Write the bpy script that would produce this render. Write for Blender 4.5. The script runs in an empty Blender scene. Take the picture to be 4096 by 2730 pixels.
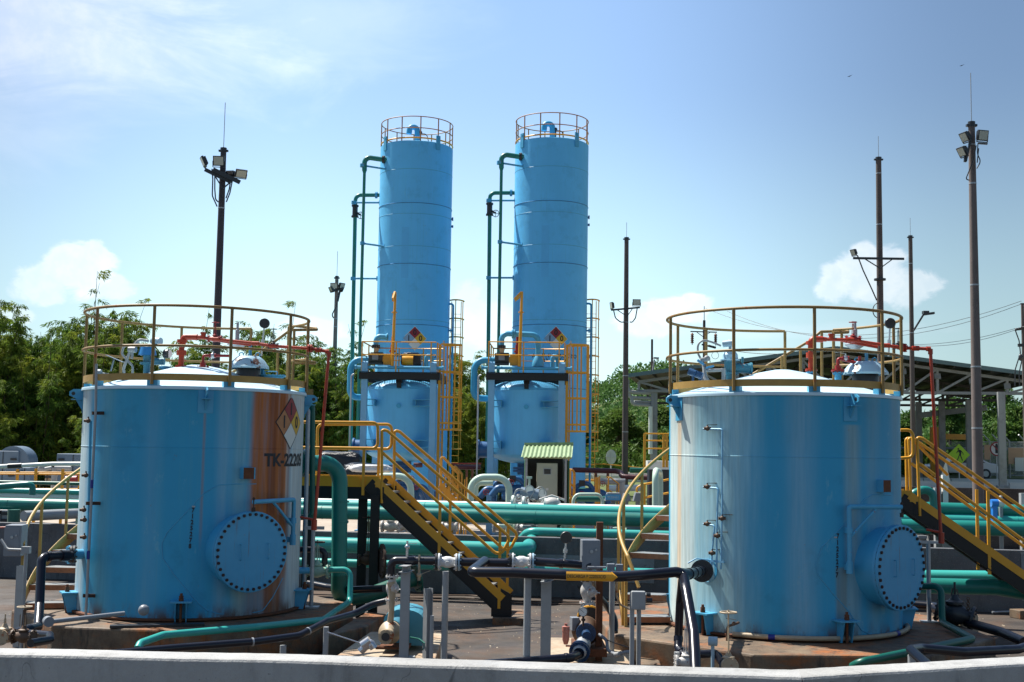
import bpy, bmesh, math, random
from mathutils import Vector, Matrix, noise as mnoise
R=math.radians; PI=math.pi
scene=bpy.context.scene
COL=scene.collection
# ------------------------------------------------------------------ camera
FPX,PITCH,ROLL,EZ=4881.86,.0880,.0152,3.05
cam_d=bpy.data.cameras.new('camera'); cam=bpy.data.objects.new('camera',cam_d); COL.objects.link(cam)
cam_d.sensor_width=36; cam_d.lens=FPX/4096*36; cam_d.clip_start=.1; cam_d.clip_end=3000
cam.matrix_world=Matrix.Translation((0,0,EZ))@Matrix.Rotation(PI/2+PITCH,4,'X')@Matrix.Rotation(ROLL,4,'Z')
scene.camera=cam
# ------------------------------------------------------------------ light
SUN_EL=R(58); SUN_AZ=math.atan2(-.82,.57)      # clockwise from +Y
sd=Vector((math.sin(SUN_AZ)*math.cos(SUN_EL),math.cos(SUN_AZ)*math.cos(SUN_EL),math.sin(SUN_EL)))
sun_d=bpy.data.lights.new('sun','SUN'); sun_d.energy=5.0; sun_d.angle=R(.5); sun_d.color=(1,.955,.87)
sun=bpy.data.objects.new('sun',sun_d); COL.objects.link(sun); sun.rotation_euler=sd.to_track_quat('Z','Y').to_euler(); sun.location=(-20,20,60)
vs=scene.view_settings; vs.view_transform='Standard'; vs.look='None'; vs.exposure=.80; vs.gamma=1; vs.use_curve_mapping=False
scene.cycles.max_bounces=6

# ------------------------------------------------------------------ photograph pixel -> point
ZN={'Z1':(0,1100,2.2402),'Z2':(1024,1100,2.2402),'Z3':(2048,1100,2.2402),'Z4':(3072,1100,2.2402),
'Z5':(0,1750,2.2402),'Z6':(1024,1750,2.2402),'Z7':(2048,1750,2.2402),'Z8':(3072,1750,2.2402),
'B1':(0,2230,2.2979),'B2':(1024,2230,2.2979),'B3':(2048,2230,2.2979),'B4':(3072,2230,2.2979),
'T5':(700,350,1.96),'T6':(1380,400,2.0902),'T7':(3200,250,1.7422),'T8':(2350,800,2.24),
'C1':(380,1230,2.736),'C2':(2680,1230,2.451),'C3':(1240,1720,2.8695),'C4':(2050,1760,3.62),
'C5':(3550,1660,3.7326),'C6':(0,1780,4.238),'C7':(1380,1280,3.7327),'C8':(1860,1280,3.266),'F':(0,0,.57446),'P':(0,0,1)}
def ray(z,x,y):
    a,b,s=ZN[z]; u=a+x/s-2048; v=b+y/s-1365
    cr,sr=math.cos(ROLL),math.sin(ROLL); u,v=u*cr+v*sr,-u*sr+v*cr
    up=-v/FPX; c,s_=math.cos(PITCH),math.sin(PITCH)
    return Vector((u/FPX,c-s_*up,s_+c*up))
def Q(z,x,y,Y):
    d=ray(z,x,y); p=d*(Y/d.y); p.z+=EZ; return p
def G(z,x,y,h=0):
    d=ray(z,x,y); p=d*((h-EZ)/d.z); p.z+=EZ; return p
def QC(z,x,y,c,rad):          # hit on a vertical cylinder: angle, height
    d=ray(z,x,y); A=d.x**2+d.y**2; B=-2*(d.x*c[0]+d.y*c[1]); C=c[0]**2+c[1]**2-rad*rad
    D=max(B*B-4*A*C,0); t=(-B-D**.5)/2/A; p=d*t
    return math.atan2(p.y-c[1],p.x-c[0]),p.z+EZ
# ------------------------------------------------------------------ node helper
class NT:
    def __init__(s,nt): s.nt=nt; s.n=nt.nodes; s.l=nt.links
    def node(s,t,**k):
        o=s.n.new(t)
        for a,b in k.items(): setattr(o,a,b)
        return o
    def put(s,sock,v):
        if isinstance(v,bpy.types.NodeSocket): s.l.new(v,sock)
        elif v is not None: sock.default_value=v
    def m(s,op,a,b=None,c=None,clamp=False):
        o=s.node('ShaderNodeMath',operation=op,use_clamp=clamp)
        for i,v in enumerate((a,b,c)): s.put(o.inputs[i],v) if v is not None else None
        return o.outputs[0]
    def vm(s,op,a,b=None):
        o=s.node('ShaderNodeVectorMath',operation=op)
        for i,v in enumerate((a,b)):
            if v is not None: s.put(o.inputs[i],v)
        return o.outputs[0]
    def mul3(s,a,v): return s.vm('MULTIPLY',a,v)
    def ss(s,x,a,b,lo=0.,hi=1.):
        o=s.node('ShaderNodeMapRange',interpolation_type='SMOOTHSTEP')
        s.put(o.inputs[0],x)
        for i,v in enumerate((a,b,lo,hi)): s.put(o.inputs[i+1],v)
        return o.outputs[0]
    def noise(s,vec,scale,detail=4.,rough=.55,dist=0.):
        o=s.node('ShaderNodeTexNoise'); s.put(o.inputs['Vector'],vec)
        o.inputs['Scale'].default_value=scale; o.inputs['Detail'].default_value=detail; o.inputs['Roughness'].default_value=rough; o.inputs['Distortion'].default_value=dist
        return o.outputs['Fac']
    def mix(s,f,a,b,mode='MIX'):
        o=s.node('ShaderNodeMix',data_type='RGBA',blend_type=mode)
        s.put(o.inputs[0],f); s.put(o.inputs[6],c4(a)); s.put(o.inputs[7],c4(b)); return o.outputs[2]
    def sep(s,v):
        o=s.node('ShaderNodeSeparateXYZ'); s.put(o.inputs[0],v); return o.outputs
    def comb(s,x,y,z):
        o=s.node('ShaderNodeCombineXYZ'); s.put(o.inputs[0],x); s.put(o.inputs[1],y); s.put(o.inputs[2],z); return o.outputs[0]
def c4(v):
    if isinstance(v,tuple) and len(v)==3: return (*v,1)
    return v
# ------------------------------------------------------------------ world
w=bpy.data.worlds.new('World'); scene.world=w; w.use_nodes=True
n=NT(w.node_tree)
for x in list(n.n): n.n.remove(x)
sky=n.node('ShaderNodeTexSky',sky_type='NISHITA'); sky.sun_disc=False; sky.sun_elevation=SUN_EL; sky.sun_rotation=SUN_AZ
sky.altitude=0; sky.air_density=1.; sky.dust_density=1.0; sky.ozone_density=1.4
gen=n.node('ShaderNodeTexCoord').outputs['Generated']
sx,sy,sz=n.sep(gen)
az=n.m('ARCTAN2',sx,sy); el=n.m('ARCSINE',sz)
def az_el(x,y):
    d=ray('F',x,y).normalized(); return math.atan2(d.x,d.y),math.asin(d.z)
# tropical air: paler and a touch cyan low over the horizon, deeper away from the brightest part
low=n.ss(el,0.,.30,1.,0.)
ca,ce=az_el(1150,700)
da=n.m('ABSOLUTE',n.m('SUBTRACT',az,ca-.05))
side=n.ss(da,.10,.46,1.,.60)
hi=n.ss(el,.02,.42,.92,1.10)
base=n.mix(1.,sky.outputs[0],(.93,1.0,1.04),'MULTIPLY')
pale=n.mix(n.m('MULTIPLY',low,.55),base,(6.4,9.3,9.6))
skyc=n.vm('SCALE',pale); skyn=skyc.node; n.put(skyn.inputs['Scale'],n.m('MULTIPLY',side,hi))
# clouds, at fixed bearings
CL=[(30,20,.26,.09,.85,.55),(330,-10,.30,.06,.42,.45),(20,160,.10,.09,.45,.6),(185,625,.050,.038,.95,.0),(100,655,.045,.025,.8,.0),(215,590,.020,.022,.9,0),(250,660,.04,.02,.7,0),
    (2010,635,.055,.040,1.,.0),(1985,590,.022,.022,1.,.0),(2080,660,.05,.026,.9,.0),(1920,650,.03,.025,.9,0),(1560,715,.055,.022,.85,.0),(1480,740,.05,.022,.7,.0),(1590,695,.02,.014,.9,0),
    (1090,735,.07,.045,.6,.1),(1080,695,.03,.03,.5,0),(720,760,.05,.02,.5,0),(20,725,.03,.012,.7,0),(1800,760,.2,.012,.4,.2)]
nz=n.noise(n.mul3(gen,(1.,1.,1.7)),26.,8.,.62,.3); nz2=n.noise(gen,70.,5.,.6); nzw=n.noise(n.mul3(gen,(1,1,3)),6.,6.,.6,.5)
tot=None
for (x,y,wa,we,st,soft) in CL:
    a0,e0=az_el(x,y)
    if soft<=.3: wa*=.66; we*=.70
    u=n.m('DIVIDE',n.m('SUBTRACT',az,a0),wa); v=n.m('DIVIDE',n.m('SUBTRACT',el,e0),we)
    r2=n.m('ADD',n.m('MULTIPLY',u,u),n.m('MULTIPLY',v,v))
    q=n.m('SUBTRACT',1.05,r2)
    if soft>.3: q=n.m('ADD',q,n.m('MULTIPLY',n.m('SUBTRACT',nzw,.5),2.6)); mk=n.ss(q,-.1,1.1,0.,st)
    else: q=n.m('ADD',q,n.m('MULTIPLY',n.m('SUBTRACT',nz,.52),2.4)); mk=n.ss(q,.1-soft,.62+soft*3,0.,st)
    tot=mk if tot is None else n.m('MAXIMUM',tot,mk)
cloudc=n.mix(n.ss(nz2,.35,.7),(8.6,9.0,9.6),(10.4,10.2,10.2))
cloudc=n.mix(n.ss(tot,.15,.95),(7.4,8.1,9.2),cloudc)
cl=n.vm('SCALE',cloudc); n.put(cl.node.inputs['Scale'],n.m('MULTIPLY',n.ss(da,.08,.5,1.,.66),.98))
fin=n.mix(n.m('MULTIPLY',tot,.44),skyc,cl)
bg=n.node('ShaderNodeBackground'); bg.inputs['Strength'].default_value=.100; n.put(bg.inputs['Color'],fin)
out=n.node('ShaderNodeOutputWorld'); n.l.new(bg.outputs[0],out.inputs[0])

# ------------------------------------------------------------------ mesh builder
class MB:
    def __init__(s): s.v=[]; s.f=[]; s.s=[]
    def add(s,vs,fs,smooth=True):
        k=len(s.v); s.v+= [tuple(x) for x in vs]; s.f+=[tuple(i+k for i in f) for f in fs]; s.s+=[smooth]*len(fs); return s
    def box(s,c,d,yaw=0.,M=None):
        c=Vector(c); h=[x/2 for x in d]; cs,sn=math.cos(yaw),math.sin(yaw); vs=[]
        for z in (-1,1):
            for x,y in ((-1,-1),(1,-1),(1,1),(-1,1)):
                p=Vector((x*h[0],y*h[1],z*h[2])); 
                if M: p=M@p
                else: p=Vector((p.x*cs-p.y*sn,p.x*sn+p.y*cs,p.z))
                vs.append(c+p)
        return s.add(vs,[(3,2,1,0),(4,5,6,7),(0,1,5,4),(1,2,6,5),(2,3,7,6),(3,0,4,7)],False)
    def beam(s,a,b,w,h,up=(0,0,1)):          # rectangular bar from a to b; w across, h along up
        a=Vector(a);b=Vector(b);d=(b-a).normalized(); up=Vector(up)
        if abs(d.dot(up))>.98: up=Vector((0,1,0))
        r=d.cross(up).normalized(); u=r.cross(d)
        vs=[p+r*i*w/2+u*j*h/2 for p in (a,b) for i,j in ((-1,-1),(1,-1),(1,1),(-1,1))]
        return s.add(vs,[(3,2,1,0),(4,5,6,7),(0,1,5,4),(1,2,6,5),(2,3,7,6),(3,0,4,7)],False)
    def ibeam(s,a,b,w,h,t=.012,up=(0,1,0)):
        a=Vector(a);b=Vector(b);d=(b-a).normalized();up=Vector(up); r=d.cross(up).normalized(); u=r.cross(d)
        s.beam(a,b,t,h-2*t,u)
        for k in (-1,1): s.beam(a+u*k*(h-t)/2,b+u*k*(h-t)/2,w,t,u)
        return s
    def tube(s,pts,r,nn=12,caps=True,closed=False):
        pts=[Vector(p) for p in pts]
        rr=r if isinstance(r,(list,tuple)) else [r]*len(pts)
        m=len(pts); T=[]
        for i in range(m):
            a=pts[(i-1)%m] if (closed or i>0) else pts[i]; b=pts[(i+1)%m] if (closed or i<m-1) else pts[i]
            t=(b-a); T.append(t.normalized() if t.length>1e-9 else Vector((0,0,1)))
        up=Vector((0,0,1)) if abs(T[0].z)<.9 else Vector((0,1,0))
        x=T[0].cross(up).normalized(); vs=[]
        for i in range(m):
            x=(x-T[i]*x.dot(T[i])).normalized(); y=T[i].cross(x)
            sc=1.
            if (0<i<m-1) or closed:
                a=(pts[i]-pts[(i-1)%m]).normalized(); c=max(a.dot(T[i]),.5); sc=1/c if c<.999 else 1.
            for k in range(nn):
                an=2*PI*k/nn; vs.append(pts[i]+(x*math.cos(an)+y*math.sin(an))*rr[i]*(sc if sc<1.2 else 1.2))
        fs=[]
        for i in range(m if closed else m-1):
            j=(i+1)%m
            for k in range(nn):
                k2=(k+1)%nn; fs.append((i*nn+k,j*nn+k,j*nn+k2,i*nn+k2))
        fs=[f[::-1] for f in fs]
        s.add(vs,fs,True)
        if caps and not closed:
            s.add(vs[:nn],[tuple(range(nn))],False); s.add(vs[-nn:],[tuple(range(nn-1,-1,-1))],False)
        return s
    def cyl(s,a,b,r,r2=None,nn=20):
        return s.tube([a,b],[r,r if r2 is None else r2],nn)
    def lathe(s,prof,c=(0,0,0),nn=48,axis=None,a0=0.,a1=2*PI,sharp=()):
        # prof: list of (radius,height); axis None = +Z
        c=Vector(c); M=Matrix.Identity(3)
        if axis is not None: M=Vector(axis).normalized().to_track_quat('Z','Y').to_matrix()
        full=abs(a1-a0-2*PI)<1e-6; cnt=nn if full else nn+1
        runs=[[]]
        for i,p in enumerate(prof):
            runs[-1].append(p)
            if 0<i<len(prof)-1:
                e=math.atan2(p[1]-prof[i-1][1],p[0]-prof[i-1][0]); g=math.atan2(prof[i+1][1]-p[1],prof[i+1][0]-p[0])
                dd=abs((g-e+PI)%(2*PI)-PI)
                if i in sharp or dd>.45: runs.append([p])
        for run in runs:
            if len(run)<2: continue
            vs=[];fs=[]
            for (r,h) in run:
                for k in range(cnt):
                    a=a0+(a1-a0)*k/nn; vs.append(c+M@Vector((r*math.cos(a),r*math.sin(a),h)))
            for i in range(len(run)-1):
                for k in range(nn):
                    k2=(k+1)%cnt; fs.append((i*cnt+k,i*cnt+k2,(i+1)*cnt+k2,(i+1)*cnt+k))
            s.add(vs,fs,True)
        return s
    def ball(s,c,r,nn=14,sq=(1,1,1)):
        c=Vector(c); m=nn//2; vs=[];fs=[]
        for i in range(m+1):
            t=PI*i/m
            for k in range(nn):
                a=2*PI*k/nn; vs.append(c+Vector((r*math.sin(t)*math.cos(a)*sq[0],r*math.sin(t)*math.sin(a)*sq[1],r*math.cos(t)*sq[2])))
        for i in range(m):
            for k in range(nn):
                k2=(k+1)%nn; fs.append((i*nn+k,(i+1)*nn+k,(i+1)*nn+k2,i*nn+k2))
        return s.add(vs,fs,True)
    def torus(s,c,axis,RR,r,nn=28,mm=8):
        M=Vector(axis).normalized().to_track_quat('Z','Y').to_matrix(); c=Vector(c)
        return s.tube([c+M@Vector((RR*math.cos(2*PI*k/nn),RR*math.sin(2*PI*k/nn),0)) for k in range(nn)],r,mm,closed=True)
    def prism(s,poly,vec,smooth=False):
        vec=Vector(vec); poly=[Vector(p) for p in poly]; k=len(poly)
        vs=poly+[p+vec for p in poly]
        return s.add(vs,[tuple(range(k-1,-1,-1)),tuple(range(k,2*k))]+[(i,(i+1)%k,(i+1)%k+k,i+k) for i in range(k)],smooth)
def fil(pts,rad,k=6):
    """round the corners of a path"""
    pts=[Vector(p) for p in pts]; out=[pts[0]]
    for i in range(1,len(pts)-1):
        p=pts[i]; a=pts[i-1]-p; b=pts[i+1]-p; la,lb=a.length,b.length; a.normalize(); b.normalize()
        ang=a.angle(b,PI)
        if ang>PI-.03: out.append(p); continue
        rr=rad[i-1] if isinstance(rad,(list,tuple)) else rad
        d=min(rr/math.tan(ang/2),la*.49,lb*.49); r_=d*math.tan(ang/2)
        cen=p+(a+b).normalized()*(r_/math.sin(ang/2)); s0=p+a*d-cen; s1=p+b*d-cen; th=s0.angle(s1,0)
        if th<1e-3: out.append(p); continue
        for j in range(k+1):
            t=j/k; out.append(cen+(s0*math.sin((1-t)*th)+s1*math.sin(t*th))/math.sin(th))
    out.append(pts[-1]); return out
def wloc(o):
    v=Vector((0,0,0))
    while o is not None: v=v+o.location; o=o.parent
    return v
def obj(name,mb,mat,parent=None,bevel=0,origin=None):
    vs=[Vector(v) for v in mb.v]
    if parent is not None: off=wloc(parent); loc=Vector((0,0,0))
    else:
        if origin is None:
            xs=[v.x for v in vs];ys=[v.y for v in vs];zs=[v.z for v in vs]
            off=Vector(((min(xs)+max(xs))/2,(min(ys)+max(ys))/2,min(zs)))
        else: off=Vector(origin)
        loc=off
    me=bpy.data.meshes.new(name); me.from_pydata([v-off for v in vs],[],mb.f); me.polygons.foreach_set('use_smooth',mb.s); me.update()
    me.materials.append(mat); o=bpy.data.objects.new(name,me); o.location=loc; COL.objects.link(o)
    if parent is not None: o.parent=parent
    if bevel:
        b=o.modifiers.new('edge','BEVEL'); b.width=bevel; b.segments=2; b.limit_method='ANGLE'
    return o
def tag(o,label=None,cat=None,group=None,kind=None):
    for k,v in (('label',label),('category',cat),('group',group),('kind',kind)):
        if v: o[k]=v
    return o
def thing(name,label,cat,loc,group=None):
    o=bpy.data.objects.new(name,None); o.empty_display_size=.2; COL.objects.link(o); o.location=loc
    return tag(o,label,cat,group)
def shrink(o,c,s):
    c=Vector(c)-wloc(o)
    for v in o.data.vertices: v.co=c+(v.co-c)*s
    return o
def copy_tree(o,loc=None,rz=None,label=None,parent=None,swap=None):
    c=o.copy(); COL.objects.link(c)
    if parent is not None: c.parent=parent
    if loc is not None: c.location=loc
    if rz is not None: c.rotation_euler[2]=rz
    if label: c['label']=label
    for ch in [x for x in list(bpy.data.objects) if x.parent==o]: copy_tree(ch,parent=c)
    return c
# ------------------------------------------------------------------ materials
MATS={}
def mat(name,col,rough=.5,metal=0.,var=.12,vscale=3.,rust=0.,rcol=(.19,.055,.018),dirt=0.,bump=.0,spec=.5,streak=0.,rscale=6.):
    m=bpy.data.materials.new(name); m.use_nodes=True; k=NT(m.node_tree); b=k.n['Principled BSDF']
    o=k.node('ShaderNodeTexCoord').outputs['Object']
    f=k.noise(o,vscale,5.,.6)
    c=k.mix(f,tuple(x*(1-var) for x in col),tuple(min(1,x*(1+var)) for x in col))
    if streak:
        g=k.noise(k.mul3(o,(1,1,.05)),9.,4.,.6)
        c=k.mix(k.ss(g,.45,.75,0.,streak),c,tuple(x*.45 for x in col))
    if dirt:
        g=k.noise(o,vscale*.7,7.,.7); c=k.mix(k.ss(g,.48,.72,0.,dirt),c,(.05,.042,.034))
    r_=rough
    if rust:
        g=k.noise(o,rscale,8.,.68); th=.72-.35*rust
        mk=k.ss(g,th,th+.05); c=k.mix(mk,c,k.mix(k.noise(o,25.),rcol,tuple(x*2.2 for x in rcol))); r_=k.m('ADD',k.m('MULTIPLY',mk,.85-rough),rough)
    k.put(b.inputs['Base Color'],c); k.put(b.inputs['Roughness'],r_); b.inputs['Metallic'].default_value=metal; b.inputs['Specular IOR Level'].default_value=spec
    if bump:
        bp=k.node('ShaderNodeBump'); bp.inputs['Strength'].default_value=bump; bp.inputs['Distance'].default_value=.02
        k.l.new(k.noise(o,vscale*6,6.,.7),bp.inputs['Height']); k.l.new(bp.outputs[0],b.inputs['Normal'])
    MATS[name]=m; return m
BLUE=(.045,.33,.56)
M=dict(
 blue=mat('painted blue steel',BLUE,.42,var=.10,vscale=1.5,streak=.12),
 blue_trim=mat('worn blue steel',(.065,.34,.55),.45,var=.18,vscale=6,rust=.25),
 blue_dark=mat('shop blue steel',(.018,.10,.25),.4,var=.2,vscale=5),
 roofw=mat('sun bleached blue roof',(.50,.69,.79),.38,var=.10,vscale=3,rust=.14,rscale=2.5,rcol=(.42,.20,.10)),
 tan=mat('weathered yellow rail',(.40,.24,.055),.5,var=.25,vscale=7,rust=.22,dirt=.2),
 tanrail=mat('grimy rail tube',(.25,.15,.04),.5,var=.35,vscale=5,rust=.32,dirt=.35),
 yellow=mat('safety yellow paint',(.68,.32,.015),.38,var=.10,vscale=5,rust=.12,dirt=.08),
 yellowd=mat('yellow steel',(.60,.27,.02),.45,var=.14,vscale=8,dirt=.2),
 black=mat('black stair steel',(.0035,.0035,.004),.55,var=.3,vscale=6),
 grating=mat('galvanised tread',(.30,.31,.31),.4,metal=.4,var=.2,vscale=20),
 green=mat('green pipe paint',(.006,.185,.155),.38,var=.18,vscale=1.2,dirt=.3),
 green2=mat('pale and sunlit green pipe paint',(.035,.35,.31),.34,var=.08,vscale=1.2,dirt=.08),
 greend=mat('dark green pipe paint',(.003,.10,.072),.4,var=.1,vscale=2,dirt=.1),
 white=mat('white pipe paint',(.66,.70,.66),.4,var=.06,vscale=4,dirt=.12),
 mint=mat('pale mint pipe paint',(.52,.66,.54),.4,var=.06,vscale=4,dirt=.06),
 valvew=mat('white valve casting',(.52,.50,.48),.45,var=.15,vscale=9,rust=.32,dirt=.3),
 valveg=mat('light green valve casting',(.35,.50,.38),.45,var=.15,vscale=9,rust=.3,dirt=.2),
 hose=mat('dark navy plastic pipe',(.006,.007,.015),.28,var=.25,vscale=4,dirt=.05),
 red=mat('red fire pipe paint',(.38,.036,.010),.42,var=.2,vscale=8,rust=.18),
 redd=mat('deep red valve paint',(.30,.02,.02),.42,var=.2,vscale=8,rust=.2),
 rusty=mat('rusted steel',(.13,.045,.018),.85,var=.5,vscale=12,bump=.4),
 rustl=mat('rusted tread nosing',(.26,.10,.045),.8,var=.5,vscale=12,bump=.3,rust=.3),
 rustd=mat('dark rusty iron',(.055,.028,.018),.8,var=.5,vscale=14,bump=.4),
 bolt=mat('dark bolt',(.030,.012,.012),.6,var=.3,vscale=20),
 galv=mat('galvanised steel',(.36,.38,.40),.42,metal=.35,var=.15,vscale=6,dirt=.15),
 chrome=mat('bright fitting',(.55,.56,.58),.25,metal=.8,var=.15,vscale=20),
 grey=mat('grey enclosure paint',(.20,.22,.25),.45,var=.08,vscale=4,dirt=.12),
 greyl=mat('light grey paint',(.30,.315,.325),.5,var=.10,vscale=4,dirt=.3),
 greyb=mat('blue grey panel',(.14,.20,.27),.45,var=.08,vscale=3,dirt=.1),
 darkm=mat('dark metal fitting',(.022,.024,.028),.4,var=.3,vscale=8),
 maroon=mat('maroon pipe paint',(.085,.018,.022),.4,var=.15,vscale=2,dirt=.15),
 brown=mat('rust red steel post',(.17,.06,.03),.6,var=.2,vscale=5),
 glass=mat('lamp glass',(.42,.44,.38),.25,var=.05),
 lens=mat('gauge face',(.75,.75,.72),.3,var=.03),
 cream=mat('cream pump casting',(.42,.33,.22),.5,var=.25,vscale=9,rust=.38,dirt=.3),
 tealm=mat('teal motor cover',(.06,.27,.36),.45,var=.12,vscale=4),
 tarp=mat('black tarpaulin',(.008,.009,.013),.28,var=.2,vscale=5,bump=.8),
 tarpw=mat('pale plastic sheet',(.55,.55,.56),.4,var=.2,vscale=6,bump=.6),
 concp=mat('utility pole concrete',(.22,.19,.17),.85,var=.18,vscale=2.2,dirt=.45,bump=.15,streak=.25),
 poled=mat('dark weathered pole',(.085,.07,.066),.85,var=.2,vscale=2,dirt=.4,bump=.15),
 tile=mat('green roof tile',(.25,.35,.18),.45,var=.2,vscale=5,dirt=.35),
 roofg=mat('weathered roof sheet in shade tone',(.035,.032,.03),.6,var=.15,vscale=1.5,dirt=.3),
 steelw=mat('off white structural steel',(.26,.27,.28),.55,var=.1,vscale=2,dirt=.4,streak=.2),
 fence=mat('galvanised fence wire',(.34,.36,.37),.5,metal=.3),
 signg=mat('fluorescent yellow green sheeting',(.42,.70,.02),.5,var=.03),
 signw=mat('sign back white',(.62,.62,.60),.5,var=.05),
 ink=mat('black lettering',(.012,.012,.018),.6,var=.1),
 dred=mat('hazard red',(.25,.012,.02),.5,var=.1,vscale=10),
 dyel=mat('hazard yellow',(.62,.38,.02),.5,var=.1,vscale=10),
 dblu=mat('hazard blue',(.20,.33,.45),.5,var=.08,vscale=10),
 dwhi=mat('hazard white',(.62,.64,.60),.5,var=.06,vscale=10),
 dfad=mat('faded hazard blue',(.42,.19,.08),.7,var=.3,vscale=10),
 arrow=mat('arrow sticker yellow',(.72,.34,.02),.5,var=.06),
 tape=mat('blue tape',(.01,.02,.22),.4),
 carw=mat('white car paint',(.60,.60,.63),.25,var=.02),
 carg=mat('car window',(.02,.022,.026),.1),
 trunk=mat('tree bark',(.06,.045,.03),.9,var=.3,vscale=6,bump=.4),
)

# ------------------------------------------------------------------ special materials
def shell_mat(name,stains_and_sun,base=(.034,.34,.58),chalk=.16):
    m=bpy.data.materials.new(name); m.use_nodes=True; k=NT(m.node_tree); b=k.n['Principled BSDF']
    o=k.node('ShaderNodeTexCoord').outputs['Object']; x,y,z=k.sep(o); a=k.m('ARCTAN2',y,x)
    cyl=k.comb(k.m('MULTIPLY',a,1.7),k.m('MULTIPLY',k.node('ShaderNodeObjectInfo').outputs['Random'],37.),z)
    c=k.mix(k.noise(cyl,.9,4.,.55),tuple(v*.86 for v in base),tuple(v*1.08 for v in base))
    st=k.noise(k.mul3(cyl,(1,1,.035)),7.,5.,.65)
    c=k.mix(k.ss(st,.42,.78,0.,chalk),c,(.10,.46,.58))
    st2=k.noise(k.mul3(cyl,(1,1,.03)),16.,5.,.6)
    c=k.mix(k.ss(st2,.54,.75,0.,.26),c,(.10,.36,.44))
    c=k.mix(k.ss(k.noise(cyl,1.1,8.,.72),.52,.64,0.,.30),c,tuple(v*.62 for v in base))
    c=k.mix(k.ss(k.noise(cyl,7.,8.,.75),.66,.69,0.,.45),c,(.16,.075,.04))
    c=k.mix(k.ss(k.noise(k.mul3(cyl,(1,1,.5)),3.4,9.,.78),.60,.68,0.,.35),c,(.22,.50,.60))
    for (a0,a1,soft,s,col,z0,z1) in stains_and_sun:
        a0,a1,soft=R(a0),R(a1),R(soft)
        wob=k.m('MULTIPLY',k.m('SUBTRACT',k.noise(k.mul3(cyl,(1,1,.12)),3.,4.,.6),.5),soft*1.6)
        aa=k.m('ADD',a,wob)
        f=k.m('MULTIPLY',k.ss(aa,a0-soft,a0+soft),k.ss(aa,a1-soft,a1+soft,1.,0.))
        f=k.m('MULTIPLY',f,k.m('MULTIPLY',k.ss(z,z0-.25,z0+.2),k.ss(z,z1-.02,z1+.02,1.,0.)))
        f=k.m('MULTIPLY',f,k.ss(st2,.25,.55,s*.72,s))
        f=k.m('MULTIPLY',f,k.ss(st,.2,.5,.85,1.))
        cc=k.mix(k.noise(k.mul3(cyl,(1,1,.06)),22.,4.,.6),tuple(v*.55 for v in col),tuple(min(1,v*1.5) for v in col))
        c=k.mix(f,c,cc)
    # rust and grime rising from the bottom edge
    nb=k.noise(k.mul3(cyl,(1,1,.4)),4.,6.,.7)
    c=k.mix(k.m('MULTIPLY',k.ss(z,.0,.30,1.,0.),k.ss(nb,.42,.62)),c,(.13,.055,.025))
    # horizontal weld bead soot
    k.put(b.inputs['Base Color'],c); k.put(b.inputs['Roughness'],k.ss(st,.3,.7,.40,.60)); b.inputs['Specular IOR Level'].default_value=.3
    bp=k.node('ShaderNodeBump'); bp.inputs['Strength'].default_value=.25; bp.inputs['Distance'].default_value=.03
    k.l.new(k.noise(cyl,1.6,3.,.5),bp.inputs['Height']); k.l.new(bp.outputs[0],b.inputs['Normal'])
    return m
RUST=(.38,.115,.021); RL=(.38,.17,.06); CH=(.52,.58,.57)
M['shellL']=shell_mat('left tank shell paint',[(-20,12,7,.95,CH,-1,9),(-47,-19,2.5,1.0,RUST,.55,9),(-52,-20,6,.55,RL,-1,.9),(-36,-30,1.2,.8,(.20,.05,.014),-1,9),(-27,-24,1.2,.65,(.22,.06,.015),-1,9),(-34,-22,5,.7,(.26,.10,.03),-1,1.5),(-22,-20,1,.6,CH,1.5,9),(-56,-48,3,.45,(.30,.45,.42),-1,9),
   (-71.8,-70.6,.6,.45,RL,1.2,3.0),(-128,-118,5,.42,(.16,.42,.48),-1,9),(-100,-92,4,.10,CH,-1,9),(-64,-58,3,.22,CH,-1,9),(-182,-140,6,.75,CH,-1,9)])  # last band: chalked flank paint with the sunlit strip painted in
M['shellR']=shell_mat('right tank shell paint',[(-185,-120,12,.9,(.40,.62,.66),-1,9),(-165.5,-161,1.,1.,(.60,.32,.08),-1,3.0),(-178,-150,4,.6,(.66,.70,.62),-1,9),  # wide pale flank bands mix faded paint with painted-in sunlight
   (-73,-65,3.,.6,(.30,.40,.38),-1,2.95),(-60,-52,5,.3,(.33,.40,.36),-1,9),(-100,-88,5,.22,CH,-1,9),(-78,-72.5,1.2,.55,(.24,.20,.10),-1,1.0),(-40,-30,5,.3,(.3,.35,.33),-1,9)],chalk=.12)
M['tower']=shell_mat('tower paint',[(-140,-60,3,.0,RL,-1,20)],base=(.12,.50,.86),chalk=.10)

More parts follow.
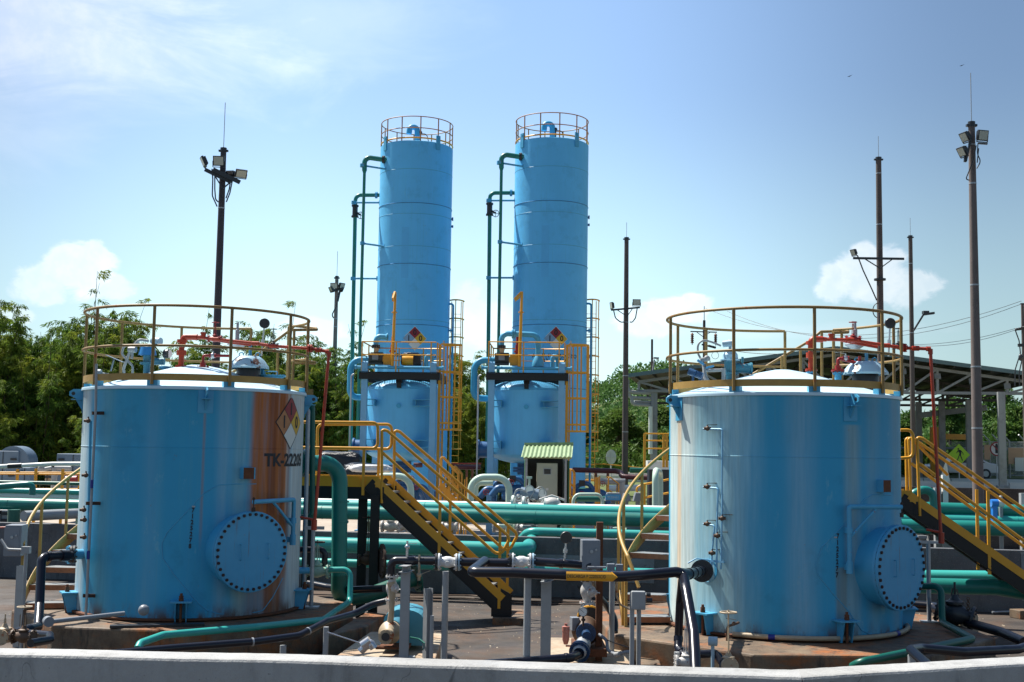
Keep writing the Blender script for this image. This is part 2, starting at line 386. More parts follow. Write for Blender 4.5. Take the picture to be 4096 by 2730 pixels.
def conc_mat(name,a,b_,stain=(.16,.07,.03),st=.4,scale=1.,dark=.4,bump=.25):
    m=bpy.data.materials.new(name); m.use_nodes=True; k=NT(m.node_tree); b=k.n['Principled BSDF']
    o=k.node('ShaderNodeTexCoord').outputs['Object']
    c=k.mix(k.ss(k.noise(o,1.1*scale,6.,.65),.3,.7),a,b_)
    c=k.mix(k.ss(k.noise(o,.6*scale,8.,.7,.5),.45,.7,0.,st),c,stain)
    c=k.mix(k.ss(k.noise(k.mul3(o,(1,1,.25)),2.6*scale,8.,.72),.5,.72,0.,dark),c,(.022,.020,.018))
    c=k.mix(k.ss(k.noise(o,60.*scale,2.,.5),.62,.75,0.,.25),c,(.5,.48,.44))
    cr=k.m('ABSOLUTE',k.m('SUBTRACT',k.noise(o,.9*scale,3.,.5,.6),.5)); c=k.mix(k.m('MULTIPLY',k.ss(cr,.0,.004,1.,0.),k.ss(k.noise(o,.7,2.),.45,.6,0.,.8)),c,(.02,.017,.015))
    c=k.mix(k.ss(k.noise(o,38.*scale,3.,.6),.68,.72,0.,.5),c,(.05,.045,.04))
    k.put(b.inputs['Base Color'],c); k.put(b.inputs['Roughness'],k.ss(k.noise(o,1.5,5.),.35,.65,.6,.9))
    bp=k.node('ShaderNodeBump'); bp.inputs['Strength'].default_value=bump; bp.inputs['Distance'].default_value=.02
    k.l.new(k.noise(o,30.,6.,.7),bp.inputs['Height']); k.l.new(bp.outputs[0],b.inputs['Normal'])
    return m
M['yard']=conc_mat('yard concrete',(.070,.054,.042),(.026,.021,.018),(.10,.048,.022),.6,1.1,.75)
M['pad']=conc_mat('plinth concrete',(.19,.135,.085),(.10,.07,.048),(.30,.095,.02),1.,2.4,.95)
M['padp']=conc_mat('pump base concrete',(.46,.38,.27),(.30,.24,.17),(.38,.14,.04),.6,2.,.4)
M['parapet']=conc_mat('parapet render',(.40,.40,.39),(.32,.32,.315),(.22,.21,.19),.45,2.2,.35,.4)
M['dyke']=conc_mat('dyke wall render',(.115,.12,.13),(.085,.09,.10),(.06,.06,.06),.5,.8,.6)
M['dykep']=conc_mat('paler repair render',(.20,.23,.26),(.15,.17,.19),(.10,.10,.11),.3,1.5,.4)
M['shadewall']=conc_mat('shade toned wall',(.022,.02,.02),(.014,.013,.014),(.03,.02,.02),.4)
M['txblue']=mat('transmitter blue',(.03,.20,.60),.35,var=.1)
M['floorb']=conc_mat('pale concrete floor',(.40,.34,.28),(.33,.28,.23),(.28,.16,.10),.3,.3,.1)

def leaf_mat(name,dark,light,yel,tr=.35):
    m=bpy.data.materials.new(name); m.use_nodes=True; k=NT(m.node_tree); b=k.n['Principled BSDF']
    g=k.node('ShaderNodeNewGeometry'); o=k.node('ShaderNodeTexCoord').outputs['Object']
    rnd=g.outputs['Random Per Island']
    c=k.mix(rnd,dark,light); c=k.mix(k.ss(k.node('ShaderNodeObjectInfo').outputs['Random'],.3,1.,0.,.4),c,yel); c=k.mix(k.ss(k.noise(o,.55,3.,.6),.45,.7,0.,.6),c,yel)
    k.put(b.inputs['Base Color'],c); b.inputs['Roughness'].default_value=.62; b.inputs['Specular IOR Level'].default_value=.18
    t=k.node('ShaderNodeBsdfTranslucent'); k.put(t.inputs['Color'],c)
    mx=k.node('ShaderNodeMixShader'); mx.inputs[0].default_value=tr; k.l.new(b.outputs[0],mx.inputs[1]); k.l.new(t.outputs[0],mx.inputs[2])
    k.l.new(mx.outputs[0],k.n['Material Output'].inputs[0]); return m
M['bamboo']=leaf_mat('bamboo leaves',(.036,.085,.016),(.13,.225,.030),(.33,.34,.035),.48)
M['leaf']=leaf_mat('broad leaves',(.028,.078,.018),(.08,.18,.035),(.15,.21,.035),.32)
M['leafh']=leaf_mat('hill leaves',(.045,.11,.035),(.10,.21,.06),(.13,.22,.05),.3)
m=bpy.data.materials.new('bank grass'); m.use_nodes=True; k=NT(m.node_tree)
o=k.node('ShaderNodeTexCoord').outputs['Object']
c=k.mix(k.noise(o,.5,6.,.65),(.045,.085,.022),(.15,.17,.05)); c=k.mix(k.ss(k.noise(o,2.5,6.,.7),.58,.7,0.,.6),c,(.20,.15,.09))
k.put(k.n['Principled BSDF'].inputs['Base Color'],c); k.n['Principled BSDF'].inputs['Roughness'].default_value=.95; M['grass']=m

# ------------------------------------------------------------------ ground
def sheet(name,x0,x1,y0,y1,hf,nx,ny,mt,kind='structure'):
    b=MB(); vs=[]
    for j in range(ny+1):
        for i in range(nx+1):
            x=x0+(x1-x0)*i/nx; y=y0+(y1-y0)*j/ny; vs.append((x,y,hf(x,y)))
    b.add(vs,[(j*(nx+1)+i,j*(nx+1)+i+1,(j+1)*(nx+1)+i+1,(j+1)*(nx+1)+i) for j in range(ny) for i in range(nx)],True)
    return tag(obj(name,b,mt),kind=kind)
def sst(a,b,x):
    t=max(0,min(1,(x-a)/(b-a))); return t*t*(3-2*t)
def land(x,y): # gentle bank beyond the plant, then a wooded hill
    yy=y+.17*x
    h=-.02+1.35*sst(60,72,yy)+.9*sst(78,110,yy)
    return h
sheet('ground',-900,900,-400,1500,lambda x,y:-.012,4,4,M['yard'])
sheet('yard_floor',-16,16,2,56,lambda x,y:0.,2,2,M['yard'])
sheet('plant_floor',-60,60,33.5,59,lambda x,y:.006,2,2,M['floorb'])
sheet('bank',-120,160,58,240,land,60,50,M['grass'])
# road across the bank, with white kerbs
b=MB()
vs=[];fs=[]
for i in range(41):
    x=-20+i*2.2; yl=74-.17*x
    for dy in (0,6): vs.append((x,yl+dy,land(x,yl+dy)+.03))
b.add(vs,[(2*i,2*i+2,2*i+3,2*i+1) for i in range(40)],False); tag(obj('road',b,M['floorb']),kind='structure')
for yo,nm in ((71.6,'white painted kerb along the near side of the far road'),(80.4,'white painted kerb along the far side of the far road')):
    b=MB()
    for i in range(40):
        x=-4+i*1.6; yl=yo-.17*x; b.box((x,yl,land(x,yl)+.12),(1.58,.35,.36),-.168)
    tag(obj('kerb',b,M['signw']),kind='structure')

# ------------------------------------------------------------------ parapet in front
H=.978
def ptop(px,py):
    d=ray('P',px,py); p=d*(-H/d.z); p.z+=EZ; return p
fr=[ptop(0,2617),ptop(1024,2638),ptop(2048,2672),ptop(3207,2709)]
def parapet(name,f,lab):
    b=MB(); t=.185
    f=[Vector(p) for p in f]; n=len(f); prof=[(0,-2.1),(0,-.014),(.006,-.004),(.02,0),(t-.02,0),(t-.006,-.004),(t,-.014),(t,-2.1)]
    dirs=[]
    for i in range(n):
        a=f[max(i-1,0)];c=f[min(i+1,n-1)]; d=(c-a); d.z=0; d.normalize(); dirs.append(Vector((-d.y,d.x,0)))
    vs=[]
    for i,p in enumerate(f):
        wob=.003*mnoise.noise(Vector((p.x*1.7,p.y,0)))+.0012*mnoise.noise(Vector((p.x*14,p.y,3)))
        for (o_,h) in prof: vs.append(Vector((p.x,p.y,EZ-H+wob))+dirs[i]*o_+Vector((0,0,h)))
    m_=len(prof); b.add(vs,[(i*m_+j,(i+1)*m_+j,(i+1)*m_+j+1,i*m_+j+1) for i in range(n-1) for j in range(m_-1)],False)
    b.add(vs[:m_],[tuple(range(m_-1,-1,-1))],False); b.add(vs[-m_:],[tuple(range(m_))],False)
    return tag(obj(name,b,M['parapet']),lab,'wall')
def densify(pts,k=110):
    out=[]
    for i in range(len(pts)-1):
        for j in range(k): out.append(pts[i].lerp(pts[i+1],j/k))
    out.append(pts[-1]); return out
e0=fr[0]+(fr[0]-fr[1])*1.2
parapet('concrete_parapet',densify([e0]+fr),'pale grey concrete parapet wall running along the bottom from the left')
f2=[fr[3]+Vector((.006,0,0)),ptop(4096,2654)]; f2.append(f2[1]+(f2[1]-f2[0])*.9)
parapet('concrete_parapet',densify(f2),'short angled end of the concrete parapet at bottom right past the joint')

# ------------------------------------------------------------------ dyke wall and plinths
def lineY(x,y0): return y0-.17*x
b=MB(); X0,X1=-34,34
cc=Vector(((X0+X1)/2,lineY((X0+X1)/2,25.9),.61)); b.box(cc,(math.hypot(X1-X0,.17*(X1-X0)),.2,1.22),-math.atan(.17))
dy=tag(obj('dyke_wall',b,M['dyke'],bevel=.01),'long dark grey concrete dyke wall behind the yellow stairs','wall')
b=MB()
for (a,c,z0,z1) in ((('Z7',210,1000),('Z7',630,1005),.35,.87),(('Z7',808,1020),('Z7',1268,1075),.35,.84),(('Z8',2030,960),('Z8',2290,1000),.25,1.18)):
    p=Q(*a,25.4);q=Q(*c,25.4); p.y=lineY(p.x,25.9)-.112; q.y=lineY(q.x,25.9)-.112
    mid=(p+q)/2; b.box((mid.x,mid.y,(z0+z1)/2),((q-p).length,.018,z1-z0),-math.atan(.17))
obj('render_patch',b,M['dykep'],dy)
def plinth(c,rad,a0,h,lab,name='tank_plinth',mt='pad'):
    b=MB(); p=[Vector((c[0]+rad*math.cos(R(a0+45*i)),c[1]+rad*math.sin(R(a0+45*i)),0)) for i in range(8)]
    b.prism(p,(0,0,h)); return tag(obj(name,b,M[mt],bevel=.03),lab,'plinth')
LT=(-5.022,19.484); RT=(4.116,18.515); PZ=.5
plinth(LT,2.60,-120,PZ,'rust stained octagonal concrete plinth under the left tank')
plinth(RT,2.95,-155,PZ,'rust stained octagonal concrete plinth under the right tank')

# ------------------------------------------------------------------ foliage meshes
rnd=random.Random(7)
def leafq(b,p,d,n_,L,W):
    s=d.cross(n_); s.normalize()
    m_=p+d*L*.45
    b.v+= [tuple(p),tuple(m_+s*W/2),tuple(p+d*L),tuple(m_-s*W/2)]; k=len(b.v)-4; b.f.append((k,k+1,k+2,k+3)); b.s.append(False)
def rv():
    z=rnd.uniform(-1,1);a=rnd.uniform(0,2*PI);q=math.sqrt(1-z*z); return Vector((q*math.cos(a),q*math.sin(a),z))
def bamboo_mesh(h,wd,nc,seed):
    rnd.seed(seed); st=MB(); lf=MB()
    for c in range(nc):
        a=rnd.uniform(0,2*PI); r0=rnd.uniform(0,wd*.35); base=Vector((r0*math.cos(a),r0*math.sin(a)*.8,0)); hh=h*(rnd.uniform(.55,.92) if c>0 else rnd.uniform(1.,1.08))
        lean=Vector((math.cos(a),math.sin(a),0))*rnd.uniform(.1,.5)*wd*.55
        pts=[]
        for i in range(10):
            t=i/9; p=base+lean*(t**2.2)+Vector((0,0,hh*(t-.10*t**4))); pts.append(p)
        st.tube(pts,[.045*(1-.85*i/9) for i in range(10)],5,caps=False)
        for s_ in range(44 if c>0 else 30):
            t=rnd.uniform(.12,1.)**.8; i=min(8,int(t*9)); p=pts[i].lerp(pts[i+1],t*9-i)
            an=rnd.uniform(0,2*PI); br=Vector((math.cos(an),math.sin(an),rnd.uniform(-.1,.7))).normalized(); bl=rnd.uniform(.4,1.25)*(1.15-.6*t)
            for q in range(9):
                u=(q+1)/9; pp=p+br*bl*u+Vector((0,0,-.45*bl*u*u))
                for _ in range(4):
                    d=(br*rnd.uniform(.2,.9)+rv()*.55+Vector((0,0,-.75))).normalized()
                    leafq(lf,pp+rv()*.06,d,rv(),rnd.uniform(.18,.34),rnd.uniform(.030,.052))
    return st,lf
def tree_mesh(h,rad,seed,leaf=.28,nl=9000,trunkh=.3):
    rnd.seed(seed); st=MB(); lf=MB()
    st.tube([(0,0,0),(rad*.03,0,h*.25),(-rad*.04,rad*.03,h*.5),(0,0,h*.75)],[h*.028,h*.022,h*.016,h*.006],7,caps=False)
    cl=[]
    for i in range(26):
        a=rnd.uniform(0,2*PI); t=rnd.uniform(trunkh,1.); rr=rad*(math.sin(PI*min(1,(t-trunkh)/(1-trunkh)*.85+.15)))*rnd.uniform(.35,1.)
        c=Vector((rr*math.cos(a),rr*math.sin(a),h*t*.93)); cl.append((c,rad*rnd.uniform(.22,.42)))
        if i<12:
            s0=Vector((0,0,h*rnd.uniform(.25,.6))); st.tube([s0,(s0+c)/2+Vector((0,0,-.03*h)),c],[h*.009,h*.006,h*.002],5,caps=False)
    for _ in range(nl):
        c,r_=cl[rnd.randrange(len(cl))]; d=rv(); p=c+Vector((d.x,d.y,d.z*.7))*r_*(rnd.random()**.45)
        dd=(d+rv()*.8+Vector((0,0,-.3))).normalized(); nn=(d+rv()*.6)
        leafq(lf,p,dd,nn,leaf*rnd.uniform(.6,1.2),leaf*.5*rnd.uniform(.7,1.2))
    return st,lf
def plant(name,st,lf,lm,label,cat,loc,group,tr='trunk'):
    t=thing(name,label,cat,(0,0,0),group)
    obj(tr,st,M['trunk'],t); obj('crown',lf,M[lm],t); t.location=loc; return t

# ---- one-off paints
M['blue_dark2']=mat('grimy teal casting',(.05,.20,.28),.5,var=.4,vscale=8,rust=.25,dirt=.5)
M['blue_dark2b']=mat('bright blue cap',(.035,.22,.50),.35,var=.1,vscale=8)
M['tealw']=mat('rust streaked teal casting',(.05,.22,.30),.5,var=.3,vscale=6,rust=.55,dirt=.3)
M['blue_pale']=mat('pale blue housing',(.30,.44,.54),.45,var=.1,vscale=6,dirt=.2)
M['greyb2']=mat('blue grey housing',(.22,.28,.33),.45,var=.1,vscale=6,dirt=.2)
M['blue_hi']=mat('sky blue handle',(.10,.36,.62),.4,var=.1)
M['blue_hid']=mat('navy instrument head',(.03,.09,.20),.35,var=.2,vscale=10)
def hood_mat():
    m=bpy.data.materials.new('chipped hood paint'); m.use_nodes=True; k=NT(m.node_tree); b=k.n['Principled BSDF']; o=k.node('ShaderNodeTexCoord').outputs['Object']
    mk=k.ss(k.noise(k.mul3(o,(1,1,1.)),5.5,8.,.7),.56,.60); k.put(b.inputs['Base Color'],k.mix(mk,(.36,.56,.68),(.10,.04,.025))); b.inputs['Roughness'].default_value=.45; return m
M['hoodp']=hood_mat()
M['valvew2']=mat('clean white casting',(.60,.60,.60),.4,var=.08,vscale=9,rust=.12,dirt=.15)
M['rustb']=mat('brown cast pump casing',(.10,.055,.03),.6,var=.4,vscale=9,dirt=.4)
M['oilc']=mat('red capped oil cup',(.42,.16,.12),.4,var=.5,vscale=18)
M['bluelt']=mat('light blue tube',(.20,.45,.65),.4,var=.1)
M['blue_patch']=mat('repainted blue patch',(.095,.43,.77),.4,var=.1,vscale=3)
M['tower_rail']=mat('reddish weathered rail',(.36,.17,.07),.5,var=.25,vscale=6)
M['vesselb']=mat('vessel blue paint',(.14,.38,.62),.42,var=.08,vscale=1.6,streak=.15,dirt=.06)
M['blue_col']=mat('chipped column blue',(.17,.40,.62),.42,var=.12,vscale=5,rust=.10,dirt=.05)
M['motorg']=mat('weathered motor casing',(.06,.065,.06),.5,var=.4,vscale=8,dirt=.3)
M['edgeg']=mat('canopy edge strip',(.10,.16,.17),.5,var=.2,vscale=1)
M['poledk']=mat('near black light pole',(.045,.042,.05),.7,var=.25,vscale=2,dirt=.3)
M['concp2']=mat('warm concrete pole',(.15,.12,.11),.85,var=.15,vscale=1.6,dirt=.4,bump=.15,streak=.3)
M['tilewall']=mat('green shelter side',(.05,.13,.05),.6,var=.2,vscale=2)
M['cabinet']=mat('olive metallic cabinet',(.42,.42,.34),.38,metal=.3,var=.15,vscale=2)
M['noticeb']=mat('faded orange notice',(.55,.33,.20),.6,var=.1,vscale=6)

M['vesselb']=mat('vessel blue paint',(.11,.46,.78),.42,var=.08,vscale=1.6,streak=.15,dirt=.05)
M['hoodw']=M['hoodp']

M['flangeb']=mat('navy blue pump flange',(.010,.045,.12),.4,var=.3,vscale=9,dirt=.3)

def cover_mat():
    m=bpy.data.materials.new('manway cover paint'); m.use_nodes=True; k=NT(m.node_tree); b=k.n['Principled BSDF']; o=k.node('ShaderNodeTexCoord').outputs['Object']
    c=k.mix(k.noise(o,3.,5.,.6),(.045,.28,.50),(.075,.37,.62)); st=k.noise(k.mul3(o,(1,1,.03)),34.,3.,.5)
    c=k.mix(k.m('MULTIPLY',k.ss(st,.60,.70,0.,.55),k.ss(k.noise(o,4.,3.),.35,.6)),c,(.16,.09,.05)); c=k.mix(k.ss(k.noise(o,9.,8.,.75),.64,.68,0.,.6),c,(.20,.08,.03))
    k.put(b.inputs['Base Color'],c); b.inputs['Roughness'].default_value=.45; return m
M['coverp']=cover_mat()

# ------------------------------------------------------------------ lettering
FONT=bpy.data.curves.new('f','FONT'); FO=bpy.data.objects.new('f',FONT); COL.objects.link(FO)
def text_poly(s,size,bold=.0,sx=1.):
    FONT.body=s; FONT.size=size; FONT.align_x='CENTER'; FONT.align_y='CENTER'; FONT.offset=bold; FONT.resolution_u=3
    bpy.context.view_layer.update()
    me=FO.evaluated_get(bpy.context.evaluated_depsgraph_get()).to_mesh()
    vs=[(v.co.x*sx,v.co.y) for v in me.vertices]; fs=[tuple(p.vertices) for p in me.polygons]; FO.to_mesh_clear()
    return vs,fs
def text_on_cyl(name,s,size,c,rad,a0,z0,mt,parent,bold=.004,sx=1.,lift=.004,yscale=1.,tilt=0.):
    vs,fs=text_poly(s,size,bold,sx); b=MB()
    b.add([(c[0]+(rad+lift)*math.cos(a0+x/rad),c[1]+(rad+lift)*math.sin(a0+x/rad),z0+y*yscale+tilt*x) for x,y in vs],fs,False)
    return obj(name,b,M[mt],parent)
def text_flat(name,s,size,p,right,up,mt,parent,bold=.002,sx=1.):
    vs,fs=text_poly(s,size,bold,sx); b=MB(); p=Vector(p);right=Vector(right);up=Vector(up)
    b.add([p+right*x+up*y for x,y in vs],fs,False); return obj(name,b,M[mt],parent)
def diamond(c,rad,a0,z0,hw,hh,parent,digits,blue='dblu',border=True):
    """four-field hazard diamond lying on a vertical cylinder"""
    t=None
    def pt(u,v,l): return (c[0]+(rad+l)*math.cos(a0+u/rad),c[1]+(rad+l)*math.sin(a0+u/rad),z0+v)
    def patch(name,cu,cv,su,sv,mt,l,par,k=6):
        b=MB(); vs=[];fs=[]
        for i in range(k+1):
            for j in range(k+1):
                p,q=(i/k*2-1),(j/k*2-1); vs.append(pt(cu+(p-q)/2*su,cv+(p+q)/2*sv,l))
        for i in range(k):
            for j in range(k): fs.append((i*(k+1)+j,(i+1)*(k+1)+j,(i+1)*(k+1)+j+1,i*(k+1)+j+1))
        b.add(vs,fs,True); return obj(name,b,M[mt],par)
    t=patch('hazard_diamond',0,0,hw*1.05,hh*1.05,'ink' if border else 'dwhi',.003,parent,10)
    for nm,cu,cv,mt in (('red_field',0,hh/2,'dred'),('yellow_field',hw/2,0,'dyel'),('white_field',0,-hh/2,'dwhi'),('blue_field',-hw/2,0,blue)):
        patch(nm,cu,cv,hw/2*(.97 if border else 1),hh/2*(.97 if border else 1),mt,.006,t)
    for ch,cu,cv in ((digits[0],0,hh/2),(digits[1],-hw/2,0),(digits[2],hw/2,0)):
        text_on_cyl('digit',ch,hh*.64,c,rad,a0+cu/rad,z0+cv,'ink',t,.008,.80 if border else .95,.010)
    return t
def cylpt(c,rad,deg,z): a=R(deg); return Vector((c[0]+rad*math.cos(a),c[1]+rad*math.sin(a),z))
# generic fittings (meshes added to a builder or built as parts)
def flange(b,p,ax,r,t=.03,bolts=8,br=.012):
    p=Vector(p);ax=Vector(ax).normalized(); b.cyl(p-ax*t/2,p+ax*t/2,r,nn=24)
    Mx=ax.to_track_quat('Z','Y').to_matrix()
    for i in range(bolts):
        a=2*PI*(i+.5)/bolts; q=p+Mx@Vector((math.cos(a)*r*.82,math.sin(a)*r*.82,0)); b.cyl(q-ax*(t/2+.02),q+ax*(t/2+.02),br,nn=6)
def handwheel(b,p,ax,r,tr=.008):
    p=Vector(p); b.torus(p,ax,r,tr,20,6); Mx=Vector(ax).normalized().to_track_quat('Z','Y').to_matrix()
    for i in range(4):
        a=PI/2*i; b.tube([p,p+Mx@Vector((math.cos(a)*r,math.sin(a)*r,0))],tr*.8,6,False)
def gate_valve(name,label,p,ax,r,L,mt,parent=None,up=(0,0,1),wheel=True,wmat='rustd',stem=None,cat='valve',group=None):
    """flanged valve body on an axis with bonnet, stem and handwheel"""
    p=Vector(p);ax=Vector(ax).normalized();up=Vector(up).normalized(); stem=stem or r*2.6
    if parent is None:
        root=thing(name,label,cat,p,group); 
    else: root=thing(name,None,None,p-wloc(parent)); root.parent=parent
    b=MB(); b.lathe([(r*.62,-L/2),(r*.7,-L*.3),(r*1.0,-L*.12),(r*1.05,0),(r*1.0,L*.12),(r*.7,L*.3),(r*.62,L/2)],p,20,ax); b.lathe([(r*.55,0),(r*.6,r*.9),(r*.85,r*.95),(r*.85,r*1.15),(r*.5,r*1.3),(r*.25,r*1.8),(0,r*1.8)],p,16,up)
    for s in (-1,1): flange(b,p+ax*s*L/2,ax,r*1.15,r*.25,8,r*.10)
    obj('valve_body',b,M[mt],root)
    b=MB(); b.cyl(p+up*r*1.2,p+up*(stem+r*.35),r*.11,nn=8)
    for s in (-1,1): b.beam(p+up*r*1.2+ax*s*r*.4,p+up*stem*.9+ax*s*r*.2,r*.12,r*.12)
    obj('yoke',b,M[mt],root)
    if wheel:
        b=MB(); handwheel(b,p+up*stem,up,r*1.15,r*.11); obj('handwheel',b,M[wmat],root)
    return root
def gauge(name,label,p,face,r,stem_to,mt='darkm',lensed=True):
    p=Vector(p);face=Vector(face).normalized()
    t=thing(name,label,'gauge',stem_to)
    b=MB(); b.cyl(stem_to,p,.014,nn=8); b.cyl(Vector(stem_to).lerp(p,.35),Vector(stem_to).lerp(p,.5),.028,nn=8); obj('stem',b,M['rustd' if lensed else 'chrome'],t)
    b=MB(); b.lathe([(0,-.03),(r*.93,-.03),(r,-.02),(r,.025),(r*.9,.03)],p,28,face,sharp=(1,3)); 
    if not lensed: b.lathe([(r*.9,.03),(0,.03)],p,28,face); 
    obj('gauge_case',b,M[mt],t)
    if lensed:
        b=MB(); b.lathe([(r*.9,.028),(0,.028)],p,28,face); obj('dial',b,M['lens'],t)
        x=face.cross(Vector((0,0,1))).normalized(); b=MB(); b.beam(p+face*.032-x*r*.2+Vector((0,0,-r*.2)),p+face*.032+x*r*.5+Vector((0,0,r*.45)),.004,.003,face)
        for i in range(12):
            a=2*PI*i/12; u=x*math.cos(a)+Vector((0,0,math.sin(a))); b.beam(p+face*.031+u*r*.68,p+face*.031+u*r*.8,.004,.002,face)
        obj('needle',b,M['ink'],t)
    return t

# ------------------------------------------------------------------ the two round tanks
TR=1.70; RIM=3.888; SEAM=2.994; RAILR=1.741
def make_tank(c,var,label):
    L=var=='L'; root=thing('storage_tank',label,'storage tank',(c[0],c[1],PZ))
    cz=(c[0],c[1],0)
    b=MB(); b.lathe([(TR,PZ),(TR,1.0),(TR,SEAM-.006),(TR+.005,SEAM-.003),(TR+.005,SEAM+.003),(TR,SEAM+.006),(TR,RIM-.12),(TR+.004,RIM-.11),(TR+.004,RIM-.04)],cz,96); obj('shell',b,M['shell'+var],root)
    b=MB(); b.lathe([(TR-.02,RIM-.05),(TR+.035,RIM-.045),(TR+.035,RIM-.015),(TR+.03,RIM),(TR-.05,RIM+.01),(1.0,RIM+.19),(.4,RIM+.36),(.12,RIM+.415),(0,RIM+.42)],cz,96,sharp=(1,2)); obj('roof',b,M['roofw'],root)
    b=MB(); b.lathe([(TR+.0,PZ+.05),(TR+.07,PZ+.045),(TR+.07,PZ+.02),(TR,PZ)],cz,96,sharp=(1,2)); obj('base_ring',b,M['rusty'],root)
    # railing
    rail=MB(); posts=[-173,-134,-97,-60,-23.6,2,46,74,114,150] if L else [-173,-125,-88,-50,-25,4,49.5,76,122,147]
    g0,g1=(74,406) if L else (76,409.5)
    for z,r_ in ((5.065,.0215),(4.475,.020)):
        rail.tube([cylpt(c,RAILR,g0+(g1-g0)*i/90,z) for i in range(91)],r_,10)
    obj('guard_rail',rail,M['tanrail'],root)
    b=MB(); vs=[];
    for i in range(91):
        for rr,z in ((RAILR-.004,3.968),(RAILR+.004,3.968),(RAILR+.004,4.068),(RAILR-.004,4.068)): vs.append(cylpt(c,rr-.03,g0+(g1-g0)*i/90,z))
    fs=[(i*4+j,i*4+4+j,i*4+4+(j+1)%4,i*4+(j+1)%4) for i in range(90) for j in range(4)]
    b.add(vs,fs,False); obj('toe_board',b,M['tan'],root)
    for a in posts:
        b=MB(); b.cyl(cylpt(c,RAILR,a,RIM+.02),cylpt(c,RAILR,a,5.06),.024,nn=10); obj('post',b,M['tanrail'],root)
        b=MB(); b.box(cylpt(c,TR-.02,a,RIM+.035),(.09,.16,.09),R(a)); obj('post_socket',b,M['blue_trim'],root)
    # lifting lugs
    for a in ((-163,-71,12) if L else (-163.5,-70,15)):
        b=MB(); A=R(a); u=Vector((math.cos(A),math.sin(A),0)); P0=cylpt(c,TR,a,3.74); z=Vector((0,0,1)); tt=u.cross(z)*.012
        b.box(P0+u*.006+z*-.07,(.012,.22,.34),A)
        pr=[P0-z*.06,P0+u*.14-z*.0,P0+u*.21+z*.03,P0+u*.21+z*.09,P0+u*.15+z*.13,P0+u*.03+z*.13,P0+z*.10]
        b.prism([p-tt for p in pr],tt*2); b.prism([P0-z*.22-tt,P0+u*.12-z*.02-tt,P0-z*.02-tt],tt*2); b.box(P0+u*.09-z*.03,(.18,.12,.012),A)
        lg=obj('lifting_lug',b,M['blue_trim'],root)
        b=MB(); b.cyl(P0+u*.15+z*.06-tt*1.2,P0+u*.15+z*.06+tt*1.2,.028,nn=14); obj('eye',b,M['darkm'],lg)
    # manway
    ma=-50.2; A=R(ma); u=Vector((math.cos(A),math.sin(A),0)); tdir=Vector((-math.sin(A),math.cos(A),0)); mz=1.50; mr=.585
    C0=Vector((c[0],c[1],mz)); face=C0+u*(TR+.30)
    b=MB(); vs=[];nn=64
    for k in range(nn):
        t=2*PI*k/nn; y=(mr-.05)*math.cos(t); z=(mr-.05)*math.sin(t); xd=math.sqrt(TR*TR-y*y)-.01
        vs+= [C0+u*xd+tdir*y+Vector((0,0,z)), C0+u*(TR+.24)+tdir*y+Vector((0,0,z))]
    b.add(vs,[(2*k,2*k+1,(2*k+3)%(2*nn),(2*k+2)%(2*nn)) for k in range(nn)],True); mw=obj('manway',b,M['blue'],root)
    b=MB(); b.lathe([(mr-.06,-.03),(mr,-.03),(mr,.012)],face-u*.045,64,u,sharp=(1,)); b.lathe([(mr,.018),(mr,.05),(mr-.01,.055),(0,.055)],face-u*.045,64,u,sharp=(1,2)); obj('manway_cover',b,M['coverp'],root)
    cov=root
    b0=None
    for k in range(36):
        t=2*PI*(k+.5)/36; q=face+tdir*(mr-.045)*math.cos(t)+Vector((0,0,(mr-.045)*math.sin(t)))
        if b0 is None:
            b=MB(); b.cyl(q-u*.08,q+u*.035,.0135,nn=8); b.cyl(q+u*.008,q+u*.028,.024,nn=6); b.cyl(q-u*.09,q-u*.07,.024,nn=6); b0=obj('bolt',b,M['bolt'],mw); q0=q
        else:
            o=b0.copy(); COL.objects.link(o); o.location=q-q0
    for s in (-1,1):
        b=MB(); y0=face+tdir*(s*.22+.04); 
        b.tube(fil([y0+Vector((0,0,.11)),y0+u*.05+Vector((0,0,.11)),y0+u*.05-Vector((0,0,.11)),y0-Vector((0,0,.11))],.01,3),.007,6); obj('cover_handle',b,M['blue_trim'],mw)
    # reinforcing plate weld around the manway
    if L: pts=[('Z5',2294,418),('Z5',2100,420),('Z5',1960,428),('Z5',1830,498),('Z5',1660,680),('Z5',1500,850),('Z5',1452,950),('Z5',1456,1080),('Z5',1560,1230),('Z5',1700,1400),('Z5',1790,1500),('Z5',1880,1565),('B1',1880,480),('B1',2020,523),('B1',2353,505),('B2',60,490),('B2',150,370),('B2',245,190)]
    else: pts=[('Z8',1100,520),('Z8',1040,513),('Z8',930,515),('Z8',860,560),('Z8',650,815),('Z8',480,985),('Z8',425,1150),('Z8',450,1240),('Z8',580,1400),('Z8',730,1568),('B4',780,560),('B4',860,670),('B4',930,705),('B4',1120,688)]
    b=MB(); q=[]
    for p in pts:
        a,z=QC(*p,c,TR); q.append(Vector((c[0]+(TR+.003)*math.cos(a),c[1]+(TR+.003)*math.sin(a),z)))
    b.tube(fil(q,.08,3),.007,6); obj('reinforcing_plate_weld',b,M['blue_trim'],mw)
    # davit that carries the cover
    da=-18.5 if L else -73.2; z0,z1=(1.55,2.22) if L else (1.45,2.33)
    P1=cylpt(c,TR+.10,da,z0); P2=cylpt(c,TR+.10,da,z1); top=face+u*.02+Vector((0,0,z1-mz)); 
    b=MB(); b.tube(fil([P1,P2,Vector((top.x,top.y,z1))],.03,4),.034,12); P3=P2.lerp(Vector((top.x,top.y,z1)),.55); b.tube([P2-Vector((0,0,.42)),P3],.022,8)
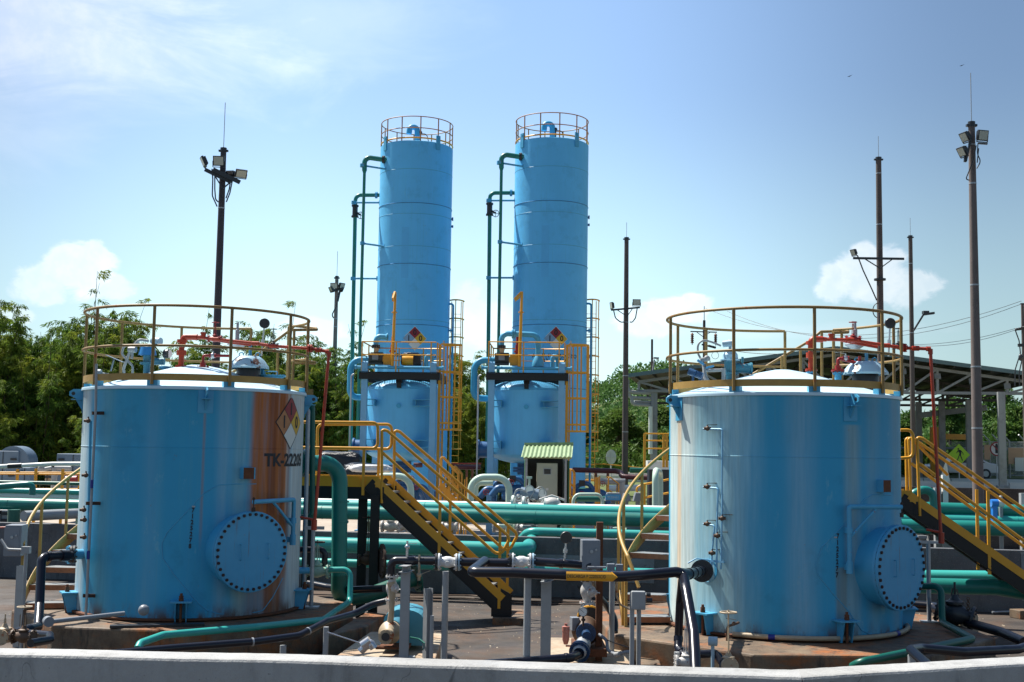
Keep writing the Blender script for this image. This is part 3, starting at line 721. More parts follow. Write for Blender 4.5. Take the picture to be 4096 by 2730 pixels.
    b.cyl(P1-Vector((0,0,.02)),P1+Vector((0,0,.14)),.048,nn=12); b.cyl(P2-Vector((0,0,.36)),P2-Vector((0,0,.28)),.048,nn=12); b.beam(cylpt(c,TR-.02,da,z0+.06),P1+Vector((0,0,.06)),.04,.08); b.beam(cylpt(c,TR-.02,da,z1-.32),P2-Vector((0,0,.32)),.04,.08)
    obj('davit_arm',b,M['blue_trim'],root)
    b=MB(); e=Vector((top.x,top.y,z1)); b.cyl(e-Vector((0,0,.10)),e+Vector((0,0,.07)),.009,nn=8); b.cyl(e+Vector((0,0,.03)),e+Vector((0,0,.06)),.02,nn=6); b.box(e-Vector((0,0,.11)),(.03,.05,.06),A); obj('eye_bolt',b,M['rustd'],mw)
    # anchor chairs
    for a in ((-150.9,-78.8,-2.4,75,147) if L else (-139.5-8,-139.5,-75.3,-8,68,147))[0 if L else 1:]:
        b=MB(); A2=R(a); u2=Vector((math.cos(A2),math.sin(A2),0)); s2=Vector((-math.sin(A2),math.cos(A2),0)); P0=cylpt(c,TR,a,0)
        b.box(P0+u2*.10+Vector((0,0,.80)),(.24,.30,.022),A2)
        for s in (-1,1):
            p=P0+s2*s*.075; b.prism([p+Vector((0,0,PZ+.01))-s2*.006,p+u2*.13+Vector((0,0,PZ+.01))-s2*.006,p+u2*.20+Vector((0,0,.788))-s2*.006,p+Vector((0,0,.788))-s2*.006],s2*.012)
        ch=obj('anchor_chair',b,M['blue_trim'],root)
        b=MB(); p=P0+u2*.13; b.cyl(p+Vector((0,0,PZ)),p+Vector((0,0,.92)),.020,nn=8); b.cyl(p+Vector((0,0,.812)),p+Vector((0,0,.85)),.036,nn=6); b.cyl(p+Vector((0,0,.855)),p+Vector((0,0,.885)),.034,nn=6); obj('anchor_bolt',b,M['rusty'],ch)
    # instrument box
    ba=-49.3 if L else -50.6; A3=R(ba); b=MB(); p=cylpt(c,TR+.05,ba,2.63 if L else 2.61); b.box(p,(.12,.20,.17),A3); bx=obj('nameplate_bracket',b,M['blue_trim'],root,bevel=.006)
    b=MB(); b.box(cylpt(c,TR+.113,ba-.4,2.63 if L else 2.61),(.006,.17,.165),A3); obj('rusty_plate',b,M['rusty'],bx)
    # numbers
    s='7125278' if L else '7125277'; 
    for i,ch in enumerate(s):
        f=i/6; z=(2.09 if L else 1.925)+f*((1.575-2.09) if L else (1.40-1.925)); an=(-75.1 if L else -77.1)+f*(-.8 if L else -.6)
        text_on_cyl('digit',ch,.092,c,TR,R(an),z,'ink',root,.004,.8)
    b=MB(); b.box(cylpt(c,TR+.003,-74.9 if L else -78.2,2.145 if L else 1.91),(.008,.045,.02),R(-75)); obj('tag_plate',b,M['galv'],root)
    if L:
        diamond(c,TR,R(-18.4),3.40,.385,.40,root,'110','dfad')
        # tag runs on behind the red pipe
        text_on_cyl('tank_number','TK-22205',.262,c,TR,R(-19.5),2.815,'ink',root,.010,1.06)
    else:
        text_on_cyl('tank_number','TK-22205',.262,c,TR,R(11),2.78,'ink',root,.010,1.06)
    # nozzle to the lower left
    na=-142 if L else -139.8; A4=R(na); u4=Vector((math.cos(A4),math.sin(A4),0)); nz=1.385; p=cylpt(c,TR,na,nz)
    b=MB(); b.cyl(p-u4*.05,p+u4*.20,.075,nn=20); 
    if not L: b.lathe([(0,0.),(.16,0.),(.16,.012)],p-u4*.004,28,u4)
    flange(b,p+u4*.20,u4,.135,.028,8,.011); obj('nozzle',b,M['blue_trim'],root)
    return root
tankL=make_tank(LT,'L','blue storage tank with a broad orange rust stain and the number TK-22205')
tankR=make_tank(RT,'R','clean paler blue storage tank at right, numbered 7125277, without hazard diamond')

# ---- roof equipment (each bolted on its tank)
def roof_gear(c,L,root):
    S='C1' if L else 'C2'
    # conservation vent hood
    if L: hc=Q('C1',1680,650,c[1]-.15); rr=.31; 
    else: hc=Q('C2',1915,640,c[1]-.15); rr=.325
    z0=RIM+.12
    b=MB(); b.lathe([(rr*.60,hc.z-.40),(rr*.60,hc.z-.05),(rr*.52,hc.z+.02)],(hc.x,hc.y,0),32); b.lathe([(rr*.72,hc.z-.22),(rr*.72,hc.z-.19),(rr*.6,hc.z-.19)],(hc.x,hc.y,0),32,sharp=(1,)); nk=obj('vent_neck',b,M['darkm'],root)
    b=MB(); b.lathe([(rr*.98,hc.z-.035),(rr*1.04,hc.z-.03),(rr*1.04,hc.z-.005),(rr*.80,hc.z+.10),(rr*.60,hc.z+.155),(rr*.52,hc.z+.165),(0,hc.z+.17)],(hc.x,hc.y,0),40,sharp=(0,))
    hd=obj('vent_hood',b,M['hoodp'],root)
    for ox in (-.12,.14): b=MB(); b.torus((hc.x+ox,hc.y,hc.z+.19),(0,1,0),.035,.008,12,6); obj('lifting_eye',b,M['blue_trim'],hd)
    b=MB(); b.cyl((hc.x+.02,hc.y,hc.z+.16),(hc.x+.02,hc.y,hc.z+.34),.025,nn=10); obj('vent_stub',b,M['blue_trim'],hd)
    b=MB(); q=Vector((hc.x-.12,hc.y+.1,hc.z+.42)) if not L else Vector((hc.x-.24,hc.y+.2,hc.z+.36)); b.lathe([(0,-.09),(.10,-.085),(.20,-.02),(.235,.0),(.235,.02),(.2,.04),(.10,.10),(.05,.11),(.05,.36),(.03,.37),(.03,.55),(0,.55)],q,28,sharp=(3,4)); shrink(obj('diaphragm_housing',b,M['galv'],root),q,.66)
    # flanged stubs that the red pipes leave from
    def stub(x,y,dep,r=.05):
        p=Q(S,x,y,dep); b=MB(); b.cyl((p.x,p.y,RIM+.05),(p.x,p.y,p.z),r,nn=14); flange(b,(p.x,p.y,p.z),(0,0,1),r*1.6,.02,8,.008); obj('roof_nozzle',b,M['blue_trim'],root); return p
    if L: s1=stub(940,678,c[1]-.25,.05); s2=stub(1180,680,c[1]-.25,.045)
    else: s1=stub(1385,640,c[1]-.25,.05); s2=stub(1648,643,c[1]-.25,.052)
    # mixer / level gauge group on the left part of the roof
    if L:
        p=Q('C1',570,600,c[1]); 
        b=MB(); b.cyl((p.x,p.y,RIM),(p.x,p.y,p.z-.04),.08,nn=18); b.lathe([(.15,-.06),(.15,-.03),(.15,.0),(.15,.0)],(p.x,p.y,p.z),24); flange(b,(p.x,p.y,p.z-.03),(0,0,1),.17,.03,8,.012); b.cyl((p.x,p.y,p.z),(p.x,p.y,p.z+.16),.10,nn=18); b.cyl((p.x+.05,p.y,p.z+.02),(p.x+.42,p.y,p.z+.02),.085,nn=18)
        mg=shrink(obj('vent_valve_body',b,M['blue_dark2'],root),p,.66)
        b=MB(); b.lathe([(.22,.17),(.215,.19),(.17,.36),(0,.37)],(p.x,p.y,p.z),28,sharp=(0,2)); shrink(obj('vent_valve_cap',b,M['blue_dark2b'],mg),p,.66)
        b=MB(); q=Vector((p.x+.16,p.y-.02,p.z+.50)); b.ball(q,.11,16,(1,1,.85)); b.cyl(q,q+Vector((.16,-.08,-.02)),.095,nn=20); b.cyl(q-Vector((0,0,.12)),q+Vector((0,0,0)),.04,nn=10); shrink(obj('transmitter_head',b,M['blue_pale'],root),p,.68)
        b=MB(); b.tube(fil([q-Vector((.14,0,0)),q-Vector((.36,0,-.03)),q-Vector((.55,.0,.20)),q-Vector((.70,.0,.66)),q-Vector((.66,0,.9))],.12,6),.032,10); shrink(obj('conduit',b,M['greyl'],root),p,.68)
        b=MB(); q2=Q('C1',790,510,c[1]-.1); b.cyl(q2-Vector((.05,0,0)),q2+Vector((.05,-.03,0)),.11,nn=24); ga=shrink(obj('side_gauge',b,M['darkm'],root),q2,.66); b=MB(); b.cyl(q2+Vector((.05,-.03,0)),q2+Vector((.055,-.034,0)),.095,nn=24); shrink(obj('dial',b,M['lens'],ga),q2,.66)
        b=MB(); q3=Q('C1',430,465,c[1]); b.cyl(q3-Vector((.13,0,0)),q3+Vector((.05,-.04,0)),.075,nn=18); b.cyl(q3-Vector((.05,0,.22)),q3-Vector((.05,0,0)),.035,nn=10); b.tube(fil([q3+Vector((-.1,0,.1)),q3+Vector((-.26,0,.1)),q3+Vector((-.30,0,-.1)),q3+Vector((-.12,0,-.3)),q3+Vector((-.02,0,-.4)),q3+Vector((-.02,0,-.62))],.1,5),.028,8); shrink(obj('level_transmitter',b,M['greyl'],root),q3,.66)
        b=MB(); q4=Q('C1',215,562,c[1]-.9); b.box(q4,(.42,.22,.012),0,Matrix.Rotation(R(22),3,'Y')); b.beam(q4-Vector((0.02,0,.02)),q4-Vector((.08,0,.30)),.03,.03); b.cyl(q4-Vector((.33,.02,.36)),q4+Vector((.27,0,-.45)),.035,nn=12); b.cyl(q4+Vector((.27,0,-.52)),q4+Vector((.27,0,-.38)),.08,nn=16); b.cyl(q4-Vector((.42,.02,.36)),q4-Vector((.30,.02,.36)),.10,nn=18); b.cyl(q4-Vector((.26,0,.4)),Vector((q4.x-.26,q4.y,RIM+.05)),.022,nn=8); shrink(obj('gauge_head_bracket',b,M['greyb2'],root),q4,.64)
        b=MB(); q5=Q('C1',765,660,c[1]-.1); b.lathe([(.09,-.14),(.09,.0),(.17,.0),(.17,.03),(.0,.05)],q5,22,sharp=(1,2,3)); flange(b,q5-Vector((0,0,.02)),(0,0,1),.16,.02,8,.01); shrink(obj('small_manhole',b,M['blue_trim'],root),q5,.55)
        b=MB(); q6=Q('C1',1930,745,c[1]+.1); b.lathe([(.33,-.12),(.33,-.03),(.40,-.03),(.40,.0),(0,.02)],q6,40,sharp=(1,2,3))
        for i in range(20): a=2*PI*i/20; b.cyl(q6+Vector((.36*math.cos(a),.36*math.sin(a),-.05)),q6+Vector((.36*math.cos(a),.36*math.sin(a),.02)),.014,nn=6)
        b.tube(fil([q6+Vector((-.16,-.1,.0)),q6+Vector((-.16,-.1,.1)),q6+Vector((.18,-.1,.1)),q6+Vector((.18,-.1,.0))],.02,3),.014,6); b.cyl(q6+Vector((-.25,0,.0)),q6+Vector((-.25,0,.18)),.055,nn=12); shrink(obj('roof_manhole',b,M['blue_trim'],root),q6,.58)
    else:
        p=Q('C2',590,640,c[1]); 
        b=MB(); b.cyl((p.x,p.y,RIM),(p.x,p.y,p.z-.03),.085,nn=18); flange(b,(p.x,p.y,p.z-.02),(0,0,1),.17,.04,8,.013); b.cyl((p.x,p.y,p.z),(p.x,p.y,p.z+.22),.12,nn=18); b.cyl((p.x+.1,p.y,p.z+.09),(p.x+.42,p.y,p.z+.09),.10,nn=18); b.cyl((p.x+.40,p.y,p.z+.09),(p.x+.44,p.y,p.z+.09),.12,nn=18); b.cyl((p.x+.25,p.y,p.z+.1),(p.x+.25,p.y,p.z+.32),.025,nn=8)
        mg=shrink(obj('vent_valve_body',b,M['tealw'],root),p,.75)
        b=MB(); b.lathe([(.20,.24),(.205,.26),(.16,.26),(.155,.36),(.10,.44),(0,.45)],(p.x,p.y,p.z),28,sharp=(1,2)); shrink(obj('vent_valve_cap',b,M['hoodp'],mg),p,.75)
        b=MB(); q=Vector((p.x,p.y,p.z+.60)); b.ball(q,.085,14); b.cyl(q-Vector((.14,0,.02)),q+Vector((.05,-.1,0)),.07,nn=16); b.cyl(q-Vector((0,0,.16)),q,.03,nn=10); shrink(obj('transmitter_head',b,M['blue_pale'],root),p,.75)
        a0=Q('C2',500,378,c[1]); b=MB(); b.tube(fil([a0,Q('C2',420,345,c[1]),Q('C2',330,318,c[1]),Q('C2',272,360,c[1]),Q('C2',272,450,c[1]),Q('C2',320,540,c[1]),Q('C2',335,680,c[1]-.1)],.12,6),.016,10); obj('conduit',b,M['greyl'],root)
        b=MB(); q=Q('C2',340,620,c[1]-.2); b.cyl(q-Vector((0,0,.3)),q+Vector((0,0,.15)),.035,nn=10); b.lathe([(.10,-.30),(.12,-.22),(.06,-.12),(.04,0)],q,16); b.cyl(q+Vector((0,0,.0)),q+Vector((.45,0,.02)),.035,nn=10); b.cyl(q+Vector((.43,0,-.2)),q+Vector((.43,0,.06)),.045,nn=12); b.cyl(q+Vector((-.1,0,.24)),q+Vector((.12,0,.27)),.05,nn=10); b.ball(q+Vector((.05,0,.28)),.07,12); shrink(obj('level_gauge',b,M['greyl'],root),q,.66)
        for (x,y,an) in ((300,540,35),(390,585,-15)):
            q=Q('C2',x,y,c[1]-.25); b=MB(); b.box(q,(.20,.10,.05),0,Matrix.Rotation(R(an),3,'Y')); shrink(obj('small_lever',b,M['blue_hi'],root),q,.6)
        for (x,y) in ((225,640),(295,665)):
            q=Q('C2',x,y,c[1]-.3); b=MB(); b.cyl(q-Vector((.10,0,-.03)),q+Vector((.05,-.06,-.03)),.085,nn=18); b.cyl(q-Vector((0,0,.22)),q,.03,nn=8); shrink(obj('blue_transmitter',b,M['blue_hid'],root),q,.62)
    return s1,s2,hc

rgL=roof_gear(LT,True,tankL); rgR=roof_gear(RT,False,tankR)

# ---- red fire water pipes over the roofs and down the right side
def red_pipe(c,L,s1,s2):
    S='C1' if L else 'C2'; Y=c[1]-.25
    root=thing('fire_pipe','red fire pipe crossing the %s tank roof and dropping down its right side'%('rusty left' if L else 'clean right'),'pipe',(s1.x,s1.y,s1.z))
    top=Q(S,*( (965,330) if L else (1385,315)),Y)
    b=MB(); b.tube([s1+Vector((0,0,.03)),Vector((s1.x,s1.y,s1.z+.35))],[.043,.043],14); b.tube([Vector((s1.x,s1.y,s1.z+.35)),Vector((top.x,top.y,top.z-.07))],[.050,.050],14)
    b.tube([s1+Vector((0,0,.22)),s1+Vector((0,0,.30))],.076,14); b.tube([s1+Vector((0,0,.42)),s1+Vector((0,0,.47))],.078,14); flange(b,s1+Vector((0,0,.035)),(0,0,1),.09,.02,8,.009)
    if L: x=[(965,325),(1120,328),(1330,350),(1760,396),(1950,425),(2353,452)]
    else: x=[(1385,310),(1500,315),(1770,320),(2120,375),(2290,398)]
    pts=[Q(S,px,py,Y-.02*i) for i,(px,py) in enumerate(x)]
    b.tube(fil([Vector((top.x,top.y,top.z-.10)),pts[0],pts[1]],.06,6),.048,14); obj('riser_pipe',b,M['red'],root)
    b=MB(); b.tube(pts[1:],.025,12); 
    for q in pts[1:-1]: b.cyl(q-Vector((.06,0,0)),q+Vector((.05,0,0)),.034,nn=12)
    b.tube([pts[2]+Vector((-.12,.1,.0)),pts[3]+Vector((-.1,.1,-.02))],.022,10)
    q=pts[1].lerp(pts[2],.3); b.cyl(q,q+Vector((0,0,.07)),.036,nn=12); b.cyl(q+Vector((0,0,.06)),q+Vector((0,0,.09)),.046,nn=8)
    last=pts[-1]
    cor=Q('Z2',655,690,Y-.12) if L else Q('Z4',1455,665,Y-.12); bot=Q('Z6',562,815,Y+.35) if L else Q('Z8',1455,930,Y+.35); bot=Vector((cor.x+(bot.x-cor.x),cor.y,bot.z))
    obj('header_pipe',b,M['red'],root)
    b=MB(); b.tube(fil([last,cor,bot],.05,5),.025,12); b.cyl(cor+Vector((-.06,0,0)),cor+Vector((0.0,0,0)),.036,nn=10); b.cyl(cor-Vector((0,0,.08)),cor-Vector((0,0,0)),.036,nn=10)
    m_=last.lerp(cor,.45); b.cyl(m_-Vector((.05,0,0)),m_+Vector((.05,0,0)),.038,nn=10); flange(b,last+Vector((-.02,0,0)),(1,0,0),.065,.025,6,.008); flange(b,last+Vector((.02,0,0)),(1,0,0),.065,.02,6,.008)
    b.cyl(bot,bot+Vector((0,0,.16)),.045,nn=10); b.cyl(bot+Vector((0,0,.16)),bot+Vector((-.22,0,.2)),.018,nn=8)
    obj('down_pipe',b,M['red'],root)
    lab='left' if L else 'right'
    v1=Q(S,*((1312,345) if L else (1795,315)),Y); gate_valve('globe_valve',None,v1,(1,0,0),.05,.2,'redd',root,wmat='redd',stem=.26)
    v2=Q(S,*((1950,425) if L else (2240,385)),Y); gate_valve('globe_valve',None,v2,(1,0,0),.045,.14,'darkm',root,wmat='darkm',stem=.27)
    gp=Q(S,*((1855,176) if L else (2158,157)),Y); gauge('pressure_gauge','large black backed pressure gauge above the red pipe on the %s tank'%lab,gp,(.05,1,0),.080,Vector((gp.x-.03,gp.y,gp.z-.52 if L else gp.z-.50)),'darkm',False)
    # small branch from the second stub
    b=MB(); a1=s2+Vector((0,0,.03)); a2=s2+Vector((0,0,.22)); 
    if L: a3=Q(S,1480,585,Y); b.tube(fil([a1,a2,Vector((a3.x,a3.y,a2.z-.0))],.03,4),.022,10); b.cyl(a1,a1+Vector((0,0,.08)),.045,nn=10)
    else:
        a3=Q(S,1860,555,Y); a4=Q(S,1860,480,Y); b.tube(fil([a1,a2,Vector((a3.x,a3.y,a3.z)),a4],.03,4),.024,10); b.cyl(a1,a1+Vector((0,0,.08)),.05,nn=10); b.cyl(a3-Vector((0,0,.04)),a3+Vector((0,0,.05)),.036,nn=8)
    flange(b,a1,(0,0,1),.10,.02,8,.010); mid=a2.lerp(Vector((a3.x,a3.y,a2.z)),.35); b.cyl(mid-Vector((.05,0,0)),mid+Vector((.05,0,0)),.035,nn=8)
    obj('branch_pipe',b,M['redd'],root); 
    b=MB(); b.ball(mid+Vector((.0,0,0)),.045,10); b.cyl(mid,mid+Vector((0,0,.07)),.012,nn=6); b.beam(mid+Vector((0,0,.07)),mid+Vector((-.16,0,.09)),.02,.006); obj('ball_valve',b,M['chrome'],root)
red_pipe(LT,True,rgL[0],rgL[1]); red_pipe(RT,False,rgR[0],rgR[1])

# ---- landing rails and flight behind each tank roof
def landing(c,L):
    t=thing('roof_access_stair','weathered yellow access stair reaching the roof from behind the %s tank'%('rusty left' if L else 'clean right'),'stairs',cylpt(c,2.2,60,PZ))
    S='C1' if L else 'C2'; Y=c[1]+1.75
    b=MB()
    if L:
        e=[Q(S,1490,725,Y),Q(S,2120,262,Y),Q(S,2180,205,Y),Q(S,2352,222,Y),Q('Z2',540,480,Y-.1),Q('Z2',545,492,Y-.5),Q('Z2',330,495,Y-.9)]
    else: e=[Q(S,740,700,Y),Q(S,1385,320,Y),Q(S,1475,240,Y),Q(S,1745,232,Y),Q(S,1745,245,Y-.4),Q(S,1600,250,Y-.6)]
    b.tube(fil(e,.06,4),.024,10); obj('handrail',b,M['tanrail'],t)
    b=MB()
    if L: 
        f=[Q('Z2',340,770,Y-.9),Q('Z2',530,785,Y-.5),Q('Z2',530,795,Y),Q('Z2',330,790,Y)]
        b.tube(fil(f,.05,4),.022,8); b.beam(Q('Z2',460,1050,Y-.3),Q('Z2',512,1052,Y-.3),.02,.10); obj('mid_rail',b,M['tanrail'],t)
        cols=[('Z2',197,700,870),('Z2',343,500,940),('Z2',470,490,1030)]
    else:
        b.tube([Q(S,1600,560,Y-.5),Q(S,1740,565,Y-.4)],.022,8); obj('mid_rail',b,M['tanrail'],t)
        cols=[(S,1097,480,700),(S,1280,400,700),(S,1487,250,700),(S,1604,240,700),(S,1683,250,560)]
    for (s_,x,y0,y1) in cols:
        b=MB(); p=Q(s_,x,y0,Y-.3); b.cyl((p.x,p.y,p.z),(p.x,p.y,RIM+.0),.024,nn=8); obj('post',b,M['tanrail'],t)
landing(LT,True); landing(RT,False)

# ---- curved stairs climbing the left flank of each tank
def spiral(c,L):
    t=thing('curved_staircase','yellow curved staircase climbing the left flank of the %s tank'%('rust stained' if L else 'paler right'),'stairs',cylpt(c,2.2,190,PZ))
    ri,ro=TR+.04,2.42
    hand=[('F',183,1088),('F',150,1115),('F',118,1165),('F',92,1230),('F',79,1305)] if L else [('F',1535,1005),('F',1500,1040),('F',1450,1110),('F',1434,1165),('F',1437,1215),('F',1452,1258),('F',1471,1288)]
    # helix: angle a (deg) to tread height; starts low at the front, climbs to the rear
    a_s,a_e=-150,-215; zlo,zhi=.62,2.25
    if L: a_s,a_e,zlo,zhi=-168,-232,.60,2.25
    else: a_s,a_e,zlo,zhi=-176,-250,.62,2.55
    nst=8
    b=MB(); pts=[]
    st=MB()
    for i in range(nst):
        f=i/(nst-1); a=a_s+(a_e-a_s)*f; z=zlo+(zhi-zlo)*f
        tb=MB(); w_=R(4.2)
        P=[cylpt(c,rr,a+s,z) for rr,s in ((ri,-4.6),(ro,-3.6),(ro,3.6),(ri,4.6))]
        tb.prism([p-Vector((0,0,.018)) for p in P][::-1],(0,0,.016)); tr=obj('tread',tb,M['grating'],t)
        nb=MB(); nb.beam(P[0]-Vector((0,0,.045)),P[1]-Vector((0,0,.045)),.012,.08); nb.beam(P[3]-Vector((0,0,.045)),P[2]-Vector((0,0,.045)),.012,.08); obj('nosing',nb,M['rustl'],tr)
    NP=40; out=[cylpt(c,ro+.02,a_s+8+(a_e-a_s-10)*i/NP,zlo-.13+(zhi+.1-zlo)*(i-NP*8/(abs(a_e-a_s)+10)*0)/NP) for i in range(NP+1)]
    vs=[]
    for p in out:
        d=Vector((p.x-c[0],p.y-c[1],0)).normalized()*.006
        vs+= [p-d-Vector((0,0,.11)),p+d-Vector((0,0,.11)),p+d+Vector((0,0,.11)),p-d+Vector((0,0,.11))]
    st.add(vs,[(i*4+j,i*4+(j+1)%4,i*4+4+(j+1)%4,i*4+4+j) for i in range(NP) for j in range(4)],True); obj('stringer',st,M['tan'],t)
    hb=MB(); hp=[cylpt(c,ro+.04,a_s+10+(a_e-a_s-14)*i/NP,zlo+.90+(zhi-zlo+.1)*i/NP) for i in range(NP+1)]
    if not L: hp=[hp[0]+Vector((.14,-.22,-.42))]+hp
    hb.tube(fil(hp,.05,3),.027,10); obj('handrail',hb,M['tan'],t)
    for f in (0.02,.06,.34,.55,.78,.98) if L else (.02,.06,.2,.38,.58,.8,.99):
        i=f*NP; a=a_s+10+(a_e-a_s-14)*f; z=zlo+.90+(zhi-zlo+.1)*f; zb=(z-1.02) if f>.1 else PZ
        pb=MB(); pb.box((*cylpt(c,ro+.04,a,0).xy,(z+zb)/2),(.045,.02,z-zb),R(a)); obj('baluster',pb,M['tan'],t)
spiral(LT,True); spiral(RT,False)

# ------------------------------------------------------------------ yellow stairs with black stringers
def yellow_stair(L):
    """one flight and a landing; the near stringer is read off the picture at depth Yn, the far one stands .85 m behind"""
    t=thing('steel_staircase','black steel staircase with yellow rails descending '+('in the middle between the two round tanks' if L else 'at the right edge behind the red down pipe'),'stairs',(0,0,0))
    if L: Yn=21.7; A=Q('Z6',1075,430,Yn); B_=Q('Z6',2190,1470,Yn)
    else: Yn=20.6; A=Q('Z8',1265,560,Yn); B_=A+Vector((3.0,0,-2.05))
    t.location=Vector((B_.x,B_.y,0))
    far=Vector((.14,.86,0)); d=(B_-A).normalized(); up=Vector((-d.z,0,d.x)); 
    if up.z<0: up=-up
    SW=.19
    for k,o in enumerate((Vector((0,0,0)),far)):
        a=A+o; b_=B_+o
        b=MB(); b.beam(a+up*-.08-d*.12,b_+up*-.08,.016,SW+.05,up)
        b.beam(a+up*-.19-d*.1,b_+up*-.19,.07,.014,up)
        if k==0:
            for i in range(9):
                q=a.lerp(b_,(i+.35)/9)
                for s in (-.03,.05): b.cyl(q+up*-.13+d*s-Vector((0,.016,0)),q+up*-.13+d*s-Vector((0,.004,0)),.012,nn=6)
        obj('stringer',b,M['black'],t)
        b=MB(); b.beam(a+up*.065-d*.04-Vector((0,.012,0)),b_+up*.065-Vector((0,.012,0)),.012,.13,up); obj('kick_plate',b,M['yellow'],t)
    n=11
    for i in range(n):
        q=A.lerp(B_,(i+.55)/n)+up*-.06; b=MB(); P=[q+Vector((-.13,.01,0)),q+Vector((.13,.01,0)),q+Vector((.13,.01,0))+far*.97,q+Vector((-.13,.01,0))+far*.97]
        b.prism(P,(0,0,.028)); b.beam(P[1]+Vector((0,0,.01)),P[2]+Vector((0,0,.01)),.02,.035)
        obj('tread',b,M['grating'],t)
    # rails along the flight
    def r(z,x,y,o): return Q(z,x,y,Yn)+o
    nr=.027
    if L:
        # pixel polyline of the near rail; far rail is the same shape moved back
        top=[(1128,590),(1128,-372+22),(1150,-370),(1200,-330)]
        near_top=[('C3',820,840),('C3',825,-10),('C3',880,0),('C3',2353,1180)]
        P0=Q('C3',822,842,Yn); P1=Q('C3',825,5,Yn); P2=Q('C3',885,10,Yn)
        E1=Q('Z6',2280,900,Yn); 
        # corner where the rail hooks back to the lower rail
        E2=Q('Z6',2185,1075,Yn)
        lowS=Q('Z6',1135,140,Yn)
        post1=(Q('Z6',1645,590,Yn),Q('Z6',1645,1040,Yn)); post2=(Q('Z6',2182,830,Yn),Q('Z6',2182,1535,Yn))
    else:
        P0=Q('Z8',1360,705,Yn); P1=Q('Z8',1335,5,Yn); P2=Q('Z8',1385,12,Yn); s_=(B_-A)
        E1=P2+s_*(.93); E2=E1+Vector((-.05,0,-.55)); lowS=Q('Z8',1355,235,Yn)
        post1=(Q('Z8',1965,480,Yn),Q('Z8',1990,1230,Yn)); post2=(E1-d*.5,E1-d*.5+Vector((0,0,-1.2)))
    P1.z+=.01
    for k,o in enumerate((Vector((0,0,0)),far)):
        b=MB(); b.tube(fil([P0+o,P1+o,P2+o,E1+o,E2+o,lowS+o],[.11,.11,.10,.12],6),nr,12); 
        obj('handrail',b,M['yellow'],t)
        for (a,c_) in (post1,post2):
            b=MB(); b.box(((a.x+c_.x)/2+o.x,Yn+o.y,(a.z+c_.z)/2),(.05,.03,a.z-c_.z)); obj('post',b,M['yellow'],t)
    # landing platform running left from the head of the flight
    xl=-3.3 if L else 5.2
    if L: 
        pl=[Vector((A.x+.05,Yn,A.z)),Vector((-5.0,Yn+.35,A.z))]
    else: pl=[Vector((A.x+.05,Yn,A.z)),Vector((A.x-1.0,Yn+.2,A.z))]
    for k,o in enumerate((Vector((0,0,0)),far)):
        b=MB(); b.beam(pl[0]+o+Vector((0,-.01,.06)),pl[1]+o+Vector((0,-.01,.06)),.012,.19); obj('toe_plate',b,M['yellow'],t)
        b=MB(); b.beam(pl[0]+o+Vector((0.1,.01,-.14)),pl[1]+o+Vector((0,.01,-.14)),.07,.22); obj('platform_beam',b,M['black'],t)
    b=MB(); b.prism([pl[0]+Vector((0,.03,-.02)),pl[0]+far+Vector((0,-.03,-.02)),pl[1]+far+Vector((0,-.03,-.02)),pl[1]+Vector((0,.03,-.02))],(0,0,.02)); obj('platform_floor',b,M['grating'],t)
    if L:
        for (x0,x1) in ((920,1000),(1035,1105)):
            a=Q('Z6',(x0+x1)/2,545,Yn+(.0 if x0==1035 else .5)); b=MB(); b.ibeam((a.x,a.y,0),(a.x,a.y,a.z+.05),.15,.15,.012); obj('column',b,M['black'],t)
        a=Q('Z6',470,545,Yn+.5); b=MB(); b.ibeam((a.x,a.y,0),(a.x,a.y,a.z),.15,.15,.012); obj('column',b,M['black'],t)
        # landing guard loops (near and far)
        b=MB(); y=Yn
        b.tube(fil([Q('Z6',420,92,y),Q('Z6',1092,100,y),Q('Z2',1092,1325,y),Q('Z2',425,1320,y)],[.10,.10],6),nr,12); obj('guard_rail',b,M['yellow'],t)
        b=MB(); y=Yn+.9
        b.tube(fil([Q('Z6',546,360,y),Q('Z2',552,1340,y),Q('Z2',1218,1340,y),Q('Z6',1212,105,y),Q('Z6',552,98,y)],[.10,.10,.1],6),nr,12); obj('guard_rail',b,M['yellow'],t)
        for (x,y0,y1,yy) in ((968,110,520,Yn),(1102,100,430,Yn+.5)):
            b=MB(); a=Q('Z6',x,y0,yy);c_=Q('Z6',x,y1,yy); b.box((a.x,yy,(a.z+c_.z)/2),(.05,.03,a.z-c_.z)); obj('post',b,M['yellow'],t)
        # foot
        b=MB(); f=Vector((B_.x+.12,Yn+.43,0)); b.box((f.x+.05,f.y,.06),(.6,1.25,.12)); obj('footing',b,M['pad'],t)
        for o in (Vector((0,0,0)),far): b=MB(); b.prism([Vector((B_.x-.16,Yn+o.y,.12)),Vector((B_.x+.2,Yn+o.y,.12)),Vector((B_.x+.2,Yn+o.y,.50)),Vector((B_.x-.02,Yn+o.y,.62)),Vector((B_.x-.16,Yn+o.y,.60))],(0,.016,0)); b.box((B_.x+.03,Yn+o.y,.127),(.3,.16,.014)); obj('foot_bracket',b,M['black'],t)
    else:
        b=MB(); y=Yn; b.tube(fil([Q('Z8',1180,188,y),Q('Z8',1300,180,y),Q('Z4',1300,1390,y),Q('Z4',1185,1392,y)],[.10,.10],6),nr,12); obj('guard_rail',b,M['yellow'],t)
        b=MB(); y=Yn+.9; b.tube(fil([Q('Z8',1245,478,y),Q('Z4',1236,1465,y),Q('Z4',1285,1468,y),Q('C5',900,900,y)],[.10,.06],6),nr,12); obj('guard_rail',b,M['yellow'],t)
    return t
stL=yellow_stair(True); stR=yellow_stair(False)

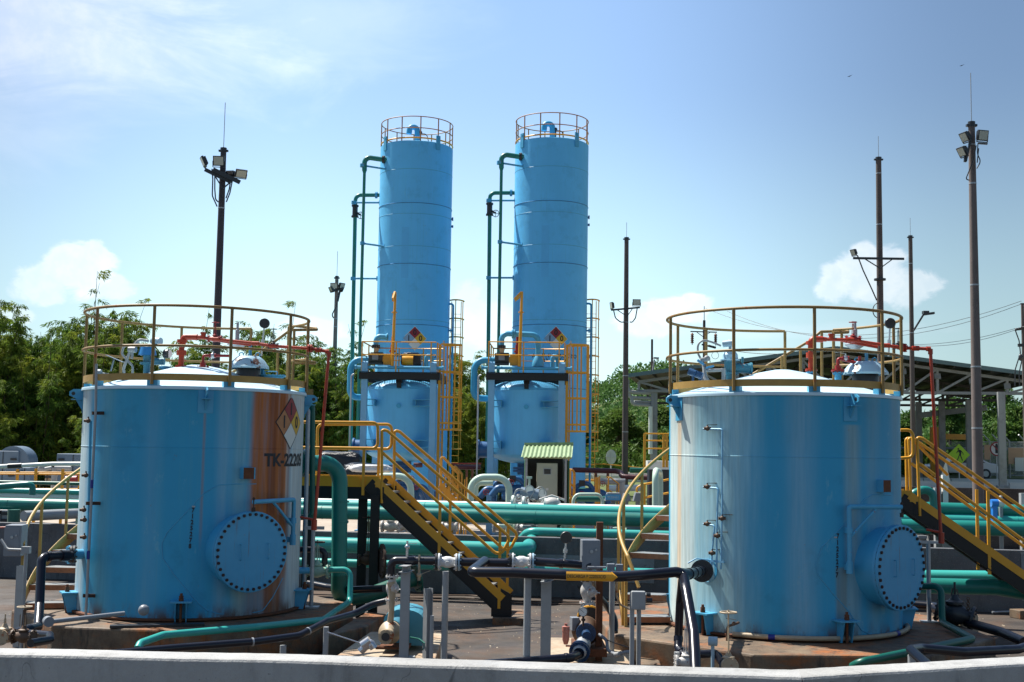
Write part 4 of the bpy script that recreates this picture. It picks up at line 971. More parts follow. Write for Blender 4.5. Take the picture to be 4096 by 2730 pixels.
# ------------------------------------------------------------------ pipe racks across the yard (behind the dyke wall)
def run(name,label,pts,r,mt,bend=.3,nn=20,bands=(),parts=None,cat='pipe',group=None,k=8):
    b=MB(); p=fil(pts,bend,k); b.tube(p,r,nn)
    if name=='green_pipe' and r>.07:
        for i in range(len(p)-1):
            a_,c_=Vector(p[i]),Vector(p[i+1]); l_=(c_-a_).length; m_=int(l_/2.6)
            for j in range(m_):
                q_=a_.lerp(c_,(j+.35+.3*((j*7)%3)/3)/m_); d_=(c_-a_).normalized(); b.cyl(q_-d_*.009,q_+d_*.009,r+.006,nn=nn)
    o=tag(obj(name,b,M[mt]),label,cat,group)
    for (f,dr,L_,m_) in bands:
        seg=[(Vector(p[i]),Vector(p[i+1])) for i in range(len(p)-1)]; tot=sum((b_-a).length for a,b_ in seg); t=f*tot
        for a,b_ in seg:
            l=(b_-a).length
            if t<=l: q=a.lerp(b_,t/l); d=(b_-a).normalized(); bb=MB(); bb.cyl(q-d*L_/2,q+d*L_/2,r+dr,nn=nn); obj('band',bb,M[m_],o); break
            t-=l
    return o
def rl(x,y0,z): return Vector((x,lineY(x,y0),z))
J=[(i+.5)/7 for i in range(7)]
run('green_pipe','thickest dark green horizontal pipe on the rack above the dyke wall',[rl(-24,28.2,1.50),rl(26,28.2,1.50)],.160,'green',bands=[(f,.002,.04,'green') for f in J])
run('green_pipe','green pipe, paled as sunlit, lying directly behind the thickest green rack pipe',[rl(-9.4,28.9,1.45),rl(-8.9,28.9,1.62),rl(26,28.9,1.62)],.14,'green2',.4)  # same green as the front pipe, paled in colour for its sunlit top
run('white_pipe','long white horizontal pipe behind the pale green rack pipe',[rl(-24,29.6,1.64),rl(26,29.6,1.64)],.125,'white',bands=[(.3,.003,.03,'white'),(.44,.003,.03,'white'),(.52,.003,.03,'white'),(.6,.003,.03,'white')])
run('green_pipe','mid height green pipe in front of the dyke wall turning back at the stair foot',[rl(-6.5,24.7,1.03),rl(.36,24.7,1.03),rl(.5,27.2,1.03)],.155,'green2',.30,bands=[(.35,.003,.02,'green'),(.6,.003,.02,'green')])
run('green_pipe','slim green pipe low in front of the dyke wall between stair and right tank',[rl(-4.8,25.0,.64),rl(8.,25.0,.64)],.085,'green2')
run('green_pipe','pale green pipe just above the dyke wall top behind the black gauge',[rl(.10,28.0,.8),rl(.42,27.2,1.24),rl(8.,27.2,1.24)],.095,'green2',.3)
run('green_pipe','large low green pipe at right below the black stairs',[Q('Z8',1180,1325,21.6),Q('Z8',2050,1345,21.2),Q('Z8',2500,1420,21.)],.135,'green')
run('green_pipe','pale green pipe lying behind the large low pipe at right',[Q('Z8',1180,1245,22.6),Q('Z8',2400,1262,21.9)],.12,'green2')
run('green_pipe','upper green pipe at far right passing behind the yellow stair rails',[rl(7.6,29.,1.88),rl(12.6,29.,1.84)],.14,'green')
run('green_pipe','green pipe with a rounded hook beside the right stair head',[Q('C5',360,1290,26),Q('C5',375,1180,26),Q('C5',560,1105,26),Q('C5',690,1180,26),Q('C5',692,1370,26)],.085,'green',.25)
# left side
run('green_pipe','green pipe at far left bending down onto the rack',[Q('C6',-60,710,29.3),Q('C6',560,665,29.3),Q('C6',545,850,29.3)],.075,'green',.28)
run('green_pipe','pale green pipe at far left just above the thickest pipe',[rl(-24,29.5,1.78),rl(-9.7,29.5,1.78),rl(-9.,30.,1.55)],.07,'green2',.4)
run('green_pipe','thin dark green pipe behind the yellow railing at far left',[Q('C6',-60,632,33),Q('C6',1500,665,33)],.05,'greend')
run('white_pipe','curving white pipe above the yellow railing at far left',[Q('C6',-80,372,31),Q('C6',500,345,31),Q('C6',900,325,31),Q('C6',1600,322,31)],.052,'white',.3,bands=[(.2,.012,.35,'darkm')])
run('grey_pipe','capped grey pipe stub under the green rack pipes at left',[Q('C6',400,1210,26.9),Q('C6',900,1185,27.6),Q('C6',1500,1160,28.4)],.115,'greyl')
run('green_pipe','dark green pipe dropping behind the dyke wall at far left',[Q('C6',240,1100,28.3),Q('C6',230,1340,28.3)],.14,'greend')
run('red_pipe','thin red pipe along the dyke wall at far left',[Q('C6',-60,1405,25.6),Q('C6',350,1392,25.6)],.018,'red')
# pipe supports
for i,(x,w_) in enumerate(((-1.98,.30),(-3.25,.26),(-5.6,.3),(2.55,.26),(4.8,.25),(.02,.14),(.55,.14),(-10.5,.25),(9.,.3))):
    b=MB(); q=rl(x,28.4,0); b.ibeam(q,q+Vector((0,0,1.30)),w_,.2,.02,(1,.17,0)); b.box(q+Vector((0,.4,1.30)),(.18,1.9,.06),-.17)
    tag(obj('pipe_support',b,M['mint' if i%2 else 'steelw']),'pale steel pipe support under the green rack, '+['left of the black stair columns','just right of the big green elbow','hidden near the left tank','below the shelter','near the curved stair of the right tank','beside the blue handwheel','under the round gauge manifold','at the far left','behind the right stair'][i],'pipe support','supports under the pipe rack')
# valves seen under the rack
for i,(z,x,y,Y,r,mt,up) in enumerate((('Z6',1205,800,31,.13,'valvew',1),('Z6',1290,800,31.3,.12,'valvew',0),('Z6',1735,800,31,.11,'valvew',1),('Z6',2200,805,31,.12,'valvew',1),('Z7',35,800,31,.13,'valvew',1),('Z7',120,815,30.5,.12,'valvew',1),('Z7',490,790,31,.08,'valveg',1),('Z7',800,800,31,.08,'valveg',1),('C3',665,1100,29.8,.07,'valvew',0),('C4',1710,1300,28.5,.15,'greyl',0))):
    p=Q(z,x,y,Y); gate_valve('flanged_valve','pale flanged valve below the rack '+['left of the descending stairs','with a blank flange facing out','between the stair posts','near the lower stair post','left of the blue handwheel','with a blue handwheel','under the white loop pipe','close to the curved stair','by the black stair columns','round grey one behind the curved stair'][i],p,(1,-.17,0),r,r*3.2,mt,wheel=(i in (0,4,5,7)),wmat='tape' if i==5 else 'rustd',group='valves under the pipe rack')

# ------------------------------------------------------------------ big green elbow pipe off the left tank
def fl_part(root,p,ax,r,t=.03,mt='green',bolts=10):
    b=MB(); flange(b,p,ax,r,t,bolts,.011); return obj('flange',b,M[mt],root)
p0=Q('Z6',418,232,20.4); p1=Q('Z6',752,232,20.7); p2=Q('Z6',745,1240,20.7)
root=thing('overflow_pipe','huge dark green elbow pipe leaving the rusty tank and dropping to the ground','pipe',(p2.x,p2.y,.3))
b=MB(); b.tube(fil([p0,p1+Vector((-.0,0,0)),p2],.62,14),.132,28); obj('pipe_bend',b,M['green'],root)
gp_=fil([p2+Vector((0,0,.02)),p2+Vector((0,0,-.42)),p2+Vector((.55,.25,-.32)),p2+Vector((1.2,.6,-.1))],.28,8); b=MB(); b.tube(gp_,.132,24); obj('ground_pipe',b,M['greend'],root)
for f,z_ in ((0,.02),(1,.30)):
    b=MB(); q=Vector((p2.x,p2.y,p1.z-.62-z_*1.2)); b.cyl(q-Vector((0,0,.012)),q+Vector((0,0,.012)),.1345,nn=28); obj('weld_band',b,M['green'],root)
b=MB(); b.lathe([(.132,0),(.16,.06),(.16,.10)],p0,24,(1,0,0)); flange(b,p0+Vector((-.02,0,0)),(1,0,0),.23,.03,12,.012); flange(b,p0+Vector((.03,0,0)),(1,0,0),.23,.03,12,.012); obj('tank_flange',b,M['green'],root)
gate=p2+Vector((1.25,.62,-.08)); fl_part(root,gate,(1,.5,.2),.25,.03,'greend')
# vertical thin pipes hugging the right side of the left tank
run('green_pipe','thin dark green riser hugging the right side of the rusty tank',[Q('Z2',450,1170,20.3),Q('Z2',505,1175,20.3),Q('Z6',505,715,20.3),Q('Z6',400,718,20.3)],.045,'greend',.12)
run('conduit_pipe','shiny grey conduit riser beside the rusty tank',[Q('Z2',430,1225,20.1),Q('Z2',468,1205,20.1),Q('Z6',432,1350,20.1)],.034,'galv',.10)
run('black_pipe','short black cross pipe behind the rusty tank by the handwheel valve',[Q('Z6',380,1005,20.4),Q('Z6',620,1005,20.4),Q('Z6',610,1200,20.4)],.05,'hose',.1)
gate_valve('gate_valve','pale green gate valve with handwheel right of the rusty tank',Q('Z6',545,1200,20.2),(1,0,0),.10,.36,'valveg',stem=.47)
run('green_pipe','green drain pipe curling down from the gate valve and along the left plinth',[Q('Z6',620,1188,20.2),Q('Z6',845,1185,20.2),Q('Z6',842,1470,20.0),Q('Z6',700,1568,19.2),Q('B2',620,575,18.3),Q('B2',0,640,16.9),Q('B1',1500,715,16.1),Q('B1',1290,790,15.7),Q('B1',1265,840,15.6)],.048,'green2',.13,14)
run('blue_stub','blue outlet stub at the lower right of the rusty tank',[Q('Z6',370,1195,20.),Q('Z6',470,1195,20.1)],.055,'blue_trim')
b=MB(); a=Q('Z6',515,812,19.6); c_=Q('Z6',515,1500,19.6); b.cyl(a,(a.x,a.y,PZ),.032,nn=12); b.beam(a+Vector((-.14,0,.0)),a+Vector((.17,0,0)),.06,.05); b.box((a.x,a.y,PZ+.01),(.25,.2,.02)); tag(obj('support_post',b,M['galv']),'grey post holding the lower end of the left red pipe','post')
b=MB(); a=Q('Z8',1435,940,19.0); b.cyl(a,(a.x,a.y,PZ),.034,nn=12); b.beam(a+Vector((-.2,0,.0)),a+Vector((.17,0,0)),.06,.04); b.box((a.x,a.y,PZ+.01),(.25,.2,.02)); tag(obj('support_post',b,M['galv']),'grey post holding the lower end of the right red pipe','post')

# ------------------------------------------------------------------ foreground black pipework
BK='hose'
o=run('black_pipe','black pipe with white flanged valves running above the two pumps',[Q('Z6',1215,1225,16.4),Q('Z6',1210,1105,16.4),Q('Z6',1640,1108,16.3),Q('Z6',1830,1118,16.25),Q('Z6',2294,1128,16.2),Q('Z7',170,1112,16.15),Q('Z7',430,1130,16.1),Q('Z7',710,1150,16.05)],.056,BK,.09,16,bands=[(.16,.008,.05,BK),(.30,.008,.04,BK),(.45,.004,.05,BK),(.60,.006,.03,BK),(.72,.008,.05,BK),(.86,.008,.05,BK)])
o=run('black_pipe','long sagging black pipe carrying the yellow flow arrow',[Q('Z6',2050,1110,16.15),Q('Z6',1925,1208,15.4),Q('Z7',0,1212,15.3),Q('Z7',450,1232,15.2),Q('Z7',960,1249,15.2),Q('Z7',1200,1232,15.2),Q('Z7',1490,1205,15.3),Q('Z7',1535,1240,15.3),Q('B3',1600,300,15.),Q('B3',1670,700,14.4),Q('B3',1690,1100,13.9)],.064,BK,[.09,.4,.4,.4,.4,.10,.10,.5,.4],18)
# yellow arrow sticker on it
def arrow():
    b=MB(); y=15.19; up=Vector((0,0,1))
    A0=Q('Z7',484,1240,y); A1=Q('Z7',890,1248,y); T=Q('Z7',943,1250,y); h=.058; hw=.083
    def row(p,k): return [p+Vector((0,-.072*math.cos(math.asin(max(-1,min(1,s*k/.072)))) ,s*k)) for s in (-1,-.6,-.2,.2,.6,1)]
    vs=row(A0,h*.95)+row(A1,h*.95); fs=[(i,i+6,i+7,i+1) for i in range(5)]
    b.add(vs,fs,True); e=row(A1,.066); t=T+Vector((0,-.072,0)); b.add(e+[t],[(i,6,i+1) for i in range(5)],False)
    st=tag(obj('flow_sticker',b,M['arrow'],o),'yellow arrow sticker pointing right, lettered DESCARGA P 222053C/D')
    m_=(A0+A1)/2; rt=(A1-A0).normalized(); text_flat('lettering','DESCARGA P 222053C/D',.056,m_+Vector((-.03,-.0760,.0)),rt,up,'ink',st,.0004,.78)
arrow()
run('black_pipe','black pipe bridging from the sagging pipe to the right tank nozzle',[Q('Z7',1490,1215,15.3),Q('Z7',1580,1225,15.8),Q('Z7',1700,1198,17.15)],.066,BK,.1,18,bands=[(.3,.010,.06,BK),(.55,.01,.05,BK),(.8,.012,.08,BK)])
b=MB(); q=Q('Z7',1702,1198,17.15); ax=(Q('Z7',1702,1198,17.15)-Q('Z7',1600,1220,16.0)).normalized(); flange(b,q,ax,.155,.03,8,.014); flange(b,q+ax*.035,ax,.155,.02,8,.012); tag(obj('pipe_flange',b,M['darkm']),'black bolted flange joining the black pipe to the right tank nozzle','flange')
run('black_pipe','black branch leg dropping in front of the right tank',[Q('Z7',1530,1250,15.3),Q('B3',1545,400,15.6),Q('B3',1530,740,15.7),Q('B3',1525,840,15.6),Q('B3',1580,900,15.4),Q('B3',1620,1010,15.2)],.052,BK,.1,14,bands=[(.62,.008,.06,BK),(.78,.01,.06,BK)])
run('black_pipe','black low pipe between the two valves at bottom right',[Q('B3',1640,895,15.2),Q('B3',1880,885,15.2),Q('B3',1940,980,15.0),Q('B3',1940,1040,15.)],.05,BK,.09,14,bands=[(.5,.008,.04,BK)])
run('black_pipe','black elbow pipe from the left tank nozzle down past the plinth corner',[Q('Z5',640,1060,18.0),Q('Z5',510,1062,17.8),Q('Z5',372,1075,17.6),Q('Z5',355,1500,17.3),Q('B1',350,640,16.9),Q('B1',270,660,16.5),Q('B1',130,700,16.2)],.064,BK,.11,16,bands=[(.05,.02,.12,BK),(.16,.01,.06,BK)])
b=MB(); q=Q('Z5',665,1050,18.15); flange(b,q,(1,.25,0),.135,.03,8,.013); flange(b,q-Vector((.04,.01,0)),(1,.25,0),.13,.03,8,.013); tag(obj('pipe_flange',b,M['darkm']),'black bolted flange at the lower left nozzle of the rusty tank','flange')
run('black_pipe','short forked black pipe at bottom left behind the parapet',[Q('B1',250,700,15.9),Q('B1',460,715,15.6),Q('B1',460,760,15.3),Q('B1',280,790,14.9)],.05,BK,.08,14)
run('black_hose','long black hose snaking in front of the left plinth to the pump',[Q('Z6',1160,1470,17.0),Q('Z6',1050,1495,17.0),Q('B2',900,520,16.8),Q('B2',650,590,16.3),Q('B2',400,720,15.8),Q('B2',0,775,15.3),Q('B1',1700,825,14.9),Q('B1',1300,860,14.6),Q('B1',900,900,14.3)],.046,BK,.4,14,bands=[(.35,.006,.02,'galv'),(.56,.006,.02,'galv')])
run('black_pipe','black pipe lying on the yard behind the stair columns',[Q('Z6',470,1310,21.3),Q('Z6',640,1345,21.0),Q('Z6',870,1368,20.6),Q('Z6',1150,1355,20.2)],.06,BK,.5,14)
run('black_hose','black suction hose curving down beside the brown post',[Q('Z7',690,1170,16.2),Q('B3',770,330,17.2),Q('B3',870,440,17.4),Q('B3',950,570,17.3),Q('B3',945,690,17.2)],.046,BK,.3,12)
run('black_pipe','black suction pipe entering the right hand pump from the left',[Q('B3',620,880,15.9),Q('B3',600,900,15.7),Q('B3',540,925,15.5),Q('B3',0,968,15.2),Q('B2',2100,985,15.)],.056,BK,.1,14,bands=[(.3,.008,.04,BK)])
run('black_pipe','thick black pipe behind the lower right of the right plinth',[Q('B4',1300,430,20.2),Q('B4',1520,450,20.),Q('B4',1700,520,19.4),Q('B4',1830,600,18.6),Q('B4',2150,690,17.8),Q('B4',2353,780,17.2)],.07,BK,.2,14)
run('black_hose','black hose looping along the bottom right corner',[Q('B4',2500,780,16.),Q('B4',2300,845,15.6),Q('B4',1800,870,15.1),Q('B4',1400,835,14.9),Q('B4',1310,850,14.6),Q('B4',1420,950,13.6),Q('B4',1500,1020,13.)],.056,BK,.2,14)
run('green_pipe','green drain pipe zigzagging over the right plinth corner',[Q('B4',1400,268,18.6),Q('B4',1590,265,18.4),G('B4',1600,600,.60),G('B4',1880,750,.56),G('B4',1500,830,.56),G('B4',850,965,.54),G('B4',780,1000,.45)],.050,'greend',.13,14)
run('tank_bottom_hose','pale hose with blue tape wrapped around the foot of the right tank',[cylpt(RT,TR+.07,a,PZ+.06) for a in range(-125,-5,4)],.034,'cream',.3,10,bands=[(.15,.004,.09,'tape'),(.72,.004,.09,'tape')])

# white flanged check valves on the black pipe
def coupling(label,q,ax,r,L):
    root=thing('check_valve',label,'valve',q,'white check valves on the black pipe'); ax=Vector(ax).normalized()
    b=MB(); b.lathe([(r*.75,-L*.42),(r*.8,-L*.2),(r*.95,-L*.1),(r*.95,L*.1),(r*.8,L*.2),(r*.75,L*.42)],q,22,ax); b.cyl(q,q+Vector((0,-r*1.0,-r*.2)),r*.42,nn=16); obj('valve_body',b,M['valvew2'],root)
    for s,mt in ((-.5,'darkm'),(-.38,'valvew2'),(.38,'valvew2'),(.5,'blue_pale')):
        b=MB(); flange(b,q+ax*s*L,ax,r*1.45,.022,8,.011); obj('flange',b,M[mt],root)
coupling('white flanged check valve just left of the stair foot on the black pipe',Q('Z6',1718,1118,16.25),(1,0,0),.078,.30)
coupling('white flanged check valve right of the stair foot on the black pipe',Q('Z7',85,1115,16.15),(1,0,0),.078,.30)
gate_valve('flanged_valve','white globe shaped check valve above the left pump',Q('Z6',1218,1350,16.4),(0,0,1),.075,.30,'valvew',up=(.6,-.8,0),wheel=False)
gate_valve('flanged_valve','white globe shaped check valve above the right pump',Q('B3',690,310,16.2),(0,0,1),.085,.30,'valvew',up=(.6,-.8,0),wheel=False)
run('black_pipe','short black riser under the left end of the black pipe',[Q('Z6',1213,1150,16.4),Q('Z6',1213,1270,16.4)],.055,BK)
run('black_pipe','short black riser above the right globe valve',[Q('B3',690,130,16.2),Q('B3',690,220,16.2)],.06,BK)
b=MB(); q=Q('Z6',1355,1010,16.35); b.cyl(q-Vector((0,0,.12)),q+Vector((0,0,.02)),.018,nn=10); b.ball(q+Vector((0,0,.04)),.035,12); b.cyl(q+Vector((0,0,.04)),q+Vector((0,0,.12)),.014,nn=8); b.beam(q+Vector((-.02,0,.08)),q+Vector((.13,0,.09)),.02,.006); tag(obj('vent_cock',b,M['chrome']),'small chrome vent cock on top of the black pipe','valve')
b=MB(); q=Q('Z6',1460,1235,16.3); b.cyl(q+Vector((0,0,.0)),q+Vector((0,0,.26)),.016,nn=10); b.ball(q,.035,12); b.beam(q,q+Vector((.15,0,.06)),.02,.006); b.cyl(q-Vector((0,0,.07)),q,.02,nn=8); tag(obj('drain_cock',b,M['cream']),'small rusty drain cock hanging under the black pipe','valve')
gp=Q('Z7',486,897,16.1); gauge('pressure_gauge','black backed pressure gauge standing on the black pipe between the tanks',gp,(0,1,.0),.078,Q('Z7',470,1110,16.1),'darkm',False)

# posts in the foreground
def ipost(label,z,x,y0,Y,w=.12,col='greyl',zb=.3,cap=True,yaw=0):
    a=Q(z,x,y0,Y); b=MB(); b.ibeam((a.x,a.y,zb),(a.x,a.y,a.z),w,.10,.010,(math.sin(yaw),math.cos(yaw),0))
    if cap: b.ibeam(a+Vector((-.03,-.16,.03)),a+Vector((.05,.16,.03)),.11,.085,.008,(0,0,1))
    b.box((a.x,a.y,zb+.01),(.28,.25,.02)); return tag(obj('steel_post',b,M[col]),label,'post')
ipost('grey steel I-beam post under the black pipe beside the left pump','Z6',1342,1195,16.25)
ipost('grey steel I-beam post left of the yellow arrow','Z7',308,1280,15.9,.13,zb=0)
b=MB(); a=Q('B3',805,0,16.3); b.box((a.x,a.y,1.05),(.085,.085,2.1)); tag(obj('steel_post',b,M['rusty']),'rust brown square post behind the right pump','post')
def rpost(label,z,x,y0,Y,r,mt='greyl',zb=0.,sq=False,name='pipe_post'):
    a=Q(z,x,y0,Y); b=MB()
    if sq: b.ibeam((a.x,a.y,zb),a,r*2,r*2,.008,(.8,.6,0))
    else: b.cyl((a.x,a.y,zb),a,r,nn=14)
    return tag(obj(name,b,M[mt]),label,'post')
rpost('round pale grey post with a ball end under the left check valve','Z6',1700,1200,16.1,.042)
rpost('short grey angle post standing between the pump base and round post','B2',1585,285,16.3,.045,sq=True,zb=.3)
rpost('thin short grey conduit stub beside the angle post','B2',1618,535,16.,.025)
rpost('round pale grey post below the right end of the sagging pipe start','B3',145,170,15.35,.045)
rpost('round pale grey post right of the brown post','B3',920,190,17.1,.038)
rpost('small grey prop under the black hose in front of the left plinth','B2',645,640,16.,.035)
rpost('tiny grey prop behind the parapet under the black hose','B2',250,810,15.6,.04)
rpost('grey prop behind the parapet under the bottom right hose','B4',1320,900,14.6,.045)
rpost('grey prop under the branch leg in front of the right tank','B3',1515,870,15.3,.035)
b=MB(); a=Q('B3',1105,320,15.1); c_=Q('B3',1105,1000,15.1); b.beam((a.x,a.y,.1),a,.075,.05,(1,0,0)); b.cyl((a.x+.085,a.y+.03,.1),(a.x+.085,a.y+.03,a.z-.2),.028,nn=10); pr=tag(obj('steel_post',b,M['greyl']),'light grey channel post carrying the push button box in front of the right plinth','post')
b=MB(); q=Q('B3',1160,395,15.05); b.box(q,(.17,.11,.22)); bx=tag(obj('push_button_box',b,M['greyl'],bevel=.012),'light grey push button box on the channel post','control box')
b=MB(); q2=q+Vector((.10,0,.0)); b.cyl(q2,q2+Vector((.07,0,.0)),.03,nn=12); b.cyl(q2+Vector((0,0,.07)),q2+Vector((.05,0,.07)),.025,nn=12); obj('push_button',b,M['darkm'],bx)
def jbox(label,q,d,mt='grey',name='control_box',bev=.006,front=None):
    b=MB(); b.box(q,d,.12); t=tag(obj(name,b,M[mt],bevel=bev),label,'control box')
    b=MB(); b.box(Vector(q)+Vector((0,-d[1]/2-.004,-.01)),(d[0]*.9,.012,d[2]*.92),.12); dd=obj('door',b,M[mt],t)
    b=MB(); b.cyl(Vector(q)+Vector((d[0]*.05,-d[1]/2-.012,d[2]*.12)),Vector(q)+Vector((d[0]*.05,-d[1]/2-.03,d[2]*.12)),.022,nn=14); obj('knob',b,M['galv'],dd); b=MB(); b.cyl(Vector(q)+Vector((d[0]*.3,-d[1]/2-.012,d[2]*.18)),Vector(q)+Vector((d[0]*.3,-d[1]/2-.026,d[2]*.18)),.014,nn=10); obj('knob',b,M['galv'],dd)
    return t
jbox('grey switch box with round knob on the brown post',Q('Z7',700,1050,16.1),(.24,.16,.38))
jbox('grey electrical switch box at the left edge beside the curved stair',Q('Z5',145,920,18.6),(.24,.34,.46))
b=MB(); a=Q('Z5',190,1150,18.5); b.ibeam((a.x,a.y,0),(a.x,a.y,a.z),.10,.10,.01); tag(obj('steel_post',b,M['galv']),'galvanised post under the left switch box','post')
b=MB(); a=Q('Z5',235,1010,18.2); b.cyl((a.x,a.y,0),a,.026,nn=12); b.box(a+Vector((0,0,0)),(.12,.08,.10)); b.tube(fil([a+Vector((-.05,0,0)),a+Vector((-.3,.05,-.0)),a+Vector((-.42,.1,.14))],.1,5),.02,8); tag(obj('conduit_riser',b,M['greyl']),'pale conduit riser with junction elbow at the left edge','conduit')
b=MB(); q=Q('Z7',885,1175,15.9); b.box(q,(.10,.08,.12)); b.box(q+Vector((.11,0,0)),(.09,.07,.11)); b.tube([q-Vector((.06,0,-.01)),q-Vector((.30,0,-.01))],.016,8); tag(obj('junction_box',b,M['grey'],bevel=.005),'twin grey junction box on the round post near the arrow tip','junction box')
run('cable','cream cable drooping from the junction box to the yard',[Q('Z7',937,1225,15.9),Q('Z7',937,1420,16.2),Q('Z7',970,1500,16.5),Q('Z7',1050,1540,16.7)],.014,'cream',.15,8,cat='cable')

# ------------------------------------------------------------------ pumps
def slab(label,pts,h,mt='padp'):
    b=MB(); b.prism([Vector((*G(z,x,y,h).xy,0)) for z,x,y in pts],(0,0,h)); return tag(obj('concrete_pad',b,M[mt],bevel=.02),label,'concrete pad')
slab('rust streaked pale concrete base under the left pump',[('B2',700,930),('B2',1650,930),('B2',1728,698),('B2',1050,682)],.30)
slab('rust streaked pale concrete base under the right pump',[('B3',300,1040),('B3',1090,1040),('B3',1090,745),('B3',300,735)],.30)
slab('small concrete block with sloping sides at the right plinth',[('B3',1150,985),('B3',1370,985),('B3',1330,860),('B3',1150,850)],.25,'pad')
slab('long concrete curb near the left plinth behind the hose',[('B2',640,720),('B2',1010,640),('B2',1200,520),('B2',1020,500)],.35,'pad')
# left pump: volute facing the camera, teal motor cowl behind
def pumpL():
    root=thing('pump','left cream coloured pump with a teal motor cowl','pump',Q('B2',1240,760,16.6)); 
    v=Q('B2',1225,700,16.3)
    b=MB(); b.lathe([(.055,-.18),(.075,-.16),(.075,-.05),(.13,.02),(.15,.06),(.15,.14),(.12,.2)],v,26,(0,1,0)); flange(b,v+Vector((-.03,-.16,-.02)),(0,1,0),.095,.03,6,.012); b.tube([v+Vector((0,.08,.1)),v+Vector((0.02,.05,.32)),v+Vector((0.02,.05,.55)),v+Vector((0,.06,.66))],[.045,.035,.05,.055],14); obj('pump_casing',b,M['cream'],root)
    b=MB(); b.cyl(v+Vector((-.03,-.181,-.02)),v+Vector((-.03,-.177,-.02)),.055,nn=18); obj('suction_opening',b,M['darkm'],root)
    b=MB(); c=v+Vector((.14,.55,-.02)); w_=.27; prof=[]
    for k in range(13): t=PI*k/12; prof.append((c.x+w_*math.cos(t),c.z+.12+.14*math.sin(t)))
    poly=[Vector((c.x+w_,c.y,c.z-.22))]+[Vector((x,c.y,z)) for x,z in prof]+[Vector((c.x-w_,c.y,c.z-.22))]
    b.prism(poly,(0,.7,0),False); obj('motor_cowl',b,M['tealm'],root)
    b=MB(); b.cyl(v+Vector((0.02,.18,.02)),v+Vector((.06,.55,.02)),.13,nn=22); obj('motor',b,M['blue_dark2'],root)
    b=MB(); b.box(v+Vector((0,.1,-.20)),(.36,.12,.03)); b.box(v+Vector((.05,.6,-.22)),(.4,.6,.03)); obj('foot',b,M['rusty'],root)
pumpL()
def pumpR():
    root=thing('pump','right blue flanged pump with yellow motor vent and brown volute','pump',Q('B3',680,800,16.4)); v=Q('B3',680,680,16.3)
    b=MB(); b.lathe([(.06,-.16),(.10,-.14),(.125,-.05),(.155,.0),(.185,.04),(.185,.12),(.14,.18)],v,30,(0,1,0)); obj('volute',b,M['rustb'],root)
    b=MB(); flange(b,v+Vector((-.01,-.16,0)),(0,1,0),.13,.03,8,.012); b.cyl(v+Vector((-.01,-.3,-.02)),v+Vector((-.01,-.16,0)),.06,nn=18); obj('suction_flange',b,M['flangeb'],root)
    b=MB(); b.cyl(v+Vector((.06,.2,.14)),v+Vector((.10,.75,.14)),.15,nn=26)
    for k in range(18): a=2*PI*k/18; b.beam(v+Vector((.06+.155*math.cos(a),.22,.14+.155*math.sin(a))),v+Vector((.10+.155*math.cos(a),.72,.14+.155*math.sin(a))),.008,.02,(math.cos(a),0,math.sin(a)))
    obj('motor',b,M['darkm'],root)
    b=MB(); b.lathe([(.15,-.01),(.168,0),(.168,.05),(.15,.06)],v+Vector((.06,.2,.14)),26,(0,1,0),a0=-PI*.1,a1=PI*.9); obj('vent_guard',b,M['yellow'],root)
    b=MB(); q=Q('B3',640,830,15.95); b.lathe([(.07,-.18),(.09,-.16),(.09,0),(.10,.05),(.10,.12),(.07,.16)],q,24,(.25,1,.25)); obj('strainer_body',b,M['galv'],root)
    b=MB(); q=Q('B3',620,870,15.85); flange(b,q,(.25,1,.25),.135,.03,8,.013); flange(b,q+Vector((.01,.05,.01)),(.25,1,.25),.135,.02,8,.013); obj('inlet_flange',b,M['flangeb'],root)
    b=MB(); b.box(v+Vector((.05,.2,-.24)),(.42,.9,.10)); obj('base_frame',b,M['rusty'],root)
    b=MB(); q=Q('B3',495,700,16.2); b.lathe([(.025,-.14),(.045,-.08),(.045,.02),(.05,.03),(.05,.09),(.02,.10),(.02,.13),(0,.13)],q,16); b.cyl(q-Vector((0,0,.16)),q-Vector((-.2,0,.16)),.012,nn=8); obj('oil_cup',b,M['oilc'],root)
    b=MB(); q=Q('B3',575,610,16.35); b.box(q,(.10,.14,.17),.2); obj('terminal_box',b,M['grey'],root,bevel=.006)
pumpR()
gauge('pressure_gauge','white faced dial gauge above the right pump',Q('B3',655,500,16.0),(-.25,-1,.1),.062,Q('B3',655,630,16.0))
run('hose_pipe','grey flexible conduit curving over the right pump base',[Q('B3',800,710,16.2),Q('B3',870,760,16.1),Q('B3',880,860,16.0),Q('B3',960,895,15.8),Q('B3',1050,870,15.7),Q('B3',1085,870,15.7)],.022,'grey',.12,10,cat='conduit',bands=[(.75,.01,.1,'greyl')])
run('cable','thin dark cable over the right pump base',[Q('B3',820,740,16.2),Q('B3',950,790,15.9),Q('B3',1075,830,15.7)],.007,'darkm',.1,6,cat='cable')
run('hose_pipe','maroon ended cable leaving the left pump motor',[Q('B2',1420,735,16.6),Q('B2',1500,750,16.4),Q('B2',1550,790,16.2),Q('B2',1535,850,16.)],.010,'greend',.08,8,cat='cable')
